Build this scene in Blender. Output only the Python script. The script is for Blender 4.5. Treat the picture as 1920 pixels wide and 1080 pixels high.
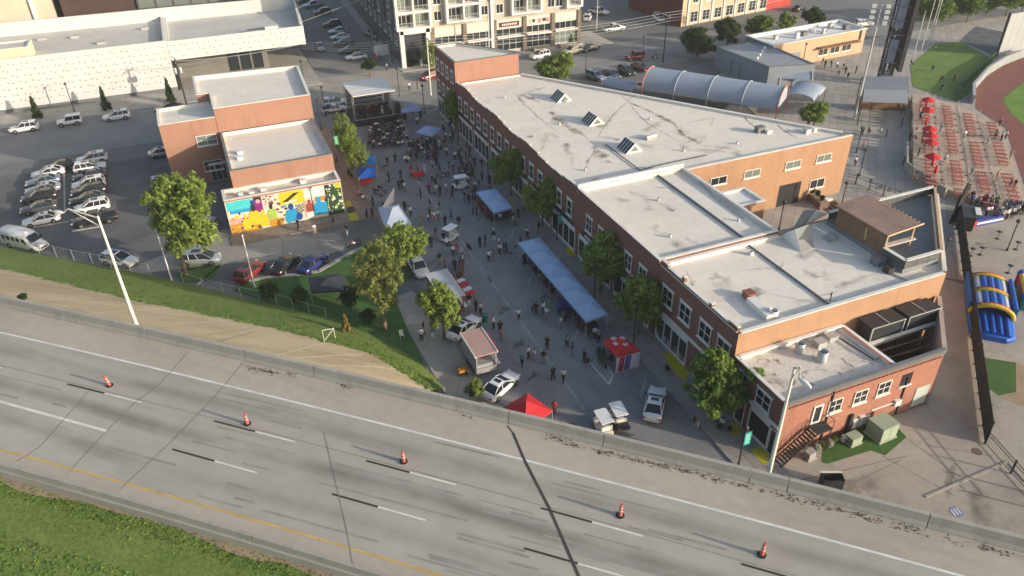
import bpy, math, random
from math import sin, cos, pi, radians, sqrt
from mathutils import Vector, Matrix
scene = bpy.context.scene
for o in list(bpy.data.objects):
 bpy.data.objects.remove(o)
# ------------------------------------------------------------------ camera
# world frame: x runs across the street, y along it, z up, metres; street level z = 0
cam_data = bpy.data.cameras.new('camera')
cam_data.sensor_width = 36.0
cam_data.lens = 26.66
cam_data.clip_start = 0.5
cam_data.clip_end = 3000.0
cam = bpy.data.objects.new('camera', cam_data)
scene.collection.objects.link(cam)
_F = Vector((0.31394529, 0.77373506, -0.55024759))
_R = Vector((0.92237482, -0.38594623, -0.01643788))
_U = Vector((0.22508454, 0.50237392, 0.83483974))
cam.matrix_world = Matrix(((_R.x, _U.x, -_F.x, 0.0), (_R.y, _U.y, -_F.y, 0.0), (_R.z, _U.z, -_F.z, 50.0), (0, 0, 0, 1)))
scene.camera = cam
scene.render.resolution_x = 1024
scene.render.resolution_y = 576
# ------------------------------------------------------------------ light
SUN_AZ = radians(-45.0)      # direction towards the sun, from +x counter-clockwise
SUN_EL = radians(14.0)
world = bpy.data.worlds.new('World')
scene.world = world
world.use_nodes = True
wn = world.node_tree
wn.nodes.clear()
sky = wn.nodes.new('ShaderNodeTexSky')
sky.sky_type = 'NISHITA'
sky.sun_disc = False
sky.sun_elevation = SUN_EL
sky.sun_rotation = radians(90.0) - SUN_AZ
sky.altitude = 200.0
sky.air_density = 1.0
sky.dust_density = 3.0
sky.ozone_density = 1.0
bgn = wn.nodes.new('ShaderNodeBackground')
bgn.inputs['Strength'].default_value = 0.15
outw = wn.nodes.new('ShaderNodeOutputWorld')
wn.links.new(sky.outputs[0], bgn.inputs[0])
wn.links.new(bgn.outputs[0], outw.inputs[0])
sun_data = bpy.data.lights.new('sun', 'SUN')
sun_data.energy = 3.5
sun_data.angle = radians(0.6)
sun_data.color = (1.0, 0.89, 0.74)
sun = bpy.data.objects.new('sun', sun_data)
scene.collection.objects.link(sun)
_sd = Vector((cos(SUN_EL) * cos(SUN_AZ), cos(SUN_EL) * sin(SUN_AZ), sin(SUN_EL)))
sun.rotation_euler = _sd.to_track_quat('Z', 'Y').to_euler()
sun.location = (0, 0, 80)
scene.view_settings.view_transform = 'Standard'
scene.view_settings.look = 'None'
scene.view_settings.exposure = 0.72
scene.view_settings.gamma = 1.0
scene.view_settings.use_curve_mapping = False
# ------------------------------------------------------------------ materials
MATS = {}
def mat(name, col, rough=0.85, var=0.15, scale=1.0, bump=0.0, detail=4.0, metal=0.0, spec=0.3,
  col2=None, stretch=(1, 1, 1), island=0.0, contrast=0.5, fine=0.0,
  stain=None, stain_scale=0.06, stain_lo=0.52, stain_hi=0.75, stain_stretch=(1, 1, 1), stain_rot=0.0, stain_amt=0.6):
 """Principled material whose colour wanders with object-space noise."""
 if name in MATS:
  return MATS[name]
 m = bpy.data.materials.new(name)
 m.use_nodes = True
 nt = m.node_tree
 b = nt.nodes['Principled BSDF']
 b.inputs['Roughness'].default_value = rough
 b.inputs['Metallic'].default_value = metal
 b.inputs['Specular IOR Level'].default_value = spec
 c = (col[0], col[1], col[2], 1)
 if var <= 0 and col2 is None and island <= 0:
  b.inputs['Base Color'].default_value = c
  MATS[name] = m
  return m
 tc = nt.nodes.new('ShaderNodeTexCoord')
 mp = nt.nodes.new('ShaderNodeMapping')
 mp.inputs['Scale'].default_value = stretch
 nz = nt.nodes.new('ShaderNodeTexNoise')
 nz.inputs['Scale'].default_value = scale
 nz.inputs['Detail'].default_value = detail
 nz.inputs['Roughness'].default_value = 0.62
 nt.links.new(tc.outputs['Object'], mp.inputs[0])
 nt.links.new(mp.outputs[0], nz.inputs['Vector'])
 rp = nt.nodes.new('ShaderNodeValToRGB')
 lo, hi = 0.5 - contrast * 0.4, 0.5 + contrast * 0.4
 rp.color_ramp.elements[0].position = lo
 rp.color_ramp.elements[1].position = hi
 if col2 is None:
  a = [max(0, v * (1 - var)) for v in col]
  d = [min(1, v * (1 + var)) for v in col]
 else:
  a, d = col, col2
 rp.color_ramp.elements[0].color = (a[0], a[1], a[2], 1)
 rp.color_ramp.elements[1].color = (d[0], d[1], d[2], 1)
 nt.links.new(nz.outputs['Fac'], rp.inputs[0])
 last = rp.outputs[0]
 if fine > 0:
  n2 = nt.nodes.new('ShaderNodeTexNoise')
  n2.inputs['Scale'].default_value = scale * 14
  n2.inputs['Detail'].default_value = 3
  nt.links.new(mp.outputs[0], n2.inputs['Vector'])
  mr = nt.nodes.new('ShaderNodeMapRange')
  mr.inputs[1].default_value = 0.25
  mr.inputs[2].default_value = 0.75
  mr.inputs[3].default_value = 1 - fine
  mr.inputs[4].default_value = 1 + fine
  nt.links.new(n2.outputs['Fac'], mr.inputs[0])
  hs = nt.nodes.new('ShaderNodeHueSaturation')
  nt.links.new(mr.outputs[0], hs.inputs['Value'])
  nt.links.new(last, hs.inputs['Color'])
  last = hs.outputs[0]
 if island > 0:
  g = nt.nodes.new('ShaderNodeNewGeometry')
  mr = nt.nodes.new('ShaderNodeMapRange')
  mr.inputs[3].default_value = 1 - island
  mr.inputs[4].default_value = 1 + island
  nt.links.new(g.outputs['Random Per Island'], mr.inputs[0])
  hs = nt.nodes.new('ShaderNodeHueSaturation')
  nt.links.new(mr.outputs[0], hs.inputs['Value'])
  nt.links.new(last, hs.inputs['Color'])
  last = hs.outputs[0]
 if stain is not None:
  m2 = nt.nodes.new('ShaderNodeMapping')
  m2.vector_type = 'TEXTURE'
  m2.inputs['Rotation'].default_value = (0, 0, stain_rot)
  m2.inputs['Scale'].default_value = stain_stretch
  n3 = nt.nodes.new('ShaderNodeTexNoise')
  n3.inputs['Scale'].default_value = stain_scale
  n3.inputs['Detail'].default_value = 7
  n3.inputs['Roughness'].default_value = 0.7
  nt.links.new(tc.outputs['Object'], m2.inputs[0])
  nt.links.new(m2.outputs[0], n3.inputs['Vector'])
  mr = nt.nodes.new('ShaderNodeMapRange')
  mr.inputs[1].default_value = stain_lo
  mr.inputs[2].default_value = stain_hi
  mr.inputs[3].default_value = 0.0
  mr.inputs[4].default_value = stain_amt
  nt.links.new(n3.outputs['Fac'], mr.inputs[0])
  ms = nt.nodes.new('ShaderNodeMix')
  ms.data_type = 'RGBA'
  nt.links.new(mr.outputs[0], ms.inputs[0])
  nt.links.new(last, ms.inputs[6])
  ms.inputs[7].default_value = (stain[0], stain[1], stain[2], 1)
  last = ms.outputs[2]
 nt.links.new(last, b.inputs['Base Color'])
 if bump > 0:
  bp = nt.nodes.new('ShaderNodeBump')
  bp.inputs['Strength'].default_value = bump
  bp.inputs['Distance'].default_value = 0.05
  nt.links.new(nz.outputs['Fac'], bp.inputs['Height'])
  nt.links.new(bp.outputs[0], b.inputs['Normal'])
 MATS[name] = m
 return m
def brick_mat(name, c1, c2, mortar, var=0.5):
 if name in MATS:
  return MATS[name]
 m = mat(name, c1, 0.9, 0.2, 0.35, col2=c2, contrast=0.8, stain=[v * 0.5 for v in c1], stain_scale=0.8, stain_stretch=(1, 1, 6), stain_lo=0.5, stain_hi=0.8, stain_amt=0.55)
 nt = m.node_tree
 b = nt.nodes['Principled BSDF']
 src = b.inputs['Base Color'].links[0].from_socket
 tc = [n for n in nt.nodes if n.type == 'TEX_COORD'][0]
 # courses: fine bands by height, plus short noise along the wall
 mp = nt.nodes.new('ShaderNodeMapping')
 mp.inputs['Scale'].default_value = (3.0, 3.0, 9.0)
 nz = nt.nodes.new('ShaderNodeTexNoise')
 nz.inputs['Scale'].default_value = 1.0
 nz.inputs['Detail'].default_value = 5
 nt.links.new(tc.outputs['Object'], mp.inputs[0])
 nt.links.new(mp.outputs[0], nz.inputs['Vector'])
 mr = nt.nodes.new('ShaderNodeMapRange')
 mr.inputs[1].default_value = 0.35
 mr.inputs[2].default_value = 0.75
 mr.inputs[3].default_value = 0.0
 mr.inputs[4].default_value = var
 nt.links.new(nz.outputs['Fac'], mr.inputs[0])
 mx = nt.nodes.new('ShaderNodeMix')
 mx.data_type = 'RGBA'
 nt.links.new(mr.outputs[0], mx.inputs[0])
 nt.links.new(src, mx.inputs[6])
 mx.inputs[7].default_value = (mortar[0], mortar[1], mortar[2], 1)
 nt.links.new(mx.outputs[2], b.inputs['Base Color'])
 return m
def slab_mat(name, col, w, h, rot=0.0, joint=0.55, var=0.15, scale=0.25, rough=0.9, patch=0.12, col2=None, offset=0.0, **kw):
 """Poured-concrete paving: noise plus a regular grid of darker joints and slab-to-slab tone."""
 if name in MATS:
  return MATS[name]
 kw.setdefault('stain', [v * 0.55 for v in col])
 m = mat(name, col, rough, var, scale, fine=0.06, col2=col2, contrast=0.7, **kw)
 nt = m.node_tree
 b = nt.nodes['Principled BSDF']
 src = b.inputs['Base Color'].links[0].from_socket
 tc = [n for n in nt.nodes if n.type == 'TEX_COORD'][0]
 mp = nt.nodes.new('ShaderNodeMapping')
 mp.inputs['Rotation'].default_value = (0, 0, rot)
 br = nt.nodes.new('ShaderNodeTexBrick')
 br.offset = offset
 br.inputs['Color1'].default_value = (1 - patch, 1 - patch, 1 - patch, 1)
 br.inputs['Color2'].default_value = (1 + patch * 0.5, 1 + patch * 0.5, 1 + patch * 0.5, 1)
 br.inputs['Mortar'].default_value = (joint, joint, joint, 1)
 br.inputs['Scale'].default_value = 1.0
 br.inputs['Mortar Size'].default_value = 0.035
 br.inputs['Mortar Smooth'].default_value = 0.4
 br.inputs['Brick Width'].default_value = w
 br.inputs['Row Height'].default_value = h
 nt.links.new(tc.outputs['Object'], mp.inputs[0])
 nt.links.new(mp.outputs[0], br.inputs['Vector'])
 mx = nt.nodes.new('ShaderNodeMix')
 mx.data_type = 'RGBA'
 mx.blend_type = 'MULTIPLY'
 mx.inputs[0].default_value = 1.0
 nt.links.new(src, mx.inputs[6])
 nt.links.new(br.outputs['Color'], mx.inputs[7])
 nt.links.new(mx.outputs[2], b.inputs['Base Color'])
 return m
def glass_mat(name, col, rough=0.08):
 if name in MATS:
  return MATS[name]
 m = bpy.data.materials.new(name)
 m.use_nodes = True
 b = m.node_tree.nodes['Principled BSDF']
 b.inputs['Base Color'].default_value = (col[0], col[1], col[2], 1)
 b.inputs['Roughness'].default_value = rough
 b.inputs['Specular IOR Level'].default_value = 0.5
 MATS[name] = m
 return m
def paint(name, col, rough=0.28, coat=0.35, metal=0.0):
 if name in MATS:
  return MATS[name]
 m = bpy.data.materials.new(name)
 m.use_nodes = True
 b = m.node_tree.nodes['Principled BSDF']
 b.inputs['Base Color'].default_value = (col[0], col[1], col[2], 1)
 b.inputs['Roughness'].default_value = rough
 b.inputs['Metallic'].default_value = metal
 b.inputs['Coat Weight'].default_value = coat
 b.inputs['Coat Roughness'].default_value = 0.12
 MATS[name] = m
 return m
M_asphalt = mat('asphalt', (0.185, 0.184, 0.185), 0.92, 0.2, 0.22, col2=(0.24, 0.238, 0.236), fine=0.10, stain=(0.07, 0.068, 0.068), stain_scale=0.2, stain_stretch=(1, 4, 1), stain_lo=0.52, stain_hi=0.85, stain_amt=0.8)
M_asphalt_lot = mat('asphalt_lot', (0.10, 0.105, 0.11), 0.92, 0.2, 0.16, col2=(0.17, 0.165, 0.155), fine=0.08, contrast=0.6, stain=(0.06, 0.06, 0.062), stain_scale=0.15, stain_lo=0.5, stain_hi=0.8, stain_amt=0.8)
M_asphalt_back = mat('asphalt_back', (0.19, 0.188, 0.182), 0.92, 0.2, 0.12, col2=(0.26, 0.252, 0.238), fine=0.06, stain=(0.11, 0.108, 0.104), stain_scale=0.12, stain_stretch=(5, 1, 1), stain_lo=0.5, stain_hi=0.85, stain_amt=0.7)
M_side = slab_mat('sidewalk_concrete', (0.24, 0.22, 0.20), 1.6, 1.6, col2=(0.34, 0.31, 0.28))
M_side_brown = slab_mat('paver_sidewalk', (0.22, 0.17, 0.135), 1.2, 1.2, col2=(0.30, 0.235, 0.185), patch=0.1)
M_plaza = slab_mat('plaza_concrete', (0.33, 0.31, 0.275), 3.0, 3.0, col2=(0.42, 0.395, 0.35), patch=0.06)
M_plaza_diag = slab_mat('plaza_concrete_diagonal', (0.32, 0.29, 0.255), 2.6, 1.3, rot=radians(-45), col2=(0.42, 0.385, 0.34), patch=0.12, offset=0.5)
M_terrace = slab_mat('terrace_concrete', (0.42, 0.33, 0.25), 3.0, 3.0, rot=radians(-45), col2=(0.50, 0.40, 0.31), patch=0.06)
M_rear = mat('rear_yard_concrete', (0.30, 0.265, 0.22), 0.92, 0.2, 0.14, col2=(0.42, 0.375, 0.315), fine=0.07, contrast=0.8, stain=(0.17, 0.15, 0.125), stain_scale=0.16, stain_lo=0.5, stain_hi=0.8, stain_amt=0.75)
M_deck = mat('highway_concrete', (0.325, 0.30, 0.258), 0.9, 0.2, 0.05, col2=(0.405, 0.377, 0.328), fine=0.06, contrast=0.8, stain=(0.18, 0.165, 0.14), stain_scale=0.5, stain_rot=radians(-45), stain_stretch=(12, 1, 1), stain_lo=0.5, stain_hi=0.85, stain_amt=0.65)
M_shoulder = mat('shoulder_concrete', (0.36, 0.32, 0.265), 0.92, 0.2, 0.09, col2=(0.44, 0.395, 0.33), fine=0.06, contrast=0.8, stain=(0.23, 0.20, 0.165), stain_scale=0.25, stain_rot=radians(-45), stain_stretch=(5, 1, 1), stain_lo=0.5, stain_hi=0.85, stain_amt=0.8)
M_barrier = mat('barrier_concrete', (0.30, 0.285, 0.25), 0.9, 0.2, 0.25, col2=(0.39, 0.37, 0.325), fine=0.05, contrast=0.9, stain=(0.17, 0.16, 0.14), stain_scale=0.9, stain_stretch=(1, 1, 5), stain_lo=0.5, stain_hi=0.8)
M_kerb = mat('kerb_concrete', (0.38, 0.36, 0.33), 0.9, 0.15, 0.8)
M_slope = mat('slope_paving', (0.43, 0.335, 0.20), 0.95, 0.2, 0.16, col2=(0.55, 0.45, 0.295), fine=0.10, contrast=0.8, stain=(0.24, 0.18, 0.11), stain_scale=0.3, stain_rot=radians(-20), stain_stretch=(7, 1, 1), stain_lo=0.45, stain_hi=0.75, stain_amt=0.75)
M_grass = mat('grass', (0.095, 0.15, 0.026), 0.95, 0.3, 0.3, col2=(0.175, 0.22, 0.055), fine=0.3, contrast=0.9, bump=0.15, stain=(0.20, 0.17, 0.08), stain_scale=0.2, stain_lo=0.58, stain_hi=0.85, stain_amt=0.6)
M_grass_dk = mat('lawn', (0.045, 0.10, 0.025), 0.95, 0.3, 0.4, col2=(0.075, 0.145, 0.035), fine=0.2)
M_turf = mat('outfield_turf', (0.10, 0.20, 0.03), 0.95, 0.2, 0.2, col2=(0.15, 0.26, 0.045), fine=0.1)
M_berm = mat('berm_grass', (0.10, 0.17, 0.03), 0.95, 0.2, 0.25, col2=(0.16, 0.22, 0.05), fine=0.12)
M_clay = mat('warning_track_clay', (0.19, 0.075, 0.058), 0.95, 0.1, 0.2, col2=(0.22, 0.09, 0.068), fine=0.05)
M_dirt = mat('bare_soil', (0.27, 0.20, 0.13), 0.95, 0.2, 0.6, col2=(0.38, 0.29, 0.19), fine=0.15)
M_roof = slab_mat('roof_membrane', (0.64, 0.585, 0.505), 9.0, 1.9, joint=0.93, col2=(0.77, 0.715, 0.63), patch=0.03, scale=0.10, offset=0.5, stain=(0.40, 0.35, 0.29), stain_scale=0.10, stain_lo=0.53, stain_hi=0.80, stain_amt=0.75)
M_roof_gravel = mat('weathered_roof', (0.50, 0.45, 0.385), 0.9, 0.2, 0.22, col2=(0.70, 0.66, 0.60), fine=0.10, contrast=0.9, stain=(0.26, 0.20, 0.145), stain_scale=0.35, stain_lo=0.52, stain_hi=0.72, stain_amt=0.8)
M_roof_white = mat('white_roof', (0.66, 0.635, 0.59), 0.8, 0.1, 0.12, col2=(0.76, 0.735, 0.69), fine=0.03)
M_coping = mat('pale_coping', (0.68, 0.655, 0.60), 0.75, 0.12, 0.6, fine=0.05)
M_coping_dk = mat('dark_coping', (0.16, 0.165, 0.17), 0.7, 0.12, 0.6)
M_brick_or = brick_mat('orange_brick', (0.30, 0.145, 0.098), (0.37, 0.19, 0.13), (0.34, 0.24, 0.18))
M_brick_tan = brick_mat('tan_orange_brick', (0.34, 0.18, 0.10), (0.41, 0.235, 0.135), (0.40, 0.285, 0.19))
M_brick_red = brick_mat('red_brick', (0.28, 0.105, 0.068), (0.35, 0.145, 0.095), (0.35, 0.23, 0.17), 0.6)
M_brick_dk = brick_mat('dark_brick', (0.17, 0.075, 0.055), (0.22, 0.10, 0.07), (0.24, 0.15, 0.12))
M_grey_wall = mat('grey_wall', (0.20, 0.225, 0.26), 0.7, 0.1, 0.2)
M_white = mat('white_paint', (0.66, 0.645, 0.61), 0.6, 0.05, 0.7)
M_trim = mat('cream_trim', (0.70, 0.67, 0.60), 0.6, 0.06, 0.7)
M_frame = mat('window_frame', (0.66, 0.64, 0.60), 0.5, 0.0)
M_glass = glass_mat('window_glass', (0.025, 0.03, 0.035))
M_glass_gr = glass_mat('pale_window_glass', (0.16, 0.19, 0.165), 0.25)
M_dark = mat('dark_metal', (0.035, 0.035, 0.04), 0.55, 0.0)
M_black = mat('black_plastic', (0.018, 0.018, 0.02), 0.6, 0.0)
M_galv = mat('galvanised_steel', (0.46, 0.46, 0.455), 0.5, 0.1, 1.5, metal=0.4)
M_pole = mat('painted_pole', (0.62, 0.60, 0.52), 0.6, 0.08, 1.0)
M_wood = mat('brown_wood', (0.20, 0.12, 0.075), 0.8, 0.25, 1.2, stretch=(1, 1, 6))
M_wood_lt = mat('light_timber', (0.52, 0.37, 0.21), 0.8, 0.15, 1.0)
M_shingle = mat('shed_roof', (0.30, 0.20, 0.15), 0.85, 0.2, 0.5, fine=0.1)
M_rubber = mat('tyre_rubber', (0.02, 0.02, 0.02), 0.85, 0.0)
M_rim = mat('wheel_rim', (0.35, 0.35, 0.36), 0.35, 0.0, metal=0.7)
M_line_w = mat('white_line', (0.62, 0.61, 0.57), 0.8, 0.15, 0.8, fine=0.1)
M_line_seam = mat('faint_centre_line', (0.275, 0.27, 0.255), 0.9, 0.25, 0.8, fine=0.25)
M_line_faint = mat('worn_white_line', (0.33, 0.335, 0.34), 0.9, 0.25, 0.8, fine=0.2)
M_line_k = mat('black_line', (0.045, 0.042, 0.038), 0.85, 0.1, 0.8)
M_line_y = mat('yellow_line', (0.52, 0.36, 0.12), 0.8, 0.2, 0.5, fine=0.15)
M_tar = mat('tar_joint', (0.055, 0.05, 0.043), 0.9, 0.2, 0.6)
M_tar_thin = mat('sealed_joint', (0.20, 0.185, 0.165), 0.9, 0.2, 0.6)
M_skid = mat('tyre_skid', (0.275, 0.26, 0.235), 0.9, 0.2, 0.4)
M_bark = mat('bark', (0.16, 0.115, 0.08), 0.95, 0.3, 2.0)
M_leaf = mat('leaf_green', (0.12, 0.195, 0.036), 0.75, 0.3, 0.5, col2=(0.19, 0.27, 0.06), island=0.45, spec=0.2)
M_leaf_y = mat('leaf_yellow_green', (0.175, 0.25, 0.045), 0.75, 0.3, 0.5, col2=(0.28, 0.35, 0.085), island=0.4, spec=0.2)
M_leaf_d = mat('leaf_dark', (0.04, 0.075, 0.022), 0.8, 0.3, 0.5, col2=(0.075, 0.115, 0.035), island=0.45, spec=0.2)
M_leaf_p = mat('leaf_pale', (0.15, 0.19, 0.045), 0.75, 0.3, 0.5, col2=(0.25, 0.27, 0.08), island=0.4, spec=0.2)
M_leaf_o = mat('leaf_ochre', (0.22, 0.17, 0.05), 0.8, 0.3, 0.5, col2=(0.30, 0.24, 0.08), island=0.4, spec=0.2)
for _m in (M_leaf, M_leaf_y, M_leaf_d, M_leaf_p, M_leaf_o):
 _nt = _m.node_tree
 _b = _nt.nodes['Principled BSDF']
 _tr = _nt.nodes.new('ShaderNodeBsdfTranslucent')
 _mx = _nt.nodes.new('ShaderNodeMixShader')
 _mx.inputs[0].default_value = 0.48
 _nt.links.new(_b.inputs['Base Color'].links[0].from_socket, _tr.inputs['Color'])
 _out = [n for n in _nt.nodes if n.type == 'OUTPUT_MATERIAL'][0]
 _nt.links.new(_b.outputs[0], _mx.inputs[1])
 _nt.links.new(_tr.outputs[0], _mx.inputs[2])
 _nt.links.new(_mx.outputs[0], _out.inputs['Surface'])
M_yellow = mat('yellow_paint', (0.42, 0.36, 0.02), 0.85, 0.2, 0.8, fine=0.1)
M_red = mat('red_fabric', (0.52, 0.022, 0.03), 0.75, 0.08, 0.6)
M_teal = mat('teal_banner', (0.02, 0.32, 0.29), 0.7, 0.1, 1.2)
# ------------------------------------------------------------------ mesh helpers
COL = scene.collection
def soft_mat(name, col, amt=0.8, scale=1.2):
 """wear mark whose 'soft' attribute and noise fade it into the surface below"""
 if name in MATS:
  return MATS[name]
 m = mat(name, col, 0.9, 0.2, 0.8, fine=0.15)
 nt = m.node_tree
 at = nt.nodes.new('ShaderNodeAttribute')
 at.attribute_name = 'soft'
 nz = nt.nodes.new('ShaderNodeTexNoise')
 nz.inputs['Scale'].default_value = scale
 nz.inputs['Detail'].default_value = 6
 tc = [n for n in nt.nodes if n.type == 'TEX_COORD'][0]
 nt.links.new(tc.outputs['Object'], nz.inputs['Vector'])
 mr = nt.nodes.new('ShaderNodeMapRange')
 mr.inputs[1].default_value = 0.32
 mr.inputs[2].default_value = 0.62
 nt.links.new(nz.outputs['Fac'], mr.inputs[0])
 a1 = nt.nodes.new('ShaderNodeMath')
 a1.operation = 'MULTIPLY'
 nt.links.new(mr.outputs[0], a1.inputs[0])
 nt.links.new(at.outputs['Fac'], a1.inputs[1])
 a2 = nt.nodes.new('ShaderNodeMath')
 a2.operation = 'MULTIPLY'
 a2.inputs[1].default_value = amt
 nt.links.new(a1.outputs[0], a2.inputs[0])
 nt.links.new(a2.outputs[0], nt.nodes['Principled BSDF'].inputs['Alpha'])
 MATS[name] = m
 return m
def soft_obj(name, vs, fs, soft, m, par):
 me = bpy.data.meshes.new(name)
 me.from_pydata(vs, [], fs)
 at = me.attributes.new('soft', 'FLOAT', 'POINT')
 at.data.foreach_set('value', soft)
 return obj(name, me, m, par)
def soft_strip(name, pts, w, m, z, par, ends=True):
 vs, so = [], []
 n = len(pts)
 for i, p in enumerate(pts):
  a, b = pts[max(0, i - 1)], pts[min(n - 1, i + 1)]
  d = Vector((b[0] - a[0], b[1] - a[1])).normalized()
  ww = w / 2 if not callable(w) else w(i / (n - 1)) / 2
  vs += [(p[0] - d.y * ww, p[1] + d.x * ww, z), (p[0], p[1], z), (p[0] + d.y * ww, p[1] - d.x * ww, z)]
  so += [0, 0 if ends and i in (0, n - 1) else 1, 0]
 fs = []
 for i in range(n - 1):
  k = 3 * i
  fs += [(k, k + 1, k + 4, k + 3), (k + 1, k + 2, k + 5, k + 4)]
 return soft_obj(name, vs, fs, so, m, par)
class MB:
 def __init__(self):
  self.v, self.f, self.m, self.s = [], [], [], []
 def add(self, vs, fs, mi=0, smooth=False):
  o = len(self.v)
  self.v.extend([tuple(p) for p in vs])
  for k, f in enumerate(fs):
   self.f.append([o + i for i in f])
   self.m.append(mi[k] if isinstance(mi, (list, tuple)) else mi)
   self.s.append(smooth)
  return self
 def box(self, x0, x1, y0, y1, z0, z1, mi=0):
  vs = [(x0, y0, z0), (x1, y0, z0), (x1, y1, z0), (x0, y1, z0), (x0, y0, z1), (x1, y0, z1), (x1, y1, z1), (x0, y1, z1)]
  return self.add(vs, [(0, 3, 2, 1), (4, 5, 6, 7), (0, 1, 5, 4), (1, 2, 6, 5), (2, 3, 7, 6), (3, 0, 4, 7)], mi)
 def obox(self, c, u, hu, hv, z0, z1, mi=0):
  """box centred at c=(x,y), half-length hu along 2-D direction u, half-width hv"""
  l = sqrt(u[0] ** 2 + u[1] ** 2)
  ux, uy = u[0] / l, u[1] / l
  vx, vy = -uy, ux
  p = []
  for z in (z0, z1):
   for a, b in ((-1, -1), (1, -1), (1, 1), (-1, 1)):
    p.append((c[0] + ux * hu * a + vx * hv * b, c[1] + uy * hu * a + vy * hv * b, z))
  return self.add(p, [(0, 3, 2, 1), (4, 5, 6, 7), (0, 1, 5, 4), (1, 2, 6, 5), (2, 3, 7, 6), (3, 0, 4, 7)], mi)
 def prism(self, poly, z0, z1, mi=0, mt=None, bottom=True):
  n = len(poly)
  vs = [(p[0], p[1], z0) for p in poly] + [(p[0], p[1], z1) for p in poly]
  fs = [(i, (i + 1) % n, n + (i + 1) % n, n + i) for i in range(n)]
  mm = [mi] * n
  fs.append(tuple(range(n, 2 * n)))
  mm.append(mi if mt is None else mt)
  if bottom:
   fs.append(tuple(reversed(range(n))))
   mm.append(mi)
  return self.add(vs, fs, mm)
 def sheet(self, poly, z, mi=0):
  vs = [(p[0], p[1], p[2] if len(p) > 2 else z) for p in poly]
  return self.add(vs, [tuple(range(len(vs)))], mi)
 def tube(self, p, q, r0, r1=None, n=6, mi=0, caps=True, smooth=True):
  r1 = r0 if r1 is None else r1
  p, q = Vector(p), Vector(q)
  d = q - p
  if d.length < 1e-6:
   return self
  d.normalize()
  a = d.orthogonal().normalized()
  b = d.cross(a)
  vs = []
  for c, r in ((p, r0), (q, r1)):
   for i in range(n):
    t = 2 * pi * i / n
    vs.append(tuple(c + a * (r * cos(t)) + b * (r * sin(t))))
  self.add(vs, [(i, (i + 1) % n, n + (i + 1) % n, n + i) for i in range(n)], mi, smooth)
  if caps:
   self.add(vs[:n], [tuple(reversed(range(n)))], mi)
   self.add(vs[n:], [tuple(range(n))], mi)
  return self
 def path(self, pts, rs, n=6, mi=0):
  for i in range(len(pts) - 1):
   self.tube(pts[i], pts[i + 1], rs[i], rs[i + 1], n, mi)
  return self
 def lathe(self, prof, c=(0, 0, 0), n=12, mi=0, smooth=True):
  vs, fs = [], []
  for r, z in prof:
   for i in range(n):
    t = 2 * pi * i / n
    vs.append((c[0] + r * cos(t), c[1] + r * sin(t), c[2] + z))
  for k in range(len(prof) - 1):
   for i in range(n):
    j = (i + 1) % n
    fs.append((k * n + i, k * n + j, (k + 1) * n + j, (k + 1) * n + i))
  self.add(vs, fs, mi, smooth)
  return self
 def loft(self, rings, mi=0, caps=True, smooth=True, closed=True):
  n = len(rings[0])
  vs = [p for r in rings for p in r]
  fs = []
  for k in range(len(rings) - 1):
   for i in range(n if closed else n - 1):
    j = (i + 1) % n
    fs.append((k * n + i, k * n + j, (k + 1) * n + j, (k + 1) * n + i))
  if isinstance(mi, list):
   mm = [mi[k][i] for k in range(len(rings) - 1) for i in range(n if closed else n - 1)]
  else:
   mm = mi
  self.add(vs, fs, mm, smooth)
  if caps:
   c0 = mi[0][0] if isinstance(mi, list) else mi
   self.add(rings[0], [tuple(reversed(range(n)))], c0)
   self.add(rings[-1], [tuple(range(n))], c0)
  return self
 def mesh(self, name):
  me = bpy.data.meshes.new(name)
  me.from_pydata(self.v, [], self.f)
  me.polygons.foreach_set('material_index', self.m)
  me.polygons.foreach_set('use_smooth', self.s)
  me.update()
  return me
 def build(self, name, mats, parent=None):
  return obj(name, self.mesh(name), mats, parent)
def obj(name, me, mats, parent=None, loc=None, rz=None):
 if not isinstance(mats, (list, tuple)):
  mats = [mats]
 if len(me.materials) == 0:
  for m in mats:
   me.materials.append(m)
 o = bpy.data.objects.new(name, me)
 COL.objects.link(o)
 if parent is not None:
  o.parent = parent
 if loc is not None:
  o.location = loc
 if rz is not None:
  o.rotation_euler = (0, 0, rz)
 return o
THINGS = []
def tag(o, label, cat, group=None):
 o['label'] = label
 o['category'] = cat
 if group:
  o['group'] = group
 THINGS.append(o)
 return o
def struct(o):
 o['kind'] = 'structure'
 return o
def stuff(o, label=None, cat=None):
 o['kind'] = 'stuff'
 if label:
  o['label'] = label
  o['category'] = cat
 return o
def thing(name, label, cat, loc=(0, 0, 0), rz=0.0, group=None):
 o = bpy.data.objects.new(name, None)
 o.empty_display_size = 0.3
 COL.objects.link(o)
 o.location = loc
 o.rotation_euler = (0, 0, rz)
 return tag(o, label, cat, group)
KIDS = {}
def kids(o):
 return [c for c in bpy.data.objects if c.parent == o]
def tree_of(o):
 return (o, [(c, [g for g in kids(c)]) for c in kids(o)])
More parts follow.
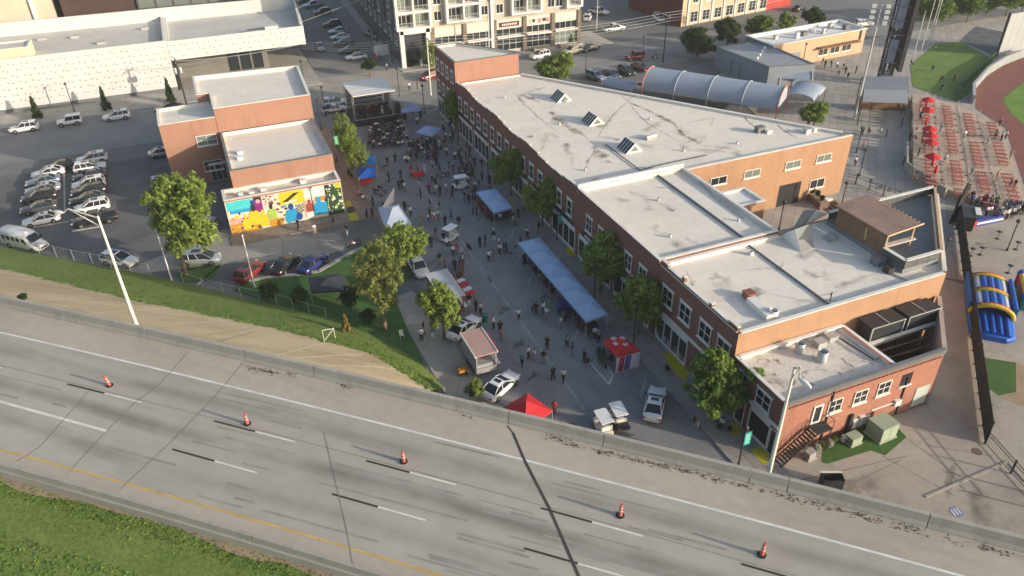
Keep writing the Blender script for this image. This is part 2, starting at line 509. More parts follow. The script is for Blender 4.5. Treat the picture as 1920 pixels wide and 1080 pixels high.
def dup(tpl, loc, rz, label, cat, group=None, name=None, scale=None, paintmat=None):
 """copy of a template thing with its parts and sub-parts; paintmat replaces the first slot of parts tagged 'paintable'"""
 src, parts = tpl
 r = src.copy()
 if name:
  r.name = name
 COL.objects.link(r)
 r.location = loc
 r.rotation_euler = (0, 0, rz)
 if scale is not None:
  r.scale = scale if hasattr(scale, '__len__') else (scale, scale, scale)
 for k in list(r.keys()):
  if k in ('label', 'category', 'group', 'kind'):
   del r[k]
 tag(r, label, cat, group)
 for c, gs in parts:
  d = c.copy()
  COL.objects.link(d)
  d.parent = r
  if paintmat is not None and c.name in PAINTABLE:
   d.material_slots[0].link = 'OBJECT'
   d.material_slots[0].material = paintmat
  for g in gs:
   e = g.copy()
   COL.objects.link(e)
   e.parent = d
   if paintmat is not None and g.name in PAINTABLE:
    e.material_slots[0].link = 'OBJECT'
    e.material_slots[0].material = paintmat
 return r
PAINTABLE = set()
def drop_template(tpl):
 src, parts = tpl
 for c, gs in parts:
  for g in gs:
   bpy.data.objects.remove(g)
  bpy.data.objects.remove(c)
 if src in THINGS:
  THINGS.remove(src)
 bpy.data.objects.remove(src)
def offset_poly(poly, d):
 """inset a counter-clockwise polygon by d"""
 n = len(poly)
 out = []
 for i in range(n):
  p0, p1, p2 = poly[i - 1], poly[i], poly[(i + 1) % n]
  def nrm(a, b):
   dx, dy = b[0] - a[0], b[1] - a[1]
   l = sqrt(dx * dx + dy * dy)
   return (-dy / l, dx / l)
  n1, n2 = nrm(p0, p1), nrm(p1, p2)
  k = 1 + n1[0] * n2[0] + n1[1] * n2[1]
  k = max(k, 0.25)
  out.append((p1[0] + d * (n1[0] + n2[0]) / k, p1[1] + d * (n1[1] + n2[1]) / k))
 return out
# ================================================================== SETTING: ground
def ground_sheet(name, poly, z, m):
 return struct(MB().sheet(poly, z).build(name, m))
def raised(name, poly, z0, z1, m):
 """pavement with a real kerb step"""
 return struct(MB().prism(poly, z0, z1, bottom=False).build(name, m))
M_earth = mat('town_ground', (0.14, 0.14, 0.135), 0.95, 0.2, 0.02, col2=(0.20, 0.195, 0.185))
ground_sheet('ground', [(-900, -700), (1000, -700), (1000, 1300), (-900, 1300)], -0.05, M_earth)
street = ground_sheet('street', [(18.4, 0), (35.4, 0), (35.4, 137), (18.4, 137)], 0.0, M_asphalt)
road = ground_sheet('cross_street', [(-260, 137.5), (16, 137.5), (17, 134), (38, 134), (40, 137.5), (90, 137.5), (260, 128), (260, 153), (90, 156.3), (-260, 156.3)], 0.004, M_asphalt_back)
ground_sheet('side_street', [(22.5, 156.3), (39.5, 156.3), (46, 300), (24, 300)], 0.008, M_asphalt_back)
ground_sheet('parking_lot', [(-75, 84), (-32, 96), (-10, 88), (18.3, 82), (18.3, 95.5), (0.4, 96.5), (-7.5, 116), (-7.5, 131), (-75, 137)], 0.004, M_asphalt_lot)
M_cross = slab_mat('crossing_concrete', (0.29, 0.265, 0.225), 4.0, 4.0, col2=(0.38, 0.35, 0.30), patch=0.05)
ground_sheet('junction_paving', [(14.5, 141), (24, 139.5), (40, 144), (42, 156), (40, 160), (22.5, 160), (14.5, 152)], 0.014, M_cross)
M_lotc = slab_mat('lot_concrete', (0.27, 0.25, 0.22), 4.5, 4.5, rot=0.1, col2=(0.35, 0.32, 0.28))
ground_sheet('lot_driveway', [(-16.29, 93.03), (-1.97, 100.03), (13.36, 89.08), (11.62, 87.58), (8.8, 87.37), (-2.82, 90.44), (-8.53, 91.6)], 0.012, M_lotc)
# pavements (kerb 0.13 m)
raised('pavement_shops', [(35.4, 20), (39.2, 20), (39.2, 131), (36.4, 133.5), (35.4, 131)], -0.02, 0.13, M_side)
raised('pavement_mural', [(-1.4, 94.6), (18.4, 94.6), (18.4, 131), (16.5, 134), (14.3, 134), (14.3, 97.6), (-1.4, 98.6)], -0.02, 0.13, M_side_brown)
raised('pavement_white_building', [(-120, 156.4), (22.4, 156.4), (22.4, 185), (-120, 185)], -0.02, 0.13, M_plaza)
raised('pavement_apartments', [(39.6, 156.4), (90, 156.4), (90, 168), (46, 168), (46, 300), (44.5, 300), (38.5, 162)], -0.02, 0.13, M_plaza)
raised('pavement_corner', [(40.4, 131.5), (48, 131.5), (52, 137.4), (42, 137.4)], -0.02, 0.13, M_plaza)
# strip of concrete beside the food trucks
ground_sheet('verge_path', [(14.91, 73.91), (17.23, 74.73), (18.48, 72.31), (18.66, 63.21), (18.63, 54.19), (18.03, 49.11), (15.12, 54.87), (14.95, 59.9), (14.68, 66.03)], 0.006, M_rear)
ground_sheet('bare_verge', [(16.57, 67.8), (14.53, 68.26), (15.55, 70.06), (17.38, 69.82)], 0.010, M_kerb)
# lawn with curved kerb
lawn_poly = [(20.86, 86.62), (18.87, 86.58), (15.72, 86.93), (13.41, 86.77), (11.59, 85.82), (9.62, 84.56), (7.94, 83.51), (5.48, 83.79), (1.72, 84.68), (-1.12, 84.89), (-2.21, 83.44), (2.07, 78.07), (7.21, 72.64), (10.87, 67.51), (13.16, 62.82), (14.31, 59.9), (14.54, 59.14), (14.69, 67.1), (14.99, 73.26), (15.93, 75.95), (20.01, 79.46)]
lawn_poly = list(reversed(lawn_poly))
raised('lawn', lawn_poly, -0.02, 0.10, M_grass_dk)
kb = MB()
kp = [(20.86, 86.62), (18.87, 86.58), (15.72, 86.93), (13.41, 86.77), (11.59, 85.82), (9.62, 84.56), (7.94, 83.51), (5.48, 83.79), (1.72, 84.68), (-1.12, 84.89)]
for i in range(len(kp) - 1):
 a, b = kp[i], kp[i + 1]
 kb.obox(((a[0] + b[0]) / 2, (a[1] + b[1]) / 2), (b[0] - a[0], b[1] - a[1]), sqrt((b[0] - a[0]) ** 2 + (b[1] - a[1]) ** 2) / 2 + 0.05, 0.3, 0.0, 0.16)
struct(kb.build('lawn_kerb', M_kerb))
# islands in the lot
raised('lot_island', [(-7.76, 87.87), (-4.69, 87.15), (-3.17, 90.17), (-7.27, 91.45), (-8.59, 90.25)], -0.02, 0.12, M_grass_dk)
kb = MB()
for a, b in (((-8.25, 90.78), (-3.08, 90.41)), ((-3.08, 90.41), (-6.29, 86.55)), ((-26.74, 111.78), (-21.89, 111.45)), ((-21.36, 108.17), (-17.65, 107.99)), ((-23.8, 130.74), (-22.63, 114.61))):
 kb.obox(((a[0] + b[0]) / 2, (a[1] + b[1]) / 2), (b[0] - a[0], b[1] - a[1]), sqrt((b[0] - a[0]) ** 2 + (b[1] - a[1]) ** 2) / 2, 0.12, 0.0, 0.12)
struct(kb.build('lot_kerb', M_kerb))
# painted stall lines on the street
def stripe(m, a, b, w, z, parent, name='stall_line'):
 o = MB()
 d = Vector((b[0] - a[0], b[1] - a[1]))
 l = d.length
 d.normalize()
 n = Vector((-d.y, d.x)) * (w / 2)
 o.sheet([(a[0] - n.x, a[1] - n.y), (b[0] - n.x, b[1] - n.y), (b[0] + n.x, b[1] + n.y), (a[0] + n.x, a[1] + n.y)], z)
 return o.build(name, m, parent)
for a, b in (((32.51, 47.22), (34.62, 49.72)), ((30.77, 58.15), (32.81, 60.9)), ((30.75, 70.6), (33.3, 73.76)), ((30.58, 74.7), (33.37, 77.76)),
   ((31.97, 80.35), (34.44, 83.51)), ((30.55, 86.93), (31.94, 88.52)), ((30.75, 95.22), (34.37, 100.1)), ((31.69, 105.15), (35.87, 110.51)), ((18.24, 101.52), (22.53, 106.8)),
   ((20.37, 77.92), (23.07, 80.64)), ((35.65, 107.8), (37.84, 110.8)), ((21.49, 83.12), (22.95, 84.74)), ((25.32, 113.04), (28.76, 117.23)), ((30.0, 64.19), (31.64, 66.42)), ((29.95, 88.05), (31.74, 90.73))):
 stripe(M_line_faint, a, b, 0.14, 0.006, street)
stripe(M_line_seam, (26.78, 105.26), (26.73, 47.92), 0.3, 0.005, street, 'centre_line')
# hatched bay beside the red and white tent
hb = [(30.49, 53.78), (30.62, 50.14), (31.74, 51.27), (32.08, 55.12)]
for i in range(3):
 stripe(M_line_w, hb[i], hb[i + 1], 0.13, 0.007, street, 'bay_line')
for k in range(7):
 t = (k + 0.5) / 7
 stripe(M_line_faint, (hb[0][0] + (hb[1][0] - hb[0][0]) * t, hb[0][1] + (hb[1][1] - hb[0][1]) * t), (hb[3][0] + (hb[2][0] - hb[3][0]) * t, hb[3][1] + (hb[2][1] - hb[3][1]) * t), 0.12, 0.008, street, 'bay_line')
# yellow painted mats before shop doors, on the pavement
mats_o = bpy.data.objects.get('pavement_shops')
for p in ([(38.0, 52.21), (38.97, 51.88), (38.89, 48.39), (37.71, 47.28), (37.48, 48.37)], [(37.88, 40.63), (38.77, 40.63), (38.71, 39.57), (37.98, 38.99), (37.31, 39.28)], [(37.82, 37.08), (38.82, 37.0), (38.93, 35.88), (38.23, 35.15), (37.64, 35.27)], [(38.32, 75.82), (39.2, 75.72), (38.85, 73.81), (37.87, 73.97)]):
 MB().sheet(p, 0.142).build('yellow_mat', M_yellow, mats_o)
for p in ([(14.6, 97.29), (15.72, 97.49), (15.69, 94.71), (14.39, 94.96)], [(14.91, 101.15), (15.87, 101.27), (15.81, 99.26), (14.72, 99.21)]):
 MB().sheet(p, 0.142).build('yellow_mat', M_yellow, bpy.data.objects.get('pavement_mural'))
MB().sheet([(14.86, 99.14), (15.88, 99.22), (15.86, 97.43), (14.67, 97.26)], 0.142).build('dark_mat', M_dark, bpy.data.objects.get('pavement_mural'))
# rear yard between the red brick building and the highway, and the concourse of the ball park
ground_sheet('rear_yard', [(39.2, 20), (60, 8), (90, 30), (76, 52), (57.3, 35.4), (39.2, 35.4)], 0.004, M_rear)
rear = bpy.data.objects['rear_yard']
for a, b in (((47.8, 26.91), (57.52, 26.99)), ((57.52, 26.99), (56.86, 24.68))):
 MB().obox(((a[0] + b[0]) / 2, (a[1] + b[1]) / 2), (b[0] - a[0], b[1] - a[1]), Vector((b[0] - a[0], b[1] - a[1])).length / 2, 0.11, 0.0, 0.07).build('kerb', M_rear, rear)
M_yardstain = soft_mat('yard_stain', (0.17, 0.155, 0.135), 0.45, .6)
def blotch(c, rx, ry, ang, z, m, par, seed, name='oil_stain'):
 rg = random.Random(seed)
 n = 22
 ph = [rg.uniform(0, 6.28) for _ in range(3)]
 q = []
 for i in range(n):
  a = 6.283 * i / n
  r = 1 + .22 * sin(2 * a + ph[0]) + .14 * sin(3 * a + ph[1]) + .08 * sin(5 * a + ph[2])
  x, y = rx * r * cos(a), ry * r * sin(a)
  q.append((c[0] + x * cos(ang) - y * sin(ang), c[1] + x * sin(ang) + y * cos(ang)))
 mid = [((p[0] + c[0]) / 2, (p[1] + c[1]) / 2) for p in q]
 vs = [(*p, z) for p in q] + [(*p, z) for p in mid] + [(*c, z)]
 fs = [(i, (i + 1) % n, n + (i + 1) % n, n + i) for i in range(n)] + [(n + i, n + (i + 1) % n, 2 * n) for i in range(n)]
 return soft_obj(name, vs, fs, [0] * n + [1] * (n + 1), m, par)
blotch((50.7, 23.95), 3.2, 1.2, .7, .0085, M_yardstain, rear, 1)
blotch((44.31, 30.15), 2.4, 1.1, -.3, .0088, M_yardstain, rear, 2)
blotch((51.15, 27.49), 2.0, .5, .6, .0091, M_yardstain, rear, 3)
blotch((40.79, 30.09), 3.5, 1.6, -.5, .0094, M_yardstain, rear, 4)
M_stspot = soft_mat('street_stain', (0.06, 0.06, 0.06), 0.7)
_r = random.Random(14)
for _k in range(26):
 blotch((_r.uniform(19.5, 34.5), _r.uniform(40, 116)), _r.uniform(.3, 1.5), _r.uniform(.2, .7), _r.uniform(0, 3), .0068 + .00002 * _k, M_stspot, street, 20 + _k)
for pts in (((48.09, 31.88), (50.11, 26.03)), ((51.72, 32.67), (52.23, 27.35)), ((38.51, 32.68), (50.02, 31.03)), ((43.48, 30.51), (49.25, 30.88)), ((52.78, 31.25), (56.86, 28.04))):
 stripe(M_tar_thin, pts[0], pts[1], 0.09, 0.009, rear, 'slab_joint')
M_turf_art = mat('artificial_turf', (0.055, 0.115, 0.025), 0.95, 0.2, 0.8, fine=0.2)
ground_sheet('artificial_turf', [(42.66, 33.48), (42.96, 33.08), (47.63, 32.79), (48.36, 31.83), (51.83, 32.77), (52.23, 35.19), (48.12, 35.45), (44.52, 35.24)], 0.02, M_turf_art)
ground_sheet('concourse', [(76, 52), (118, 12), (190, 60), (190, 135), (108, 132), (97, 126), (82.2, 76), (54.5, 73.9), (54.5, 56.5), (78, 56.4)], 0.006, M_plaza_diag)
ground_sheet('event_apron', [(58, 30), (75, 22), (108, 52), (97, 66), (93.6, 64.4)], 0.012, M_rear)
ground_sheet('worn_lawn', [(67.41, 38.79), (70.31, 36.36), (66.31, 33.18), (64.29, 33.47), (64.52, 35.71)], 0.02, M_grass_dk)
ground_sheet('bare_patch', [(70.31, 36.36), (71.02, 35.11), (65.32, 30.71), (64.29, 33.47), (66.31, 33.18)], 0.024, M_dirt)
# blue painted roundel on the yard
rd = (48.84, 24.75)
MB().lathe([(0.0, 0.0), (0.55, 0.0)], (rd[0], rd[1], 0.012), 20, smooth=False).build('painted_roundel', mat('blue_stencil', (0.20, 0.21, 0.33), 0.9, 0.2, 1.0), rear)
for k in range(3):
 MB().obox((rd[0] - 0.3 + 0.3 * k, rd[1] + 0.05), (0.25, 1), 0.3, 0.06, 0.014, 0.018).build('stencil_bar', M_line_w, rear)
# drain covers
for p in ((1565,145), ):
 pass
for p in ((56.1, 28.94),):
 MB().lathe([(0.0, 0.0), (0.45, 0.0), (0.45, -0.01)], (p[0], p[1], 0.02), 16, smooth=False).build('manhole_cover', mat('cast_iron', (0.13, 0.10, 0.085), 0.8), rear)
# ================================================================== SETTING: highway on its embankment
DZ = 9.0
def W(b, a):
 return ((a + b) / sqrt(2), (a - b) / sqrt(2))
def c_white(b): return 36.9983 + 0.0291691 * b - 0.000330343 * b * b
def c_foot(b): return 40.1375 + 0.0309723 * b - 0.000281555 * b * b
def c_dash1(b): return 33.2093 + 0.030432 * b - 0.000363098 * b * b
def c_dash2(b): return 29.8978 + 0.0470975 * b - 0.0000967622 * b * b
def c_yell(b): return 26.1957 + 0.0339695 * b - 0.000506347 * b * b
def c_near(b): return c_yell(b) - 1.35
BS = [-130 + 5 * i for i in range(38)]
def strip(f0, f1, z, name, m, bs=BS, parent=None, z1=None):
 o = MB()
 pts = []
 for b in bs:
  x0, y0 = W(b, f0(b))
  x1, y1 = W(b, f1(b))
  pts += [(x0, y0, z), (x1, y1, z if z1 is None else z1)]
 o.add(pts, [(2 * i, 2 * i + 2, 2 * i + 3, 2 * i + 1) for i in range(len(bs) - 1)])
 return o.build(name, m, parent)
# deck body (a solid slab) and its surfaces
o = MB()
rings = []
for b in BS:
 x0, y0 = W(b, c_near(b) - 0.4)
 x1, y1 = W(b, c_foot(b) + 0.75)
 rings.append([(x0, y0, DZ - 1.4), (x1, y1, DZ - 1.4), (x1, y1, DZ - 0.004), (x0, y0, DZ - 0.004)])
o.loft(rings, smooth=False)
deck = struct(o.build('highway_deck', M_deck))
strip(lambda b: c_yell(b), lambda b: c_white(b), DZ, 'lane_surface', M_deck, parent=deck)
strip(lambda b: c_white(b), lambda b: c_foot(b), DZ + 0.001, 'shoulder_surface', M_shoulder, parent=deck)
strip(lambda b: c_near(b), lambda b: c_yell(b), DZ + 0.001, 'median_shoulder', M_shoulder, parent=deck)
strip(lambda b: c_white(b) - 0.1, lambda b: c_white(b) + 0.1, DZ + 0.012, 'edge_line', M_line_w, parent=deck)
strip(lambda b: c_yell(b) - 0.09, lambda b: c_yell(b) + 0.09, DZ + 0.012, 'yellow_edge_line', M_line_y, parent=deck)
def dash(b0, b1, f, w, m, name='lane_dash', z=DZ + 0.012):
 n = max(2, int(abs(b1 - b0) / 2) + 1)
 bs = [b0 + (b1 - b0) * i / n for i in range(n + 1)]
 return strip(lambda b: f(b) - w / 2, lambda b: f(b) + w / 2, z, name, m, bs, deck)
for k0, kw, k1 in (((-70.59, 29.22)[0], (-65.49, 29.56)[0], (-60.55, 30.06)[0]), ((-53.43, 30.56)[0], (-49.59, 30.76)[0], (-45.85, 30.97)[0]), ((-38.85, 31.44)[0], (-35.07, 31.59)[0], (-31.54, 31.81)[0]), ((-25.47, 32.2)[0], (-21.95, 32.41)[0], (-18.34, 32.54)[0]), ((-12.03, 32.83)[0], (-8.46, 32.93)[0], (-5.03, 33.03)[0]), ((1.24, 33.23)[0], (4.44, 33.33)[0], (7.81, 33.44)[0])):
 dash(k0, kw, c_dash1, 0.17, M_line_k, 'contrast_dash')
 dash(kw, k1, c_dash1, 0.14, M_line_w)
for k0, kw, k1 in (((-39.69, 27.85)[0], (-35.91, 28.06)[0], (-32.26, 28.26)[0]), ((-26.05, 28.62)[0], (-22.47, 28.81)[0], (-18.9, 29.0)[0]), ((-11.9, 29.33)[0], (-8.32, 29.44)[0], (-4.68, 29.64)[0])):
 dash(k0, kw, c_dash2, 0.17, M_line_k, 'contrast_dash')
 dash(kw, k1, c_dash2, 0.14, M_line_w)
dash(-110, (-45.92, 27.54)[0], lambda b: c_dash2(b), 0.24, M_line_w, 'gore_line')
M_tar_faint = mat('faint_joint', (0.235, 0.22, 0.195), 0.9, 0.2, 0.6)
# joints in the concrete
def joint(pts, w, m, name):
 q = [W(b, a) for b, a in pts]
 o = MB()
 for i in range(len(q) - 1):
  d = Vector((q[i + 1][0] - q[i][0], q[i + 1][1] - q[i][1])).normalized()
  n = Vector((-d.y, d.x)) * (w / 2)
  o.sheet([(q[i][0] - n.x, q[i][1] - n.y), (q[i + 1][0] - n.x, q[i + 1][1] - n.y), (q[i + 1][0] + n.x, q[i + 1][1] + n.y), (q[i][0] + n.x, q[i][1] + n.y)], DZ + 0.016)
 return o.build(name, m, deck)
joint([(-17.26, 39.35), (-16.53, 38.76)], 0.10, M_tar, 'expansion_joint')
joint([(-16.53, 38.76), (-14.73, 36.52), (-11.5, 32.98), (-7.99, 28.65), (-6.57, 26.85)], 0.2, M_tar, 'expansion_joint')
for pts in ([(-41.46, 38.21), (-40.81, 34.31), (-40.35, 28.67), (-40.33, 23.42)], [(-30.11, 33.59), (-26.59, 29.78), (-23.69, 26.64), (-21.52, 24.13)], [(-46.34, 30.78), (-45.92, 27.54), (-45.09, 23.23)], [(-46.97, 37.44), (-46.15, 33.39), (-46.34, 30.78)], [(-51.0, 30.43), (-49.3, 24.39), (-49.66, 22.61)], [(-4.92, 49.38), (-4.39, 48.88)]):
 joint(pts, 0.045, M_tar_faint, 'slab_joint')
# lengthwise joints and tyre polish
for off, w, m in ((0.22, 0.05, M_tar_thin),):
 strip(lambda b: c_dash1(b) + off, lambda b: c_dash1(b) + off + w, DZ + 0.010, 'lengthwise_joint', m, parent=deck)
rng = random.Random(5)
M_skidsoft = soft_mat('tyre_skid', (0.15, 0.142, 0.128), 0.42, 0.5)
vs, fs, so = [], [], []
for k in range(60):
 lane = rng.choice((c_dash1, c_dash1, c_dash2, c_dash2, c_dash2))
 off = rng.choice((-2.6, -0.9, 0.8, 2.5)) + rng.gauss(0, .35)
 b0 = rng.uniform(-62, 12) if k < 20 else rng.gauss(-18, 10)
 l = rng.uniform(1.5, 9)
 w_ = rng.uniform(0.05, 0.12)
 o_ = len(vs)
 for i in range(5):
  b = b0 + l * i / 4
  a_ = lane(b) + off + 0.02 * (b - b0)
  for e, q in ((-w_, 0), (0, 0 if i in (0, 4) else 1), (w_, 0)):
   vs.append((*W(b, a_ + e), DZ + 0.006 + 0.0001 * k))
   so.append(q)
 for i in range(4):
  q = o_ + 3 * i
  fs += [(q, q + 1, q + 4, q + 3), (q + 1, q + 2, q + 5, q + 4)]
stuff(soft_obj('tyre_skid_marks', vs, fs, so, M_skidsoft, deck))
M_lanegrime = soft_mat('lane_grime', (0.20, 0.187, 0.162), 0.25, 0.12)
for base_, of in ((c_dash1, -1.8), (c_dash2, -1.7), (c_dash2, 1.8), (c_dash1, 1.9)):
 soft_strip('lane_grime', [W(b, base_(b) + of + .15 * sin(b * .2)) for b in range(-100, 42, 3)], 1.7, M_lanegrime, DZ + .0048, deck, False)
# far parapet: cast in lengths, each its own segment
bar = thing('highway_barrier', 'long grey concrete barrier along the far edge of the highway', 'barrier')
def barrier_seg(b0, b1, par, ffoot, sgn, h, tw, bw, name='segment', m=M_barrier, zb=DZ):
 o = MB()
 rings = []
 n = max(2, int((b1 - b0) / 4) + 1)
 for i in range(n + 1):
  b = b0 + (b1 - b0) * i / n
  f = ffoot(b)
  prof = [(0.0, zb - 0.02), (0.04, zb + 0.12), (0.17, zb + 0.36), (0.24, zb + h), (0.24 + tw, zb + h), (0.24 + tw + bw, zb - 1.2)]
  rings.append([(*W(b, f + sgn * q), z) for q, z in prof])
 o.loft(rings, smooth=False)
 return o.build(name, m, par)
cuts = [-130, -98, (-63.28, 37.04)[0], (-51.82, 37.72)[0], (-41.46, 38.21)[0], (-34.61, 38.52)[0], (-17.28, 39.4)[0], (-9.78, 39.84)[0], (0.74, 40.35)[0], (3.29, 40.36)[0], (12.07, 40.46)[0], 30, 52]
for i in range(len(cuts) - 1):
 barrier_seg(cuts[i] + 0.03, cuts[i + 1] - 0.03, bar, c_foot, 1, 1.0, 0.32, 0.06)
near = thing('median_barrier', 'low concrete median barrier between the highway and the grass', 'barrier')
cuts = [-130, -90, (-53.83, 21.9)[0], (-40.82, 22.61)[0], (-28.66, 23.6)[0], 0, 30, 52]
for i in range(len(cuts) - 1):
 barrier_seg(cuts[i] + 0.03, cuts[i + 1] - 0.03, near, lambda b: c_near(b) + 0.25, -1, 0.55, 0.22, 0.15)
# grass in the foreground
o = MB()
pts = []
gb = BS
for b in gb:
 for q, z in ((0.0, 8.35), (1.0, 8.3), (4.0, 8.2), (10, 7.6), (24, 6.2), (60, 3.5)):
  pts.append((*W(b, c_near(b) - 0.15 - q), z))
o.add(pts, [(6 * i + j, 6 * i + j + 1, 6 * i + j + 7, 6 * i + j + 6) for i in range(len(gb) - 1) for j in range(5)], smooth=True)
struct(o.build('grass_bank', M_grass))
# uneven tufts, bare edge and weeds along the barrier
rng = random.Random(11)
o = MB()
for k in range(26000):
 b = rng.uniform(-62, 2)
 q = rng.uniform(0.3, 14) if rng.random() < 0.8 else rng.uniform(0.2, 1.5)
 z = 8.33 - (0.05 * q if q < 4 else 0.13 + 0.1 * (q - 4))
 x, y = W(b, c_near(b) - 0.15 - q)
 s = rng.uniform(0.06, 0.17)
 t = rng.uniform(0, pi)
 h = rng.uniform(0.02, 0.09) * (1.6 if rng.random() < 0.1 else 1)
 dx, dy = cos(t) * s, sin(t) * s
 o.add([(x - dx, y - dy, z), (x + dx, y + dy, z), (x + rng.uniform(-.22, .22), y + rng.uniform(-.22, .22), z + h)], [(0, 1, 2)])
M_tuft = mat('grass_tuft', (0.075, 0.14, 0.018), 0.9, 0.3, 0.3, col2=(0.135, 0.20, 0.038), island=0.25, spec=0.1)
stuff(o.build('grass_tufts', M_tuft), 'short rough grass on the foreground bank below the highway', 'grass')
o = MB()
pts = []
bb = [-62 + 2 * i for i in range(34)]
for i, b in enumerate(bb):
 w = 0.25 + 0.75 * abs(sin(b * 0.37) * sin(b * 0.11 + 1))
 pts += [(*W(b, c_near(b) - 0.2), 8.365), (*W(b, c_near(b) - 0.2 - w), 8.335)]
o.add(pts, [(2 * i, 2 * i + 1, 2 * i + 3, 2 * i + 2) for i in range(len(bb) - 1)])
struct(o.build('bare_soil_strip', M_dirt))
# embankment: slope paving above, grass below
toe_pts = [(-102.39, 54.01), (-96.82, 54.45), (-84.4, 55.38), (-72.48, 56.23), (-62.75, 56.23), (-53.61, 56.48), (-46.26, 56.46), (-40.05, 55.42), (-35.25, 53.96), (-31.77, 52.19), (-28.38, 49.81)]
mids = [(-92.75, 48.12, 2.88), (-85.94, 47.38, 3.43), (-76.68, 47.07, 3.86), (-70.32, 47.25, 3.95), (-64.91, 47.32, 3.99), (-59.36, 47.73, 3.91), (-53.48, 48.33, 3.75), (-49.89, 48.95, 3.5), (-46.11, 49.28, 3.38), (-41.89, 49.29, 3.22), (-39.57, 50.01, 2.72), (-36.73, 50.39, 2.22), (-33.48, 49.09, 2.44), (-30.6, 48.14, 2.29), (-28.32, 47.56, 1.87)]
def interp(v, pts, k):
 if v <= pts[0][0]:
  return pts[0][k]
 for i in range(len(pts) - 1):
  if v <= pts[i + 1][0]:
   t = (v - pts[i][0]) / (pts[i + 1][0] - pts[i][0])
   return pts[i][k] + t * (pts[i + 1][k] - pts[i][k])
 return pts[-1][k]
def c_top(b): return c_foot(b) + 0.62
bb = [-110 + 1.0 * i for i in range(200)]
b_end = (-28.31, 49.67)[0]
bb = [b for b in bb if b < b_end - 0.5]
og, ot = MB(), MB()
pg, pt = [], []
rng = random.Random(3)
for b in bb:
 a0 = interp(b, toe_pts, 1)
 at = c_top(b)
 am = interp(b, mids, 1) + rng.uniform(-0.35, 0.35)
 am = min(max(am, at + 0.3), a0 - 0.2)
 def zz(a): return 8.3 * (a0 - a) / (a0 - at)
 pg += [(*W(b, a0 + 0.4), -0.02), (*W(b, (a0 + am) / 2), zz((a0 + am) / 2) + 0.12), (*W(b, am), zz(am) + 0.05)]
 pt += [(*W(b, am), zz(am) + 0.05), (*W(b, (am + at) / 2), zz((am + at) / 2) + 0.02), (*W(b, at), 8.3)]
for o_, p_ in ((og, pg), (ot, pt)):
 o_.add(p_, [(3 * i + j, 3 * i + j + 3, 3 * i + j + 4, 3 * i + j + 1) for i in range(len(bb) - 1) for j in range(2)], smooth=True)
struct(og.build('embankment_grass', M_grass))
slope_o = struct(ot.build('slope_paving', M_slope))
def on_slope(b, a):
 a0, at = interp(b, toe_pts, 1), c_top(b)
 return (*W(b, a), 8.3 * (a0 - a) / (a0 - at) + 0.06)
# pale and darker construction joints in the slope paving
M_joint = mat('pale_joint', (0.68, 0.58, 0.42), 0.95, 0.1, 0.5)
M_joint_d = mat('dark_joint', (0.34, 0.26, 0.17), 0.95, 0.1, 0.5)
def slope_line(p, q, w, m):
 n = 8
 o = MB()
 for i in range(n):
  b0, a0 = p[0] + (q[0] - p[0]) * i / n, p[1] + (q[1] - p[1]) * i / n
  b1, a1 = p[0] + (q[0] - p[0]) * (i + 1) / n, p[1] + (q[1] - p[1]) * (i + 1) / n
  d = Vector((b1 - b0, a1 - a0)).normalized()
  nx, ny = -d.y * w / 2, d.x * w / 2
  o.add([on_slope(b0 - nx, a0 - ny), on_slope(b1 - nx, a1 - ny), on_slope(b1 + nx, a1 + ny), on_slope(b0 + nx, a0 + ny)], [(0, 1, 2, 3)])
 o.build('paving_joint', m, slope_o)
for p, q, m, w in (((-40.21, 42.56, 6.58), (-37.18, 49.43, 2.8), M_joint, 0.16), ((-37.39, 42.45, 6.61), (-32.58, 50.01, 1.65), M_joint, 0.16), ((-41.63, 41.93, 6.89), (-41.51, 49.21, 3.24), M_joint, 0.12), ((-55.6, 41.78, 6.71), (-53.02, 48.22, 3.81), M_joint, 0.12),
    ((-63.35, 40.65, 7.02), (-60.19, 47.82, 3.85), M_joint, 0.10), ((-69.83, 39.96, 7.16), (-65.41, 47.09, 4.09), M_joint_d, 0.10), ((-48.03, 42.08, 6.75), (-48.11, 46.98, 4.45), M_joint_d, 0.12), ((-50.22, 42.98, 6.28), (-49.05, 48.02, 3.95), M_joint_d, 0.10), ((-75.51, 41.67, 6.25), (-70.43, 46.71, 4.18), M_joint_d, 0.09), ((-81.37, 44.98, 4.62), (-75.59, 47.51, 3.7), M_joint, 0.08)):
 slope_line(p, q, w, m)
# tufts on the embankment grass
rng = random.Random(17)
o = MB()
for k in range(5000):
 b = rng.uniform(-84, b_end - 1)
 a0 = interp(b, toe_pts, 1)
 am = interp(b, mids, 1)
 a = rng.uniform(am - 0.3, a0 + 0.3)
 x, y, z = on_slope(b, a)
 s = rng.uniform(0.08, 0.2)
 t = rng.uniform(0, pi)
 o.add([(x - cos(t) * s, y - sin(t) * s, z), (x + cos(t) * s, y + sin(t) * s, z), (x + rng.uniform(-.45, .45), y + rng.uniform(-.45, .45), z + rng.uniform(.02, .09))], [(0, 1, 2)])
stuff(o.build('embankment_tufts', M_tuft), 'rough green grass along the foot of the paved slope', 'grass')
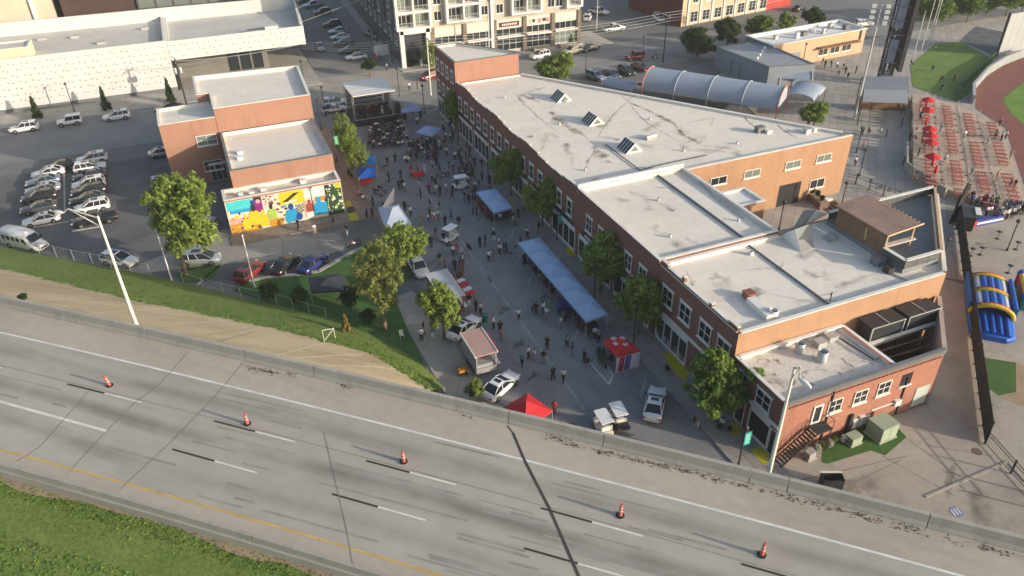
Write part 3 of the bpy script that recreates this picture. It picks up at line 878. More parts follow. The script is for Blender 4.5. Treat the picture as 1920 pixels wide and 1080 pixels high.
# leaves and grit blown against the barrier
rng = random.Random(23)
o = MB()
spots = [(-40.08, 37.82), (-38.96, 37.95), (-38.36, 38.11), (-36.66, 38.39), (-31.57, 38.68), (-20.44, 39.26), (-13.3, 39.36), (-11.99, 39.22), (-9.7, 39.29), (-8.47, 39.54), (-7.24, 39.45), (-6.0, 39.55), (-4.63, 39.64), (-3.51, 39.81), (-2.27, 39.7), (-1.34, 39.69), (0.67, 39.79), (2.28, 39.81), (3.79, 39.9), (5.24, 39.97), (6.53, 39.99), (8.21, 40.07), (9.26, 39.96), (10.94, 40.07), (11.67, 39.99), (13.71, 40.02), (15.55, 40.17), (16.89, 40.19)]
for sb, sa in spots:
 for k in range(rng.randint(14, 34)):
  b = sb + rng.gauss(0, 0.45)
  a = min(c_foot(b) - 0.02, sa + rng.gauss(0, 0.16))
  x, y = W(b, a)
  s = rng.uniform(0.03, 0.09)
  t = rng.uniform(0, 2 * pi)
  o.add([(x + cos(t) * s, y + sin(t) * s, DZ + 0.02), (x + cos(t + 2.1) * s, y + sin(t + 2.1) * s, DZ + 0.02), (x + cos(t + 4.2) * s * 1.5, y + sin(t + 4.2) * s * 1.5, DZ + rng.uniform(0.03, 0.1))], [(0, 1, 2)])
stuff(o.build('wind_blown_leaves', mat('leaf_litter', (0.10, 0.075, 0.045), 0.95, 0.2, 2.0, island=0.5)), 'brown leaves and grit drifted along the barrier foot', 'leaves')
# ================================================================== BUILDINGS
def block(par, poly, z1, wallmats, roofmat=M_roof, capmat=M_coping, drop=0.55, t=0.32, z0=-0.02, cap_h=0.08, cap_out=0.04, wname='wall', roof_tilt=None):
 """storey block with parapet, recessed roof and coping as parts of thing par; one wall per side"""
 n = len(poly)
 inn = offset_poly(poly, t)
 if not isinstance(wallmats, (list, tuple)):
  wallmats = [wallmats] * n
 for i in range(n):
  j = (i + 1) % n
  p, q, pi_, qi = poly[i], poly[j], inn[i], inn[j]
  vs = [(*p, z0), (*q, z0), (*q, z1), (*p, z1), (*qi, z1), (*pi_, z1), (*qi, z1 - drop - 0.05), (*pi_, z1 - drop - 0.05)]
  w = MB().add(vs, [(0, 1, 2, 3), (3, 2, 4, 5), (5, 4, 6, 7)], [0, 0, 1])
  w.build(wname, [wallmats[i], roofmat], par)
 r = MB().sheet(inn, z1 - drop).build('roof', roofmat, par)
 if capmat is not None:
  ou, ii = offset_poly(poly, -cap_out), offset_poly(poly, t + 0.03)
  c = MB()
  for i in range(n):
   j = (i + 1) % n
   vs = [(*ou[i], z1 + 0.004), (*ou[j], z1 + 0.004), (*ou[j], z1 + cap_h), (*ou[i], z1 + cap_h), (*ii[j], z1 + cap_h), (*ii[i], z1 + cap_h), (*ii[j], z1 + 0.004), (*ii[i], z1 + 0.004)]
   c.add(vs, [(0, 1, 2, 3), (3, 2, 4, 5), (5, 4, 6, 7)])
  c.build('coping', capmat, par)
 return r
class Face:
 """a wall plane: origin o, unit direction u along it, outward normal n"""
 def __init__(self, a, b):
  d = Vector((b[0] - a[0], b[1] - a[1]))
  self.len = d.length
  d.normalize()
  self.o, self.u, self.n = Vector(a), d, Vector((d.y, -d.x))
 def P(self, s, z, k=0.0):
  p = self.o + self.u * s + self.n * k
  return (p.x, p.y, z)
 def box(self, mb, s0, s1, z0, z1, k0, k1, mi=0):
  vs = [self.P(s0, z0, k0), self.P(s1, z0, k0), self.P(s1, z0, k1), self.P(s0, z0, k1), self.P(s0, z1, k0), self.P(s1, z1, k0), self.P(s1, z1, k1), self.P(s0, z1, k1)]
  return mb.add(vs, [(0, 1, 2, 3), (4, 7, 6, 5), (0, 4, 5, 1), (1, 5, 6, 2), (2, 6, 7, 3), (3, 7, 4, 0)], mi)
 def s_of(self, x, y):
  return (Vector((x, y)) - self.o).dot(self.u)
def window(par, fc, s, z, w, h, nx=2, nz=2, fm=M_frame, gm=M_glass, ft=0.09, sill=True, name='window', k=0.0, dp=0.09, lintel=None):
 """framed window centred at s along the face, sill height z"""
 f = MB()
 s0, s1 = s - w / 2, s + w / 2
 fc.box(f, s0, s0 + ft, z, z + h, k, k + dp)
 fc.box(f, s1 - ft, s1, z, z + h, k, k + dp)
 fc.box(f, s0 + ft, s1 - ft, z, z + ft, k, k + dp)
 fc.box(f, s0 + ft, s1 - ft, z + h - ft, z + h, k, k + dp)
 mt = ft * 0.75
 for i in range(1, nx):
  c = s0 + w * i / nx
  fc.box(f, c - mt / 2, c + mt / 2, z + ft, z + h - ft, k, k + dp - 0.015)
 for i in range(1, nz):
  c = z + h * i / nz
  fc.box(f, s0 + ft, s1 - ft, c - mt / 2, c + mt / 2, k, k + dp - 0.022)
 if sill:
  fc.box(f, s0 - 0.12, s1 + 0.12, z - 0.14, z - 0.002, k, k + dp + 0.10)
 if lintel:
  fc.box(f, s0 - 0.15, s1 + 0.15, z + h + 0.002, z + h + lintel, k, k + 0.06)
 o = f.build(name, fm, par)
 for i in range(nx):
  for j in range(nz):
   g = MB()
   a0, a1 = s0 + w * i / nx + 0.03, s0 + w * (i + 1) / nx - 0.03
   b0, b1 = z + h * j / nz + 0.03, z + h * (j + 1) / nz - 0.03
   g.add([fc.P(a0, b0, k + 0.03), fc.P(a1, b0, k + 0.03), fc.P(a1, b1, k + 0.03), fc.P(a0, b1, k + 0.03)], [(0, 1, 2, 3)])
   g.build('pane', gm, o)
 return o
def panel(par, fc, s0, s1, z0, z1, k0, k1, m, name):
 return fc.box(MB(), s0, s1, z0, z1, k0, k1).build(name, m, par)
def vent_box(par, x, y, z, sx, sy, h, m=M_galv, name='roof_unit', rz=0.0):
 o = MB()
 o.obox((x, y), (cos(rz), sin(rz)), sx / 2, sy / 2, z, z + h)
 o.obox((x, y), (cos(rz), sin(rz)), sx / 2 + 0.05, sy / 2 + 0.05, z + h + 0.003, z + h + 0.08)
 return o.build(name, m, par)
def fan_stack(par, x, y, z, r, h, m=M_galv, name='exhaust_fan'):
 o = MB().lathe([(r, 0), (r, h), (r * 0.88, h), (r * 0.86, h * 0.45)], (x, y, z), 16)
 o.lathe([(r * 0.86, 0), (0.0, 0.02)], (x, y, z + h * 0.5), 16, mi=1)
 return o.build(name, [m, M_dark], par)
def cable(par, pts, r, m, name):
 o = MB()
 for i in range(len(pts) - 1):
  o.tube(pts[i], pts[i + 1], r, r, 5)
 return o.build(name, m, par)
# ---------------------------------------------------------------- left brick building (three heights, mural)
LB = thing('brick_building', 'orange brick building of stepped heights with a colourful mural wall', 'building', (0, 0, 0))
LBM = M_brick_or
block(LB, [(-1.1, 97.9), (14.4, 97.9), (14.4, 101.4), (-1.1, 101.4)], 5.1, [LBM, LBM, LBM, LBM], M_roof_gravel, M_coping, 0.45)
block(LB, [(0.5, 101.45), (14.4, 101.45), (14.4, 116.6), (0.5, 116.6)], 7.6, LBM, M_roof, M_coping_dk, 0.5, cap_h=0.05)
block(LB, [(0.4, 116.65), (14.6, 116.65), (15.4, 132.5), (-1.5, 134.0), (-1.5, 124.2), (0.4, 124.2)], 11.3, LBM, M_roof, M_coping, 0.55)
block(LB, [(-7.5, 116.7), (0.35, 116.7), (0.35, 124.1), (-7.6, 124.1)], 10.0, LBM, M_roof, M_coping, 0.4)
fw = Face((-7.5, 116.7), (0.35, 116.7))
p = (-1.5, 116.7, 6.7)
window(LB, fw, fw.s_of(p[0], p[1]), p[2] - 0.75, 2.9, 1.6, 2, 2, gm=M_glass_gr)
p = (-1.49, 116.7, 2.63)
window(LB, fw, fw.s_of(p[0], p[1]), p[2] - 0.75, 2.7, 1.6, 2, 2)
window(LB, fw, 6.6, 0.1, 2.4, 2.7, 3, 1, sill=False, name='entrance_door', lintel=0.25)
fm = Face((-1.1, 97.9), (14.4, 97.9))
# mural: painted fields and silhouettes on the end wall (flat paint, built as thin sheets)
mural_cols = {'sky': (0.06, 0.48, 0.50), 'gold': (0.62, 0.46, 0.02), 'azure': (0.02, 0.28, 0.52), 'deep': (0.015, 0.06, 0.24), 'cream': (0.62, 0.56, 0.42), 'leaf': (0.03, 0.07, 0.03), 'ochre': (0.50, 0.24, 0.03), 'plum': (0.22, 0.02, 0.16), 'rust': (0.30, 0.07, 0.035), 'lime': (0.32, 0.46, 0.08), 'ink': (0.03, 0.028, 0.03), 'petal': (0.70, 0.68, 0.60), 'pink': (0.55, 0.33, 0.30)}
MC = list(mural_cols)
mmats = [mat('mural_' + k, v, 0.8, 0.12, 2.5, fine=0.08) for k, v in mural_cols.items()]
mu = MB()
layer = [0.006]
def mpoly(c, pts):
 layer[0] += 0.0006
 mu.add([fm.P(s, z, layer[0]) for s, z in pts], [tuple(range(len(pts)))], MC.index(c))
def mrect(c, s0, s1, z0, z1):
 mpoly(c, [(s0, z0), (s1, z0), (s1, z1), (s0, z1)])
def mblob(c, s, z, rs, rz, n=14):
 mpoly(c, [(s + rs * cos(2 * pi * i / n), z + rz * sin(2 * pi * i / n)) for i in range(n)])
def mfig(c, s, z0, w, h, head=None):
 mpoly(c, [(s - w / 2, z0), (s + w / 2, z0), (s + w * 0.5, z0 + h * 0.45), (s + w * 0.36, z0 + h * 0.62), (s + w * 0.13, z0 + h * 0.68), (s - w * 0.13, z0 + h * 0.68), (s - w * 0.36, z0 + h * 0.62), (s - w * 0.5, z0 + h * 0.45)])
 mblob(head or c, s, z0 + h * 0.80, w * 0.2, h * 0.17)
rng = random.Random(8)
mrect('cream', 0.0, 15.5, 0.02, 4.85)
mrect('sky', 0.1, 3.5, 3.5, 4.8)
mrect('azure', 0.4, 3.2, 3.0, 3.5)
mrect('ink', 3.6, 4.7, 4.3, 4.85); mrect('plum', 3.7, 4.7, 2.6, 4.4); mblob('pink', 4.2, 4.2, 0.3, 0.3)
mrect('deep', 3.2, 3.7, 2.9, 4.5)
mrect('cream', 4.8, 7.0, 2.6, 4.85)
for k in range(26):
 mblob(rng.choice(('ink', 'plum', 'pink')), rng.uniform(4.9, 6.9), rng.uniform(3.2, 4.7), rng.uniform(0.08, 0.2), rng.uniform(0.1, 0.22), 8)
mrect('gold', 7.0, 10.3, 2.9, 4.8)
mpoly('ink', [(7.2, 3.4), (8.1, 3.9), (9.0, 4.5), (9.8, 4.45), (9.4, 4.25), (8.6, 3.75), (8.0, 3.35)])
mpoly('petal', [(7.6, 3.25), (9.2, 3.55), (9.3, 3.3), (7.8, 3.05)])
mrect('petal', 10.3, 13.0, 3.4, 4.8)
mrect('ochre', 0.05, 4.0, 0.05, 1.5); mrect('pink', 0.1, 3.0, 1.5, 2.3)
for k in range(30):
 mblob(rng.choice(('ochre', 'rust', 'ink', 'gold', 'deep')), rng.uniform(0.2, 4.0), rng.uniform(0.3, 3.0), rng.uniform(0.1, 0.35), rng.uniform(0.1, 0.3), 7)
mfig('gold', 2.2, 0.4, 1.0, 2.4, 'gold'); mfig('gold', 3.4, 0.9, 1.5, 3.1, 'ink'); mfig('gold', 4.5, 0.4, 1.2, 2.6, 'gold')
mfig('lime', 5.7, 1.2, 1.2, 2.4, 'ink'); mrect('ochre', 5.2, 7.0, 0.1, 1.2)
for k in range(20):
 mblob(rng.choice(('petal', 'ink', 'azure', 'plum')), rng.uniform(6.4, 8.0), rng.uniform(0.3, 2.8), rng.uniform(0.1, 0.3), rng.uniform(0.1, 0.25), 7)
mfig('azure', 8.3, 0.25, 1.8, 2.9, 'deep'); mblob('deep', 9.2, 0.9, 0.45, 0.6)
for i in range(5):
 for j in range(6):
  if (i + j) % 2:
   mrect('ink', 8.9 + i * 0.22, 9.1 + i * 0.22, 1.4 + j * 0.22, 1.6 + j * 0.22)
mrect('pink', 10.1, 11.6, 0.6, 2.9); mfig('rust', 10.8, 1.3, 1.1, 1.9, 'rust'); mrect('petal', 10.2, 11.4, 0.4, 1.2)
mrect('ochre', 11.7, 13.4, 2.6, 3.3)
mfig('azure', 12.1, 0.6, 1.7, 2.8, 'azure'); mfig('azure', 13.2, 0.6, 1.3, 2.6, 'deep')
mrect('leaf', 13.2, 15.4, 0.1, 4.8)
for k in range(70):
 mblob(rng.choice(('petal', 'leaf', 'petal', 'lime', 'ink')), rng.uniform(13.3, 15.3), rng.uniform(0.3, 4.7), rng.uniform(0.08, 0.2), rng.uniform(0.1, 0.22), 7)
mrect('gold', 14.6, 15.4, 4.1, 4.8)
mu.build('mural', mmats, LB)
for x, y, z, s in ((1.2, 99.5, 4.65, 0.55), (2.6, 99.3, 4.65, 0.6), (4.2, 99.8, 4.65, 0.7), (9.6, 100.2, 4.65, 0.75), (2.5, 108.2, 7.1, 0.7), (2.3, 106.2, 7.1, 0.7)):
 vent_box(LB, x, y, z, s, s, 0.45, M_white, 'roof_vent')
fs = Face((14.4, 116.6), (14.4, 97.9))
rng = random.Random(2)
# ---------------------------------------------------------------- right-hand terrace of shops
XF = 39.0
def stepped(par, fc, z, prof, m, capm, t=0.32):
 """raised parapet pieces (s0, s1, extra height) along a face"""
 for s0, s1, h in prof:
  o = MB()
  fc.box(o, s0, s1, z + 0.01, z + h, -t, 0.0)
  fc.box(o, s0 - 0.03, s1 + 0.03, z + h + 0.003, z + h + 0.09, -t - 0.04, 0.04, 1)
  o.build('raised_parapet', [m, capm], par)
def shop_front(par, fc, s0, s1, z1=3.4, m=M_dark, bays=None, trim=M_frame):
 """ground-floor glazing between s0 and s1: fascia, posts, panes"""
 n = bays or max(2, int((s1 - s0) / 1.6))
 f = MB()
 fc.box(f, s0, s1, z1 - 0.35, z1 + 0.25, 0.0, 0.12)
 fc.box(f, s0, s1, 0.13, 0.5, 0.0, 0.07)
 for i in range(n + 1):
  c = s0 + (s1 - s0) * i / n
  fc.box(f, c - 0.07, c + 0.07, 0.5, z1 - 0.352, 0.0, 0.10)
 o = f.build('shop_front', trim, par)
 for i in range(n):
  a, b = s0 + (s1 - s0) * i / n + 0.08, s0 + (s1 - s0) * (i + 1) / n - 0.08
  MB().add([fc.P(a, 0.5, 0.03), fc.P(b, 0.5, 0.03), fc.P(b, z1 - 0.36, 0.03), fc.P(a, z1 - 0.36, 0.03)], [(0, 1, 2, 3)]).build('pane', M_glass, o)
 return o
# corner tower block at the far end
TW = thing('brick_building', 'three-storey brick corner building with pale wedge-shaped roof at the far junction', 'building', (XF, 119.5, 0))
TW.location = (0, 0, 0)
tpoly = [(XF, 119.6), (50.5, 119.6), (51.0, 120.6), (43.2, 130.6), (XF, 130.6)]
block(TW, tpoly, 12.2, [M_brick_or, M_brick_or, M_brick_dk, M_brick_dk, M_brick_dk], M_roof, M_coping_dk, 0.35, cap_h=0.06)
ft = Face((XF, 130.6), (XF, 119.6))
for zz, h in ((4.6, 1.9), (8.4, 1.9)):
 for s in (1.6, 4.2, 6.8, 9.4):
  window(TW, ft, s, zz, 1.3, h, 1, 2, lintel=0.22)
shop_front(TW, ft, 0.6, 10.4, 3.3)
# long block
R1 = thing('brick_building', 'largest brick shop building with broad pale roof and three skylights', 'building')
r1poly = [(XF, 74.2), (81.9, 74.2), (81.5, 75.8), (51.1, 119.5), (XF, 119.5)]
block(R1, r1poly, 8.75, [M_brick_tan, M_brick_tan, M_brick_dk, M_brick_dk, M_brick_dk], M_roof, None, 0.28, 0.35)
cpm = MB()
ins = offset_poly(r1poly, 0.4)
f1 = Face((XF, 119.5), (XF, 74.2))
for i, (p, q) in enumerate(((r1poly[0], r1poly[1]), (r1poly[2], r1poly[3]))):
 fc = Face(p, q)
 panel(R1, fc, 0.02, fc.len - 0.02, 8.755, 8.84, -0.4, 0.05, M_coping if i == 0 else M_roof_white, 'coping')
rng = random.Random(4)
# street parapet rises and falls in steps
s = 0.3
prof = []
steps = [0.35, 0.75, 1.0, 0.75, 0.35, 0.15]
k = 0
while s < 44.5:
 w = rng.uniform(1.6, 2.8)
 prof.append((s, min(s + w, 45.2), 0.12 + steps[k % 6] * 0.55))
 s += w
 k += 1
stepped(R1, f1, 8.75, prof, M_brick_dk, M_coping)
for i in range(15):
 s = 1.9 + i * 2.95
 window(R1, f1, s, 4.7, 1.35, 2.1, 1, 2, lintel=0.25)
for s0 in (0.8, 8.4, 16.0, 23.6, 31.2, 38.4):
 shop_front(R1, f1, s0, s0 + 6.6, 3.4)
 panel(R1, f1, s0 + 0.6, s0 + 6.0, 3.75, 4.15, 0.0, 0.1, M_dark, 'sign_board')
fe = Face((XF, 74.2), (81.9, 74.2))
for p, gm in (((59.88, 74.2, 6.11), M_glass), ((65.26, 74.2, 6.23), M_glass_gr), ((72.08, 74.2, 6.34), M_glass_gr), ((77.4, 74.2, 6.47), M_glass_gr)):
 window(R1, fe, fe.s_of(p[0], p[1]), 5.65, 2.6, 1.15, 2, 1, gm=gm)
window(R1, fe, 77.2 - XF, 1.7, 2.6, 1.4, 2, 1)
panel(R1, fe, 70.5 - XF, 74.3 - XF, 0.02, 3.3, 0.004, 0.02, M_black, 'garage_opening')
panel(R1, fe, 64.4 - XF, 66.0 - XF, 0.02, 2.6, 0.004, 0.02, M_black, 'doorway')
# skylights: glazed A-frames with white gables
RZ1 = 8.75 - 0.28
for px in ((51.95, 105.67, 8.9), (51.87, 94.67, 8.9), (51.75, 83.7, 8.9)):
 sk = MB()
 x, y = px[0], px[1]
 L, Wd, h = 2.6, 1.3, 1.25
 vs = [(x - Wd, y - L / 2, RZ1), (x + Wd, y - L / 2, RZ1), (x, y - L / 2, RZ1 + h), (x - Wd, y + L / 2, RZ1), (x + Wd, y + L / 2, RZ1), (x, y + L / 2, RZ1 + h)]
 sk.add(vs, [(0, 1, 2), (5, 4, 3), (0, 2, 5, 3), (1, 4, 5, 2)], [0, 0, 1, 1])
 o = sk.build('skylight', [M_white, M_glass], R1)
 b = MB()
 for i in range(5):
  yy = y - L / 2 + L * i / 4
  for sg in (-1, 1):
   b.tube((x + sg * Wd, yy, RZ1 + 0.02), (x, yy, RZ1 + h + 0.03), 0.055, 0.055, 4)
 b.tube((x, y - L / 2, RZ1 + h + 0.03), (x, y + L / 2, RZ1 + h + 0.03), 0.06, 0.06, 4)
 b.build('glazing_bar', M_white, o)
 g = MB()
 g.add([(x - Wd * 0.55, y - L / 2 - 0.01, RZ1 + 0.2), (x + Wd * 0.55, y - L / 2 - 0.01, RZ1 + 0.2), (x, y - L / 2 - 0.01, RZ1 + h * 0.78)], [(0, 1, 2)])
 g.build('gable_pane', M_glass_gr, o)
# stains and water marks with shapes of their own
M_stain = soft_mat('roof_stain', (0.20, 0.155, 0.11), 0.8, .8)
M_crackl = mat('roof_seam_hard', (0.36, 0.33, 0.29), 0.9, 0.2, 0.6)
M_crack_s = soft_mat('roof_seam', (0.25, 0.21, 0.17), 0.7, 2.0)
def roof_line(par, pts, w, m, z, name='roof_stain'):
 o = MB()
 rng = random.Random(int(abs(pts[0][0] * 100)))
 L, Rr = [], []
 n = len(pts)
 fine = []
 for i in range(n - 1):
  for k in range(4):
   t = k / 4
   fine.append((pts[i][0] + (pts[i + 1][0] - pts[i][0]) * t + rng.uniform(-.08, .08), pts[i][1] + (pts[i + 1][1] - pts[i][1]) * t + rng.uniform(-.08, .08)))
 fine.append(pts[-1][:2])
 wf = lambda t: w * 1.6 * (0.25 + 0.75 * sin(pi * min(1, t + 0.08))) * (0.8 + .35 * sin(t * 17 + w))
 return soft_strip(name, fine, wf, m, z, par)
zq = RZ1 + 0.012
roof_line(R1, [(47.33, 110.83), (47.61, 108.45), (48.1, 106.84), (48.23, 105.69)], 0.9, M_stain, zq)
roof_line(R1, [(46.43, 109.84), (45.57, 106.95), (45.41, 104.9)], 0.5, M_stain, zq)
roof_line(R1, [(48.19, 102.03), (47.56, 97.85), (47.92, 93.23), (48.44, 89.23)], 1.5, M_stain, zq)
roof_line(R1, [(47.71, 87.04), (47.32, 83.98), (46.71, 81.36), (47.5, 80.62)], 1.6, M_stain, zq)
roof_line(R1, [(60.81, 100.27), (61.73, 95.39), (62.39, 89.45), (61.37, 85.37), (61.34, 81.11)], 0.8, M_stain, zq + 0.002)
roof_line(R1, [(62.26, 88.12), (61.16, 84.38), (61.75, 81.33)], 1.3, M_stain, zq + 0.004)
roof_line(R1, [(73.32, 87.19), (72.37, 84.3), (71.87, 81.58)], 0.5, M_stain, zq)
roof_line(R1, [(75.64, 82.77), (74.88, 79.5), (74.73, 76.54)], 0.4, M_stain, zq)
for pts in ([(46.31, 111.32), (45.4, 99.84), (45.46, 91.71)], [(60.96, 100.2), (56.07, 96.05), (51.42, 91.14), (49.14, 88.48)], [(60.58, 99.05), (58.86, 90.64), (59.36, 81.0)], [(61.53, 103.23), (60.96, 100.2), (64.62, 103.46)], [(43.16, 79.86), (44.9, 82.77), (48.11, 86.23)]):
 roof_line(R1, pts, 0.3, M_crack_s, zq + 0.006, 'roof_seam')
cable(R1, [(49.44, 86.39, 8.6), (49.37, 76.58, 8.6)], 0.07, M_dark, 'roof_pipe')
cable(R1, [(49.63, 77.0, 8.6), (51.92, 77.22, 8.6), (54.85, 77.35, 8.6), (59.84, 77.33, 8.6)], 0.06, M_dark, 'roof_pipe')
p = (56.3, 85.73)
MB().tube((p[0] - 0.9, p[1] - 0.2, 8.75), (p[0] + 0.9, p[1] + 0.2, 8.75), 0.35, 0.35, 10).build('duct', M_galv, R1)
p = (71.5, 81.25)
vent_box(R1, p[0], p[1], RZ1, 1.2, 0.9, 0.8, M_coping_dk)
vent_box(R1, p[0] + 0.9, p[1] - 0.9, RZ1, 0.8, 0.5, 0.4, M_white, 'roof_vent')
p = (77.26, 78.11)
vent_box(R1, p[0], p[1], RZ1, 0.9, 0.7, 0.6)
vent_box(R1, p[0] + 1.3, p[1], RZ1, 0.5, 0.5, 0.5, M_white, 'roof_vent')
_r = random.Random(88)
for _k in range(16):
 _x, _y = _r.uniform(41, 70), _r.uniform(76, 112)
 if _x > 80 - (_y - 76) * .72 - 2:
  continue
 roof_line(R1, [(_x, _y), (_x + _r.uniform(-3, 3), _y + _r.uniform(-3, 3)), (_x + _r.uniform(-5, 5), _y + _r.uniform(-5, 5))], _r.uniform(.5, 2.0), soft_mat('roof_grime', (0.46, 0.42, 0.365), .45, .5), zq + .008 + .0003 * _k)
for _x, _y in ((43, 80), (47, 96), (58, 80), (66, 79), (52, 104), (44, 110), (60, 92)):
 fan_stack(R1, _x, _y, RZ1, .16, .4, M_galv, 'vent_pipe')
# second shop building
R2 = thing('brick_building', 'brown brick shop building with plain pale roof split by a dark ridge', 'building')
block(R2, [(XF, 55.75), (54.0, 55.75), (54.0, 74.14), (XF, 74.14)], 9.3, [M_brick_dk, M_brick_tan, M_brick_dk, M_brick_dk], M_roof, M_coping, 0.4)
panel(R2, Face((XF, 74.14), (54.0, 74.14)), 0.0, 15.0, 9.39, 9.75, -0.36, 0.0, M_roof_white, 'firewall')
f2 = Face((XF, 74.14), (XF, 55.75))
for s in (3.2, 6.3, 9.4, 12.5, 15.6):
 window(R2, f2, s, 4.9, 1.5, 2.0, 2, 2, lintel=0.2)
shop_front(R2, f2, 0.8, 9.0, 3.3)
shop_front(R2, f2, 9.8, 17.6, 3.3)
panel(R2, f2, 1.6, 7.6, 3.7, 4.4, 0.0, 0.12, M_dark, 'sign_board')
lt = MB()
for i in range(9):
 f2.box(lt, 2.4 + i * 0.52, 2.72 + i * 0.52, 3.85, 4.25, 0.121, 0.15)
lt.build('sign_lettering', M_white, R2)
RZ2 = 8.9
cable(R2, [(50.1, 73.8, RZ2 + 0.12), (50.0, 56.2, RZ2 + 0.12)], 0.14, M_coping_dk, 'roof_ridge')
cable(R2, [(54.02, 71.9, 9.0), (52.94, 65.86, 9.0), (52.79, 60.06, 9.0)], 0.04, M_crackl, 'roof_seam')
# stair tower behind it
block(R2, [(54.05, 62.7), (57.9, 62.7), (57.9, 66.7), (54.05, 66.7)], 8.95, M_brick_tan, M_roof_white, M_coping, 0.2)
for _k in range(9):
 _x, _y = _r.uniform(40.5, 49), _r.uniform(57.5, 72)
 roof_line(R2, [(_x, _y), (_x + _r.uniform(-2, 2), _y + _r.uniform(-3, 3)), (_x + _r.uniform(-2, 2), _y + _r.uniform(-5, 5))], _r.uniform(.5, 1.8), soft_mat('roof_grime', (0.46, 0.42, 0.365), .45, .5), RZ2 + .008 + .0003 * _k)
for _x, _y in ((43, 60), (46.5, 68), (52, 60)):
 fan_stack(R2, _x, _y, RZ2, .15, .4, M_galv, 'vent_pipe')
# third shop building, with the roof terrace
R3 = thing('brick_building', 'red brown shop building with stepped street parapet and a roof terrace', 'building')
r3poly = [(XF, 42.5), (64.0, 42.5), (77.6, 55.9), (77.6, 56.3), (54.1, 56.3), (54.1, 55.65), (XF, 55.65)]
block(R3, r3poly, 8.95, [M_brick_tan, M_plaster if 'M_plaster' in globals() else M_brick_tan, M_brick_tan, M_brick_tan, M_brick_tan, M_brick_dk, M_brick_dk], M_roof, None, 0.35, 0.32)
for p, q, mm in ((r3poly[0], r3poly[1], M_coping), (r3poly[6], r3poly[0], M_coping), (r3poly[5], r3poly[6], M_roof_white), (r3poly[1], r3poly[2], M_coping)):
 fc = Face(p, q)
 panel(R3, fc, 0.3, fc.len - 0.3, 8.955, 9.04, -0.36, 0.05, mm, 'coping')
f3 = Face((XF, 55.65), (XF, 42.5))
stepped(R3, f3, 9.045, [(0.3, 1.5, 0.55), (1.5, 4.0, 0.3), (4.0, 4.4, 0.75), (4.4, 8.6, 0.15), (8.6, 9.0, 0.5), (9.0, 11.6, 0.2), (11.6, 12.9, 0.45)], M_brick_dk, M_coping)
for s in (2.0, 5.2, 8.6, 11.5):
 window(R3, f3, s, 5.1, 1.9, 2.0, 2, 2, lintel=0.2)
shop_front(R3, f3, 0.7, 6.3, 3.4, bays=4)
shop_front(R3, f3, 9.6, 12.6, 3.4, bays=2)
panel(R3, f3, 0.6, 12.8, 3.7, 4.0, 0.0, 0.16, M_trim, 'fascia')
mg = MB()
rng = random.Random(31)
mcol = [mat('poster_' + c, v, 0.6, 0.2, 2.0) for c, v in (('blue', (0.03, 0.10, 0.22)), ('red', (0.22, 0.04, 0.03)), ('tan', (0.25, 0.18, 0.10)), ('pale', (0.30, 0.32, 0.33)))]
for k in range(16):
 s = 0.9 + k * 0.33
 f3.box(mg, s, s + 0.33, 0.55 + rng.uniform(0, .15), rng.uniform(1.0, 1.5), 0.04, 0.05 + 0.001 * k, rng.randrange(4))
mg.build('window_graphics', mcol, R3)
window(R3, f3, 8.3, 0.15, 1.1, 2.5, 1, 1, sill=False, name='shop_door')
RZ3 = 8.6
cable(R3, [(49.95, 55.3, RZ3 + 0.1), (49.9, 42.9, RZ3 + 0.1)], 0.11, M_coping_dk, 'roof_ridge')
p = (43.79, 47.35)
vent_box(R3, p[0], p[1], RZ3, 0.9, 0.9, 0.6, mat('rust_cap', (0.24, 0.09, 0.06), 0.9))
q0, q1 = (43.48, 46.3), (43.36, 43.95)
MB().obox(((q0[0] + q1[0]) / 2, (q0[1] + q1[1]) / 2), (q1[0] - q0[0], q1[1] - q0[1]), 1.6, 0.45, RZ3, RZ3 + 0.55).build('duct', M_white, R3)
p = (43.92, 43.86)
fan_stack(R3, p[0], p[1], RZ3, 0.42, 0.75, M_white)
p = (49.04, 53.86)
fan_stack(R3, p[0], p[1], RZ3, 0.3, 0.45, M_white)
p = (49.88, 43.18)
cable(R3, [(p[0], p[1], 9.0), (p[0], p[1], 10.1), (p[0] - 0.6, p[1] - 0.4, 10.2)], 0.05, M_dark, 'vent_pipe')
for _k in range(12):
 _x, _y = _r.uniform(40.5, 57), _r.uniform(43.8, 54.5)
 roof_line(R3, [(_x, _y), (_x + _r.uniform(-2, 2), _y + _r.uniform(-2, 2)), (_x + _r.uniform(-4, 4), _y + _r.uniform(-2, 2))], _r.uniform(.5, 1.6), soft_mat('roof_grime', (0.46, 0.42, 0.365), .45, .5), RZ3 + .008 + .0003 * _k)
# low raised skylight hips at the back of the roof
def hip(par, base, z0, h, mats, name):
 cx = sum(p[0] for p in base) / 4
 cy = sum(p[1] for p in base) / 4
 m0 = ((base[0][0] + base[3][0]) / 2 * 0.85 + cx * 0.15, (base[0][1] + base[3][1]) / 2 * 0.85 + cy * 0.15)
 m1 = ((base[1][0] + base[2][0]) / 2 * 0.85 + cx * 0.15, (base[1][1] + base[2][1]) / 2 * 0.85 + cy * 0.15)
 vs = [(*p, z0) for p in base] + [(*m0, z0 + h), (*m1, z0 + h)]
 return MB().add(vs, [(0, 1, 5, 4), (2, 3, 4, 5), (1, 2, 5), (3, 0, 4)], [1, 1, 0, 0]).build(name, mats, par)
M_hip = mat('grey_roof_panel', (0.24, 0.24, 0.225), 0.7, 0.15, 0.4, fine=0.08)
hip(R3, [(54.12, 52.0), (56.1, 52.32), (57.91, 56.28), (54.42, 55.87)], RZ3, 1.7, [M_roof_white, M_hip], 'hipped_skylight')
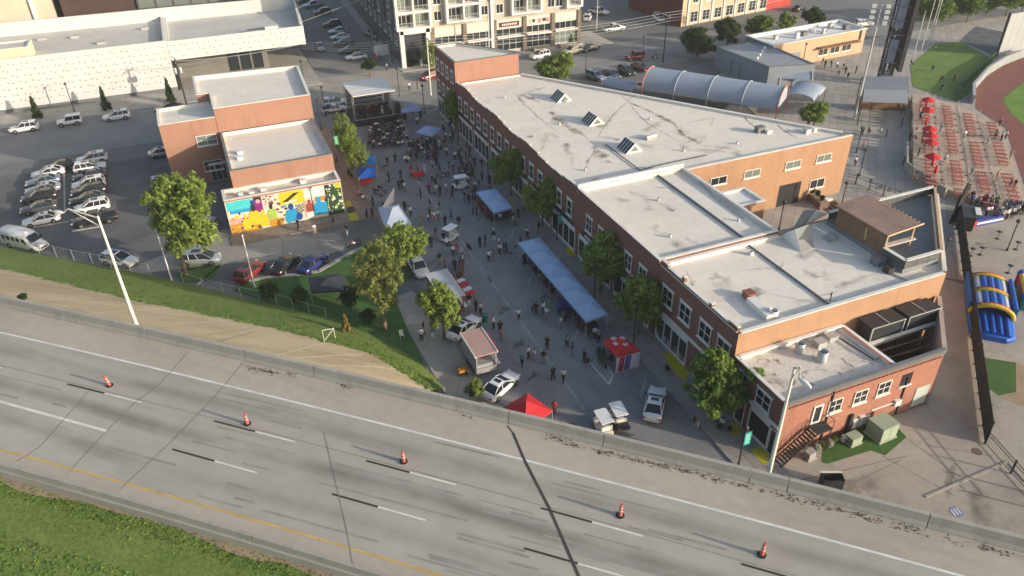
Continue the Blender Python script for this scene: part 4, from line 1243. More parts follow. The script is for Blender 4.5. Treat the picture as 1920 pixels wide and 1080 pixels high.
hip(R3, [(55.37, 55.44), (57.91, 56.28), (62.62, 57.62), (61.66, 59.51)], RZ3, 1.4, [M_roof_white, M_hip], 'hipped_skylight')
# --- roof terrace
tp = [(60.4, 44.6), (65.2, 44.6), (76.4, 55.7), (60.8, 55.7)]
M_tdeck = mat('terrace_deck', (0.20, 0.21, 0.21), 0.85, 0.15, 0.3, fine=0.1)
MB().prism(tp, RZ3 + 0.01, RZ3 + 0.5).build('terrace_deck', M_tdeck, R3)
ZD = RZ3 + 0.5
def railing(par, a, b, z, h=1.05, step=1.4, m=M_dark, glass=None, top=M_trim, name='railing', topw=0.14):
 d = Vector((b[0] - a[0], b[1] - a[1]))
 n = max(1, round(d.length / step))
 o = MB()
 for i in range(n + 1):
  x, y = a[0] + d.x * i / n, a[1] + d.y * i / n
  o.tube((x, y, z), (x, y, z + h), 0.03, 0.03, 4, caps=False)
 for k in (0.25, 0.5, 0.75):
  o.tube((a[0], a[1], z + h * k), (b[0], b[1], z + h * k), 0.012, 0.012, 4, caps=False)
 r = o.build(name, m, par)
 MB().obox(((a[0] + b[0]) / 2, (a[1] + b[1]) / 2), d, d.length / 2, topw, z + h, z + h + 0.06).build('handrail', top, r if par.parent is None else par)
 if glass is not None:
  MB().obox(((a[0] + b[0]) / 2, (a[1] + b[1]) / 2), d, d.length / 2 - 0.05, 0.012, z + 0.05, z + h - 0.05).build('infill', glass, r)
 return r
M_mesh = mat('mesh_infill', (0.10, 0.105, 0.105), 0.7, 0.1, 2.0)
railing(R3, tp[0], tp[1], ZD, 1.05, glass=M_mesh, topw=0.22)
railing(R3, tp[1], tp[2], ZD, 1.05, m=M_wood_lt, top=M_wood_lt, glass=mat('tan_screen', (0.36, 0.27, 0.19), 0.8, 0.1, 0.5))
railing(R3, tp[2], tp[3], ZD, 1.05, glass=M_mesh, topw=0.22)
railing(R3, (60.4, 47.4), tp[0], ZD, 1.05, glass=M_mesh, topw=0.22)
# timber bar shed on the terrace
SH = thing('timber_bar_hut', 'brown timber bar hut with sloping roof on the roof terrace', 'hut')
sx0, sx1, sy0, sy1 = 60.6, 64.2, 47.6, 54.4
o = MB()
n = 10
for i in range(n):
 z0 = ZD + 0.02 + i * 0.235
 MB().box(sx0 - 0.03, sx0 + 0.03, sy0, sy1, z0, z0 + 0.215).build('plank', M_wood, SH)
 MB().box(sx0 + 0.035, sx1 - 0.2, sy1 - 0.03, sy1 + 0.03, z0, z0 + 0.215).build('plank', M_wood, SH)
for x, y in ((sx0 + 0.1, sy0), (sx1, sy0), (sx1, sy1 - 0.1)):
 MB().box(x - 0.07, x + 0.07, y - 0.07, y + 0.07, ZD, ZD + 2.38).build('post', M_wood_lt, SH)
MB().add([(sx0 - 0.25, sy0 - 0.3, ZD + 2.4), (sx1 + 0.5, sy0 - 0.3, ZD + 2.75), (sx1 + 0.5, sy1 + 0.3, ZD + 2.75), (sx0 - 0.25, sy1 + 0.3, ZD + 2.4), (sx0 - 0.25, sy0 - 0.3, ZD + 2.52), (sx1 + 0.5, sy0 - 0.3, ZD + 2.87), (sx1 + 0.5, sy1 + 0.3, ZD + 2.87), (sx0 - 0.25, sy1 + 0.3, ZD + 2.52)],
  [(3, 2, 1, 0), (4, 5, 6, 7), (0, 1, 5, 4), (1, 2, 6, 5), (2, 3, 7, 6), (3, 0, 4, 7)]).build('hut_roof', M_shingle, SH)
MB().add([(sx0 - 0.28, sy0 - 0.36, ZD + 2.36), (sx1 + 0.8, sy0 - 0.36, ZD + 2.76), (sx1 + 0.8, sy0 - 0.36, ZD + 2.95), (sx0 - 0.28, sy0 - 0.36, ZD + 2.55), (sx0 - 0.28, sy0 - 0.305, ZD + 2.36), (sx1 + 0.8, sy0 - 0.305, ZD + 2.76), (sx1 + 0.8, sy0 - 0.305, ZD + 2.95), (sx0 - 0.28, sy0 - 0.305, ZD + 2.55)], [(0, 1, 2, 3), (7, 6, 5, 4), (0, 4, 5, 1), (3, 2, 6, 7), (1, 5, 6, 2), (0, 3, 7, 4)]).build('roof_beam', M_wood_lt, SH)
for i in range(12):
 y = sy0 + 0.3 + i * 0.55
 MB().box(sx1 + 0.5, sx1 + 1.0, y, y + 0.12, ZD + 2.66, ZD + 2.8).build('rafter_end', M_wood, SH)
MB().box(sx0 + 0.1, sx1 + 0.5, sy0 - 0.25, sy0 + 0.35, ZD + 1.0, ZD + 1.1).build('bar_counter', mat('pale_counter', (0.55, 0.47, 0.40), 0.7), SH)
lt = MB()
for i in range(5):
 lt.box(sx0 - 0.06, sx0 - 0.032, sy0 + 2.4 + i * 0.02, sy0 + 2.62 + i * 0.02, ZD + 0.6 + i * 0.28, ZD + 0.78 + i * 0.28)
lt.build('sign_lettering', mat('tan_letter', (0.5, 0.38, 0.2), 0.8), SH)
# plant on the flat roof beside the terrace
vent_box(R3, 59.6, 47.0, RZ3, 1.2, 1.0, 0.8, M_coping_dk)
vent_box(R3, 59.4, 45.4, RZ3, 0.8, 0.8, 0.6, M_dark)
st_ = MB()
for i in range(4):
 st_.box(58.2 + i * 0.32, 58.5 + i * 0.32, 52.4, 53.6, RZ3, RZ3 + 0.14 * (i + 1))
st_.build('terrace_steps', M_galv, R3)
cable(R3, [(59.0, 46.5, RZ3 + 0.1), (59.8, 43.4, RZ3 + 0.1)], 0.08, M_galv, 'roof_pipe')
# front low building of red brick, next to the highway
R4 = thing('brick_building', 'low red brick building with weathered roof and iron stair beside the highway', 'building')
r4poly = [(XF, 35.5), (57.0, 35.5), (63.9, 42.4), (51.3, 42.4), (XF, 42.4)]
XR = 51.2
block(R4, [(XF, 35.5), (XR, 35.5), (XR, 42.44), (XF, 42.44)], 6.45, [M_brick_red, M_brick_red, M_brick_red, M_brick_dk], M_roof_gravel, None, 0.35, 0.3)
ff = Face((XF, 35.5), (XR, 35.5))
ffx = Face((XF, 35.5), (57.2, 35.5))
MB().box(XF - 0.03, 57.2, 35.44, 35.82, 6.46, 6.56).build('coping', M_coping_dk, R4)
MB().box(XF - 0.02, 57.15, 35.40, 35.44, 6.1, 6.5).build('gutter_band', mat('grey_flashing', (0.13, 0.13, 0.128), 0.7, 0.15, 0.8), R4)
MB().box(XF - 0.04, XF + 0.34, 35.83, 42.4, 6.46, 6.56).build('coping', M_coping, R4)
MB().box(XF + 0.36, XR, 42.05, 42.42, 6.46, 6.6).build('coping', M_roof_white, R4)
MB().box(XR + 0.005, 57.1, 35.5, 35.85, -0.02, 6.45).build('wall', M_brick_red, R4)
# corbel table: a row of header bricks
for i in range(58):
 s = 0.5 + i * 0.30
 ffx.box(MB(), s, s + 0.13, 5.72, 5.88, 0.0, 0.09).build('corbel_brick', M_brick_dk, R4)
for px, py in ((1565,760), (1613,742), (1657,727)):
 pass
for p in ((44.83, 35.5, 4.18), (47.72, 35.5, 4.2), (50.42, 35.5, 4.26)):
 window(R4, ffx, p[0] - XF, p[2] - 0.75, 1.55, 1.5, 2, 2, fm=M_white)
p = (53.12, 35.5, 4.34)
panel(R4, ffx, p[0] - XF - 0.7, p[0] - XF + 0.6, p[2] - 0.65, p[2] + 0.7, 0.003, 0.02, M_black, 'dark_opening')
panel(R4, ffx, p[0] - XF - 0.8, p[0] - XF + 0.75, p[2] - 0.78, p[2] - 0.66, 0.0, 0.16, M_trim, 'sill')
p = (42.9, 35.5, 3.89)
ds = p[0] - XF
DOORZ = p[2] - 1.05
window(R4, ffx, ds, DOORZ, 1.05, 2.1, 1, 1, fm=M_white, ft=0.17, sill=False, name='upper_door')
p = (55.76, 35.5, 1.4)
panel(R4, ffx, p[0] - XF - 0.8, p[0] - XF + 0.9, 0.3, 2.6, 0.0, 0.06, mat('pale_green_door', (0.42, 0.46, 0.41), 0.6, 0.1, 0.6), 'service_door')
for s, z0, z1 in ((ds + 1.35, 0.1, 6.0), (14.2, 0.1, 4.6)):
 panel(R4, ffx, s - 0.06, s + 0.06, z0, z1, 0.0, 0.12, M_dark, 'downpipe')
pm = (48.38, 35.5, 0.99)
for i, (w, h) in enumerate(((0.55, 1.0), (0.6, 1.15), (0.55, 0.9))):
 s = pm[0] - XF - 0.8 + i * 0.75
 panel(R4, ffx, s, s + w, pm[2] - 0.5, pm[2] - 0.5 + h, 0.0, 0.25, M_white, 'meter_box')
panel(R4, ffx, pm[0] - XF + 1.4, pm[0] - XF + 4.0, pm[2] + 0.75, pm[2] + 0.85, 0.0, 0.1, M_white, 'conduit')
panel(R4, ffx, pm[0] - XF + 4.0, pm[0] - XF + 4.7, pm[2] + 0.45, pm[2] + 1.1, 0.0, 0.3, M_white, 'wall_unit')
panel(R4, ffx, pm[0] - XF - 1.3, pm[0] - XF - 0.95, 0.05, 2.3, 0.0, 0.25, M_dark, 'riser_pipe')
# iron stair up to the door
ST = MB()
lx0, lx1 = XF + ds - 0.7, XF + ds + 1.0
MB().box(lx0, lx1, 34.25, 35.38, DOORZ - 0.12, DOORZ - 0.02).build('stair_landing', M_dark, R4)
nst = 13
for i in range(nst):
 t = (i + 0.5) / nst
 x = lx0 - 0.05 - t * 3.2
 z = DOORZ - 0.12 - t * (DOORZ - 0.15)
 MB().box(x - 0.13, x + 0.13, 34.35, 35.25, z - 0.03, z).build('stair_tread', M_dark, R4)
sg = MB()
for y in (34.3, 35.3):
 sg.tube((lx0, y, DOORZ - 0.15), (lx0 - 3.4, y, 0.02), 0.07, 0.07, 4)
 sg.tube((lx0, y, DOORZ + 0.85), (lx0 - 3.4, y, 1.0), 0.03, 0.03, 4)
for i in range(8):
 t = i / 7
 x, z = lx0 - 3.4 * t, DOORZ - 0.15 - (DOORZ - 0.17) * t
 for y in (34.3, 35.3):
  sg.tube((x, y, z), (x, y, z + 0.98), 0.02, 0.02, 4)
sg.tube((lx1, 34.3, DOORZ), (lx1, 34.3, DOORZ + 0.95), 0.03, 0.03, 4).tube((lx1, 35.3, DOORZ), (lx1, 35.3, DOORZ + 0.95), 0.03, 0.03, 4).tube((lx0, 34.3, DOORZ + 0.9), (lx1, 34.3, DOORZ + 0.9), 0.03, 0.03, 4).tube((lx1, 34.3, DOORZ + 0.9), (lx1, 35.3, DOORZ + 0.9), 0.03, 0.03, 4)
sg.tube((lx1, 34.4, 0.02), (lx1, 34.4, DOORZ), 0.05, 0.05, 4)
sg.build('stair_frame', M_dark, R4)
# street side of the low building
f4 = Face((XF, 42.4), (XF, 35.5))
window(R4, f4, 4.4, 4.0, 1.9, 1.7, 2, 2, lintel=0.15)
window(R4, f4, 1.5, 4.0, 1.5, 1.7, 2, 2, lintel=0.15)
shop_front(R4, f4, 3.2, 5.9, 3.2, bays=1)
window(R4, f4, 6.4, 0.15, 0.75, 2.9, 1, 1, sill=False, name='shop_door')
window(R4, f4, 1.9, 0.15, 1.2, 2.9, 1, 1, sill=False, name='shop_door')
panel(R4, f4, 0.1, 6.8, 3.4, 3.7, 0.0, 0.14, M_trim, 'fascia')
# roof plant
RZ4 = 6.1
for p, r, h in (((45.09, 41.0), 0.42, 1.05), ((46.04, 39.13), 0.46, 1.15)):
 fan_stack(R4, p[0], p[1], RZ4, r, h)
for p in ((47.45, 40.98), (49.02, 41.26)):
 vent_box(R4, p[0], p[1], RZ4, 1.0, 0.8, 0.55, M_galv, 'condenser')
cable(R4, [(49.65, 41.81, 6.3), (50.3, 37.13, 6.3), (51.58, 37.15, 6.3)], 0.07, M_dark, 'roof_pipe')
MB().obox((51.02, 39.84), (0.02, -1), 2.8, 0.3, RZ4 + 0.002, RZ4 + 0.25).build('roof_curb', M_white, R4)
rng = random.Random(9)
for k in range(26):
 p = (rng.uniform(39.8, 50), rng.uniform(36.2, 41.8))
 a = rng.uniform(0, pi)
 l = rng.uniform(0.3, 1.0)
 roof_line(R4, [p, (p[0] + cos(a) * l, p[1] + sin(a) * l), (p[0] + cos(a + .5) * l * 1.7, p[1] + sin(a + .5) * l * 1.7)], rng.uniform(0.12, 0.35), M_stain, RZ4 + 0.006 + 0.0004 * k)
# steel frame courtyard with two big black units beside the low roof
MB().sheet([(51.3, 35.9), (57.2, 35.9), (63.5, 42.3), (51.3, 42.3)], 0.03).build('yard_floor', mat('yard_rust', (0.12, 0.075, 0.055), 0.9, 0.3, 0.6), R4)
MB().box(XR + 0.01, XR + 0.35, 35.9, 42.3, 5.0, 6.45).build('parapet_return', M_roof_white, R4)
wdiag = MB()
dv = (1 / sqrt(2), 1 / sqrt(2))
wdiag.obox((60.4, 38.9), dv, 4.75, 0.2, 0.0, 6.45)
wdiag.build('wall', mat('rendered_wall', (0.42, 0.33, 0.27), 0.85, 0.15, 0.4, fine=0.08), R4)
for i in range(4):
 y = 36.6 + i * 1.05
 MB().tube((51.4, y + 0.2, 5.2), (51.4 + (y - 36.6) + 6.0, y, 5.2), 0.09, 0.09, 4).build('steel_beam', mat('rusty_steel', (0.14, 0.075, 0.055), 0.8, 0.2, 1.0), R4)
MB().box(51.4, 62.2, 39.85, 40.25, 5.0, 5.3).build('steel_beam', M_trim, R4)
for x in (51.6, 56.5, 61.8):
 MB().box(x - 0.1, x + 0.1, 39.9, 40.1, 0.0, 5.0).build('steel_post', M_dark, R4)
for x0 in (53.2, 57.8):
 o = MB()
 o.box(x0, x0 + 3.9, 40.4, 42.1, 5.0, 6.7)
 o.box(x0 - 0.1, x0 + 4.0, 40.3, 42.2, 6.71, 6.8)
 u = o.build('cooling_unit', mat('black_unit', (0.03, 0.032, 0.035), 0.45, 0.2, 1.0), R4)
 tr = MB()
 for z in (6.82,):
  tr.box(x0 - 0.12, x0 + 4.02, 40.27, 40.33, z - 0.1, z)
  tr.box(x0 + 1.9, x0 + 2.0, 40.3, 42.2, z, z + 0.04)
 tr.box(x0 - 0.1, x0, 40.3, 40.4, 5.0, 6.7)
 tr.box(x0 + 3.9, x0 + 4.0, 40.3, 40.4, 5.0, 6.7)
 tr.build('unit_trim', M_galv, u)
rng = random.Random(77)
for k in range(9):
 MB().obox((rng.uniform(52.5, 58), rng.uniform(36.6, 39.5)), (rng.uniform(-1, 1), rng.uniform(-1, 1)), rng.uniform(0.3, 0.9), rng.uniform(0.2, 0.5), 0.05, rng.uniform(0.4, 1.3)).build('stored_box', rng.choice((M_white, M_galv, M_wood, M_coping_dk)), R4)
# ================================================================== BACKGROUND BUILDINGS
# ---- long white building with folded perforated cladding
WB = thing('white_building', 'long white building with small triangular perforations and an overhanging upper floor', 'building')
YW = 164.5
M_clad = mat('white_cladding', (0.54, 0.54, 0.52), 0.7, 0.06, 0.3)
M_clad_roof = mat('pale_flat_roof', (0.52, 0.51, 0.48), 0.8, 0.1, 0.15)
block(WB, [(-75, YW), (-5.0, YW), (-5.0, 186.5), (-75, 189)], 9.95, [M_clad, M_clad, M_clad, M_clad], M_clad_roof, M_coping, 0.9, 0.5, z0=0.9)
block(WB, [(-4.95, YW), (21.5, YW), (23.5, 184.5), (-4.95, 186.4)], 9.75, [M_clad, M_clad, M_clad, M_clad], M_clad_roof, M_coping, 0.9, 0.5, z0=6.15)
MB().sheet([(-4.95, YW), (-4.95, 186.4), (23.5, 184.5), (21.5, YW)], 6.16).build('soffit', M_coping_dk, WB)
MB().box(-75, -5.0, YW + 0.4, 188, -0.02, 0.95).build('plinth', M_coping_dk, WB)
fwb = Face((-75, YW), (21.5, YW))
pf = MB()
rng = random.Random(6)
for r_ in range(7):
 z = 9.0 - r_ * 1.12
 s = 36 + (r_ % 2) * 1.0
 while s < 96:
  for dx, dz in ((0, 0), (0.75, -0.18)):
   ss, zz = s + dx + rng.uniform(-.15, .15), z + dz
   if ss > 69.6 and zz < 6.7 or zz < 1.3:
    continue
   w, h = 0.24, 0.26
   # folded scoop: sloping lid over a dark slot
   pf.add([fwb.P(ss - w, zz, 0.004), fwb.P(ss + w, zz, 0.004), fwb.P(ss + w * 0.6, zz + h, 0.004), fwb.P(ss + w, zz - 0.02, 0.13)], [(0, 1, 2)], 1)
   pf.add([fwb.P(ss - w, zz + 0.02, 0.006), fwb.P(ss + w * 0.8, zz + h + 0.04, 0.006), fwb.P(ss + w * 0.5, zz + h * 0.4, 0.14)], [(0, 1, 2)], 0)
  s += 2.15
stuff(pf.build('perforations', [M_clad, mat('slot_panel', (0.20, 0.20, 0.185), 0.9)], WB))
# taller rear parapet
for p, q in (((-75, 188.6), (-4.9, 186.1)), ((-4.9, 186.1), (23.2, 184.1))):
 fb = Face(p, q)
 panel(WB, fb, 0.02, fb.len - 0.02, 9.0, 11.7, -0.25, 0.25, M_clad, 'rear_parapet')
fb = Face((21.3, YW + .6), (23.1, 183.8))
MB().add([fb.P(0, 9.8, 0), fb.P(fb.len, 9.8, 0), fb.P(fb.len, 11.7, 0), fb.P(0, 9.9, 0), fb.P(0, 9.8, -.4), fb.P(fb.len, 9.8, -.4), fb.P(fb.len, 11.7, -.4), fb.P(0, 9.9, -.4)], [(0, 1, 2, 3), (7, 6, 5, 4), (3, 2, 6, 7), (1, 5, 6, 2)]).build('side_parapet', M_clad, WB)
# glazed lower storey under the overhang
block(WB, [(-4.6, 173.0), (14, 172.0), (14, 184), (-4.6, 184)], 6.1, mat('shaded_lobby_wall', (0.20, 0.19, 0.17), 0.8, 0.1, 0.4), M_clad_roof, None, 0.2)  # dark wall colour stands in for the shade beneath the upper floor
fl = Face((-4.6, 173.0), (14, 172.0))
for i in range(3):
 window(WB, fl, 11.5 + i * 2.5, 0.4, 2.1, 4.6, 1, 1, fm=M_dark, sill=False)
MB().box(-4.94, -4.5, YW + .3, 173, 0, 6.15).build('dark_return', M_black, WB)
panel(WB, fl, 2, 12, 5.3, 5.6, 0.0, 0.2, M_white, 'sign_board')
# roof penthouse and plant
block(WB, [(-75, 166.2), (-28.6, 166.0), (-28.6, 171.6), (-75, 171.8)], 11.4, mat('cream_wall', (0.58, 0.51, 0.36), 0.8, 0.08, 0.4), M_clad_roof, M_coping, 0.2, z0=9.0)
for p in ((-16.91, 171.82), (-28.2, 180.34), (-22.09, 179.08), (-8.77, 179.78)):
 vent_box(WB, p[0], p[1], 9.05, 1.6, 0.6, 0.4, M_galv)
vent_box(WB, 15.5, 168.5, 8.85, 2.6, 1.2, 0.7, M_white)
vent_box(WB, 12.0, 168.0, 8.85, 2.6, 1.2, 0.5, M_coping_dk)
# ---- blocks behind it
TB = thing('concrete_tower', 'cream concrete tower base behind the white building', 'building')
block(TB, [(-44.5, 192), (-26.0, 192), (-26.0, 215), (-44.5, 215)], 40, mat('cream_concrete', (0.52, 0.47, 0.37), 0.85, 0.12, 0.1), M_clad_roof, M_coping, 0.5)
ftb = Face((-44.5, 192), (-26.0, 192))
for s in (3.5, 14.5):
 panel(TB, ftb, s, s + 0.6, 0.0, 40, 0.0, 0.5, M_trim, 'pilaster')
PS = thing('parking_structure', 'open concrete parking decks at the far left edge', 'building')
for k in range(9):
 MB().box(-80, -45.2, 191.5, 215, 3.0 + k * 3.2, 3.9 + k * 3.2).build('parking_deck', M_plaza, PS)
MB().box(-80, -45.4, 196, 214, 0.0, 31.0).build('core_wall', M_dark, PS)
for x in (-46, -54, -62, -70, -78):
 MB().box(x - 0.4, x + 0.4, 192, 192.8, 0, 3.0).build('column', M_plaza, PS)
BB = thing('dark_brown_building', 'dark brown windowless block behind the white building', 'building')
block(BB, [(-24.5, 193), (-10.2, 192.5), (-10.2, 215), (-24.5, 215)], 32, mat('brown_panel', (0.065, 0.04, 0.032), 0.7, 0.15, 0.2), M_clad_roof, M_dark, 0.5)
GB = thing('glass_office', 'glass fronted office with a brick base band behind the white building', 'building')
block(GB, [(-9.8, 194), (20, 192), (20, 214), (-9.8, 214)], 30, mat('dark_curtain_wall', (0.08, 0.085, 0.085), 0.3, 0.1, 0.3), M_clad_roof, M_dark, 0.5)
fgb = Face((-9.8, 194), (20, 192))
panel(GB, fgb, 0, fgb.len, 0, 9.6, 0.004, 0.25, M_brick_or, 'brick_base')
for i in range(8):
 for k in range(3):
  window(GB, fgb, 2.0 + i * 3.7, 10.4 + k * 3.6, 3.3, 2.8, 2, 1, fm=M_coping_dk, gm=M_glass_gr, sill=False)
# ---- apartment building with white balcony frames
AP = thing('apartment_building', 'pale apartment block with white framed balconies above glazed shops', 'building')
YA = 158.6
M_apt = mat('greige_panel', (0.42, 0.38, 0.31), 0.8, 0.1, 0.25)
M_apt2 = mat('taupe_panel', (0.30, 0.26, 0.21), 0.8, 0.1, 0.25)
M_apt_dk = mat('shadow_side_panel', (0.10, 0.10, 0.11), 0.75, 0.1, 0.25)  # shadow on the side-street facade is put into this darker colour
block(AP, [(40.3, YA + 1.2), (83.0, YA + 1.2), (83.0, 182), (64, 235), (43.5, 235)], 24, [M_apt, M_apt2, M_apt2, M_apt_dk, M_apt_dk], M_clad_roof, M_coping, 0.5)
fa = Face((40.3, YA + 1.2), (83.0, YA + 1.2))
fap = Face((40.3, YA), (83.0, YA))
# shop bays between brown piers
piers = [47.5, 54.8, 61.8, 69.0, 76.0, 82.6]
M_pier = mat('brown_pier', (0.17, 0.135, 0.105), 0.85, 0.15, 0.5)
for x in piers:
 panel(AP, fa, x - 40.3 - 0.45, x - 40.3 + 0.45, 0.1, 7.6, 0.0, 0.5, M_pier, 'pier')
for i in range(5):
 x0, x1 = piers[i] + 0.5, piers[i + 1] - 0.5
 s0, s1 = x0 - 40.3, x1 - 40.3
 panel(AP, fa, s0, s1, 5.6, 7.5, 0.0, 0.2, mat('pale_fascia', (0.58, 0.54, 0.47), 0.8, 0.06, 0.5), 'fascia')
 window(AP, fa, (s0 + s1) / 2, 3.9, s1 - s0, 1.6, 4, 1, sill=False)
 panel(AP, fa, s0, s1, 3.55, 3.8, 0.0, 0.9, M_white, 'canopy')
 window(AP, fa, (s0 + s1) / 2, 0.7, s1 - s0, 2.8, 4, 2, sill=False, gm=M_glass if i != 4 else M_glass_gr)
panel(AP, fa, 62.9 - 40.3, 67.7 - 40.3, 5.9, 6.9, 0.21, 0.3, mat('maroon_sign', (0.12, 0.035, 0.04), 0.7), 'sign_board')
sl = MB()
for i in range(8):
 fa.box(sl, 63.6 - 40.3 + i * 0.46, 63.6 - 40.3 + i * 0.46 + 0.28, 6.2, 6.6, 0.301, 0.33)
sl.build('sign_lettering', M_white, AP)
sl = MB()
for i, (s, w) in enumerate(((70.2, 0.3), (70.9, 0.7), (72.2, 0.9), (73.4, 0.9), (74.4, 0.7))):
 fa.box(sl, s - 40.3, s - 40.3 + w, 5.9 + (i % 2) * 0.2, 6.8, 0.201, 0.24, i % 2)
sl.build('sign_lettering', [mat('pink_letter', (0.45, 0.2, 0.2), 0.8), M_dark], AP)
# recessed corner entrance
panel(AP, fa, 0.0, 6.6, 0.05, 7.0, 0.003, 0.05, M_dark, 'entrance_recess')
for x in (40.6, 46.4):
 panel(AP, fa, x - 40.3 - 0.45, x - 40.3 + 0.45, 0.1, 7.9, 0.05, 0.9, M_trim, 'pier')
panel(AP, fa, 0.0, 6.8, 7.0, 7.95, 0.05, 0.9, M_trim, 'lintel')
window(AP, fa, 3.2, 0.15, 3.6, 3.0, 4, 2, fm=M_dark, k=0.05, sill=False, name='entrance_door')
# balcony frames
def balcony_stack(x0, x1, zb, floors, cells):
 for k in range(floors):
  z0 = zb + k * 3.3
  s0, s1 = x0 - 40.3, x1 - 40.3
  fr = MB()
  fa.box(fr, s0, s1, z0, z0 + 0.45, 0.0, 1.3)
  fa.box(fr, s0, s0 + 0.5, z0 + 0.45, z0 + 3.298, 0.0, 1.3)
  fa.box(fr, s1 - 0.5, s1, z0 + 0.45, z0 + 3.298, 0.0, 1.3)
  for c in range(1, cells):
   cc = s0 + (s1 - s0) * c / cells
   fa.box(fr, cc - 0.12, cc + 0.12, z0 + 0.45, z0 + 3.298, 0.0, 1.2)
  b = fr.build('balcony', M_trim, AP)
  rl = MB()
  for c in range(cells):
   a0, a1 = s0 + (s1 - s0) * c / cells + 0.3, s0 + (s1 - s0) * (c + 1) / cells - 0.3
   for j in range(12):
    t = a0 + (a1 - a0) * j / 11
    fa.box(rl, t - 0.02, t + 0.02, z0 + 0.46, z0 + 1.45, 1.1, 1.14)
   fa.box(rl, a0, a1, z0 + 1.45, z0 + 1.52, 1.08, 1.16)
  rl.build('railing', M_galv, b)
  for c in range(cells):
   a0, a1 = s0 + (s1 - s0) * c / cells + 0.5, s0 + (s1 - s0) * (c + 1) / cells - 0.4
   window(AP, fa, (a0 + a1) / 2, z0 + 0.5, a1 - a0, 2.4, 3, 1, gm=M_glass_gr if (c + k) % 2 else M_glass, sill=False, name='balcony_door')
balcony_stack(39.6, 47.3, 7.9, 3, 2)
balcony_stack(50.6, 58.5, 8.3, 3, 2)
balcony_stack(65.6, 73.0, 8.4, 3, 2)
balcony_stack(79.0, 83.0, 8.5, 3, 1)
for x in (49.0, 59.6, 63.2, 75.6, 77.6):
 for k in range(3):
  window(AP, fa, x - 40.3, 8.9 + k * 3.3, 1.7, 2.0, 2, 1)
panel(AP, fa, 60.9 - 40.3, 61.5 - 40.3, 0.5, 23.5, 0.0, 0.6, M_white, 'white_fin')
fd = Face((43.5, 235), (40.3, YA + 1.2))
for k in range(4):
 for i in range(12):
  window(AP, fd, fd.len - 3.5 - i * 5.6, 4.2 + k * 3.3, 2.4, 2.0, 2, 1)
for i in range(6):
 panel(AP, fd, fd.len - 4 - i * 10, fd.len - 2 - i * 10, 7.8, 23, 0.0, 0.5, M_apt_dk, 'pilaster')
# raised planters and wall before the shops
for x0, x1 in ((70.5, 75.5), (77.0, 82.5)):
 PL = thing('brick_planter', 'low brick planter before the apartment shops near x' , 'planter')
 PL['label'] = 'low brick planter under the %s apartment shop window' % ('pale corner' if x0 > 76 else 'pink lettered')
 for a in ((x0, x1, 157.2, 157.5), (x0, x1, 158.6, 158.9), (x0, x0 + 0.3, 157.5, 158.6), (x1 - 0.3, x1, 157.5, 158.6)):
  MB().box(*a, 0.13, 0.8).build('side', M_plaza, PL)
 MB().box(x0 + 0.3, x1 - 0.3, 157.5, 158.6, 0.13, 0.65).build('soil', M_dirt, PL)
# ---- tan commercial building and its red side, at the back
CB = thing('tan_building', 'two-storey tan stone building with dark shop windows at the top edge', 'building')
M_tanst = mat('tan_stone', (0.50, 0.39, 0.245), 0.85, 0.1, 0.3)
block(CB, [(112.0, 161.6), (141.0, 165.8), (139, 190), (110.4, 184.5)], 9.0, [M_tanst, M_tanst, M_tanst, mat('maroon_wall', (0.13, 0.04, 0.035), 0.85, 0.15, 0.3)], M_clad_roof, M_coping, 0.4)
fcb = Face((112.0, 161.6), (141.0, 165.8))
for i in range(7):
 panel(CB, fcb, 1.6 + i * 4.0, 2.0 + i * 4.0, 0.1, 9.0, 0.0, 0.25, M_trim, 'pilaster')
 window(CB, fcb, 4.0 + i * 4.0, 0.6, 2.4, 2.6, 2, 1, fm=M_trim)
 window(CB, fcb, 4.0 + i * 4.0, 5.2, 1.8, 2.2, 2, 1, fm=M_trim)
RS = thing('red_shop', 'narrow red painted shop front at the right end of the tan building', 'building')
block(RS, [(141.1, 165.9), (150, 167.0), (149, 188), (140, 188)], 8.0, [mat('red_wall', (0.40, 0.05, 0.04), 0.8, 0.1, 0.4), M_tanst, M_tanst, M_tanst], M_clad_roof, M_coping, 0.4)
# ---- ball park service buildings
DB = thing('grey_building', 'dark grey flat-roofed ball park building with a small side canopy', 'building')
block(DB, [(100.6, 114.6), (109.6, 112.2), (110.2, 129.6), (99.6, 130.2)], 4.6, M_grey_wall, mat('grey_roof', (0.27, 0.29, 0.31), 0.7, 0.1, 0.2), M_coping_dk, 0.12, cap_h=0.05)
p = (100.77, 123.65)
MB().obox(p, (0.2, -1), 2.0, 1.1, 3.0, 3.15).build('canopy', mat('blue_grey_canopy', (0.20, 0.23, 0.28), 0.6), DB)
for dx in (-1.5, 1.5):
 MB().tube((p[0] - 0.9, p[1] + dx, 0), (p[0] - 0.9, p[1] + dx, 3), 0.06, 0.06, 5).build('canopy_post', M_dark, DB)
for i in range(4):
 vent_box(DB, 102 + i * 1.9, 120 + i * 1.7, 4.5, 0.3, 0.3, 0.35, M_white, 'roof_vent')
KB = thing('concession_building', 'long low tan concession building with white roof edge and roof units', 'building')
block(KB, [(109.2, 124.3), (135.4, 126.0), (135.6, 134.4), (109.0, 132.8)], 5.1, [mat('tan_panel', (0.50, 0.33, 0.205), 0.8, 0.12, 0.3), M_trim, M_trim, M_grey_wall], M_roof_white, M_white, 0.5, cap_h=0.14, cap_out=0.2)
fk = Face((109.2, 124.3), (135.4, 126.0))
for i in range(3):
 window(KB, fk, 14.5 + i * 3.4, 1.1, 2.7, 1.5, 2, 1, gm=M_black, sill=True, name='serving_window', fm=M_white)
panel(KB, fk, 12.4, 24, 2.9, 3.1, 0.0, 1.4, M_wood, 'awning')
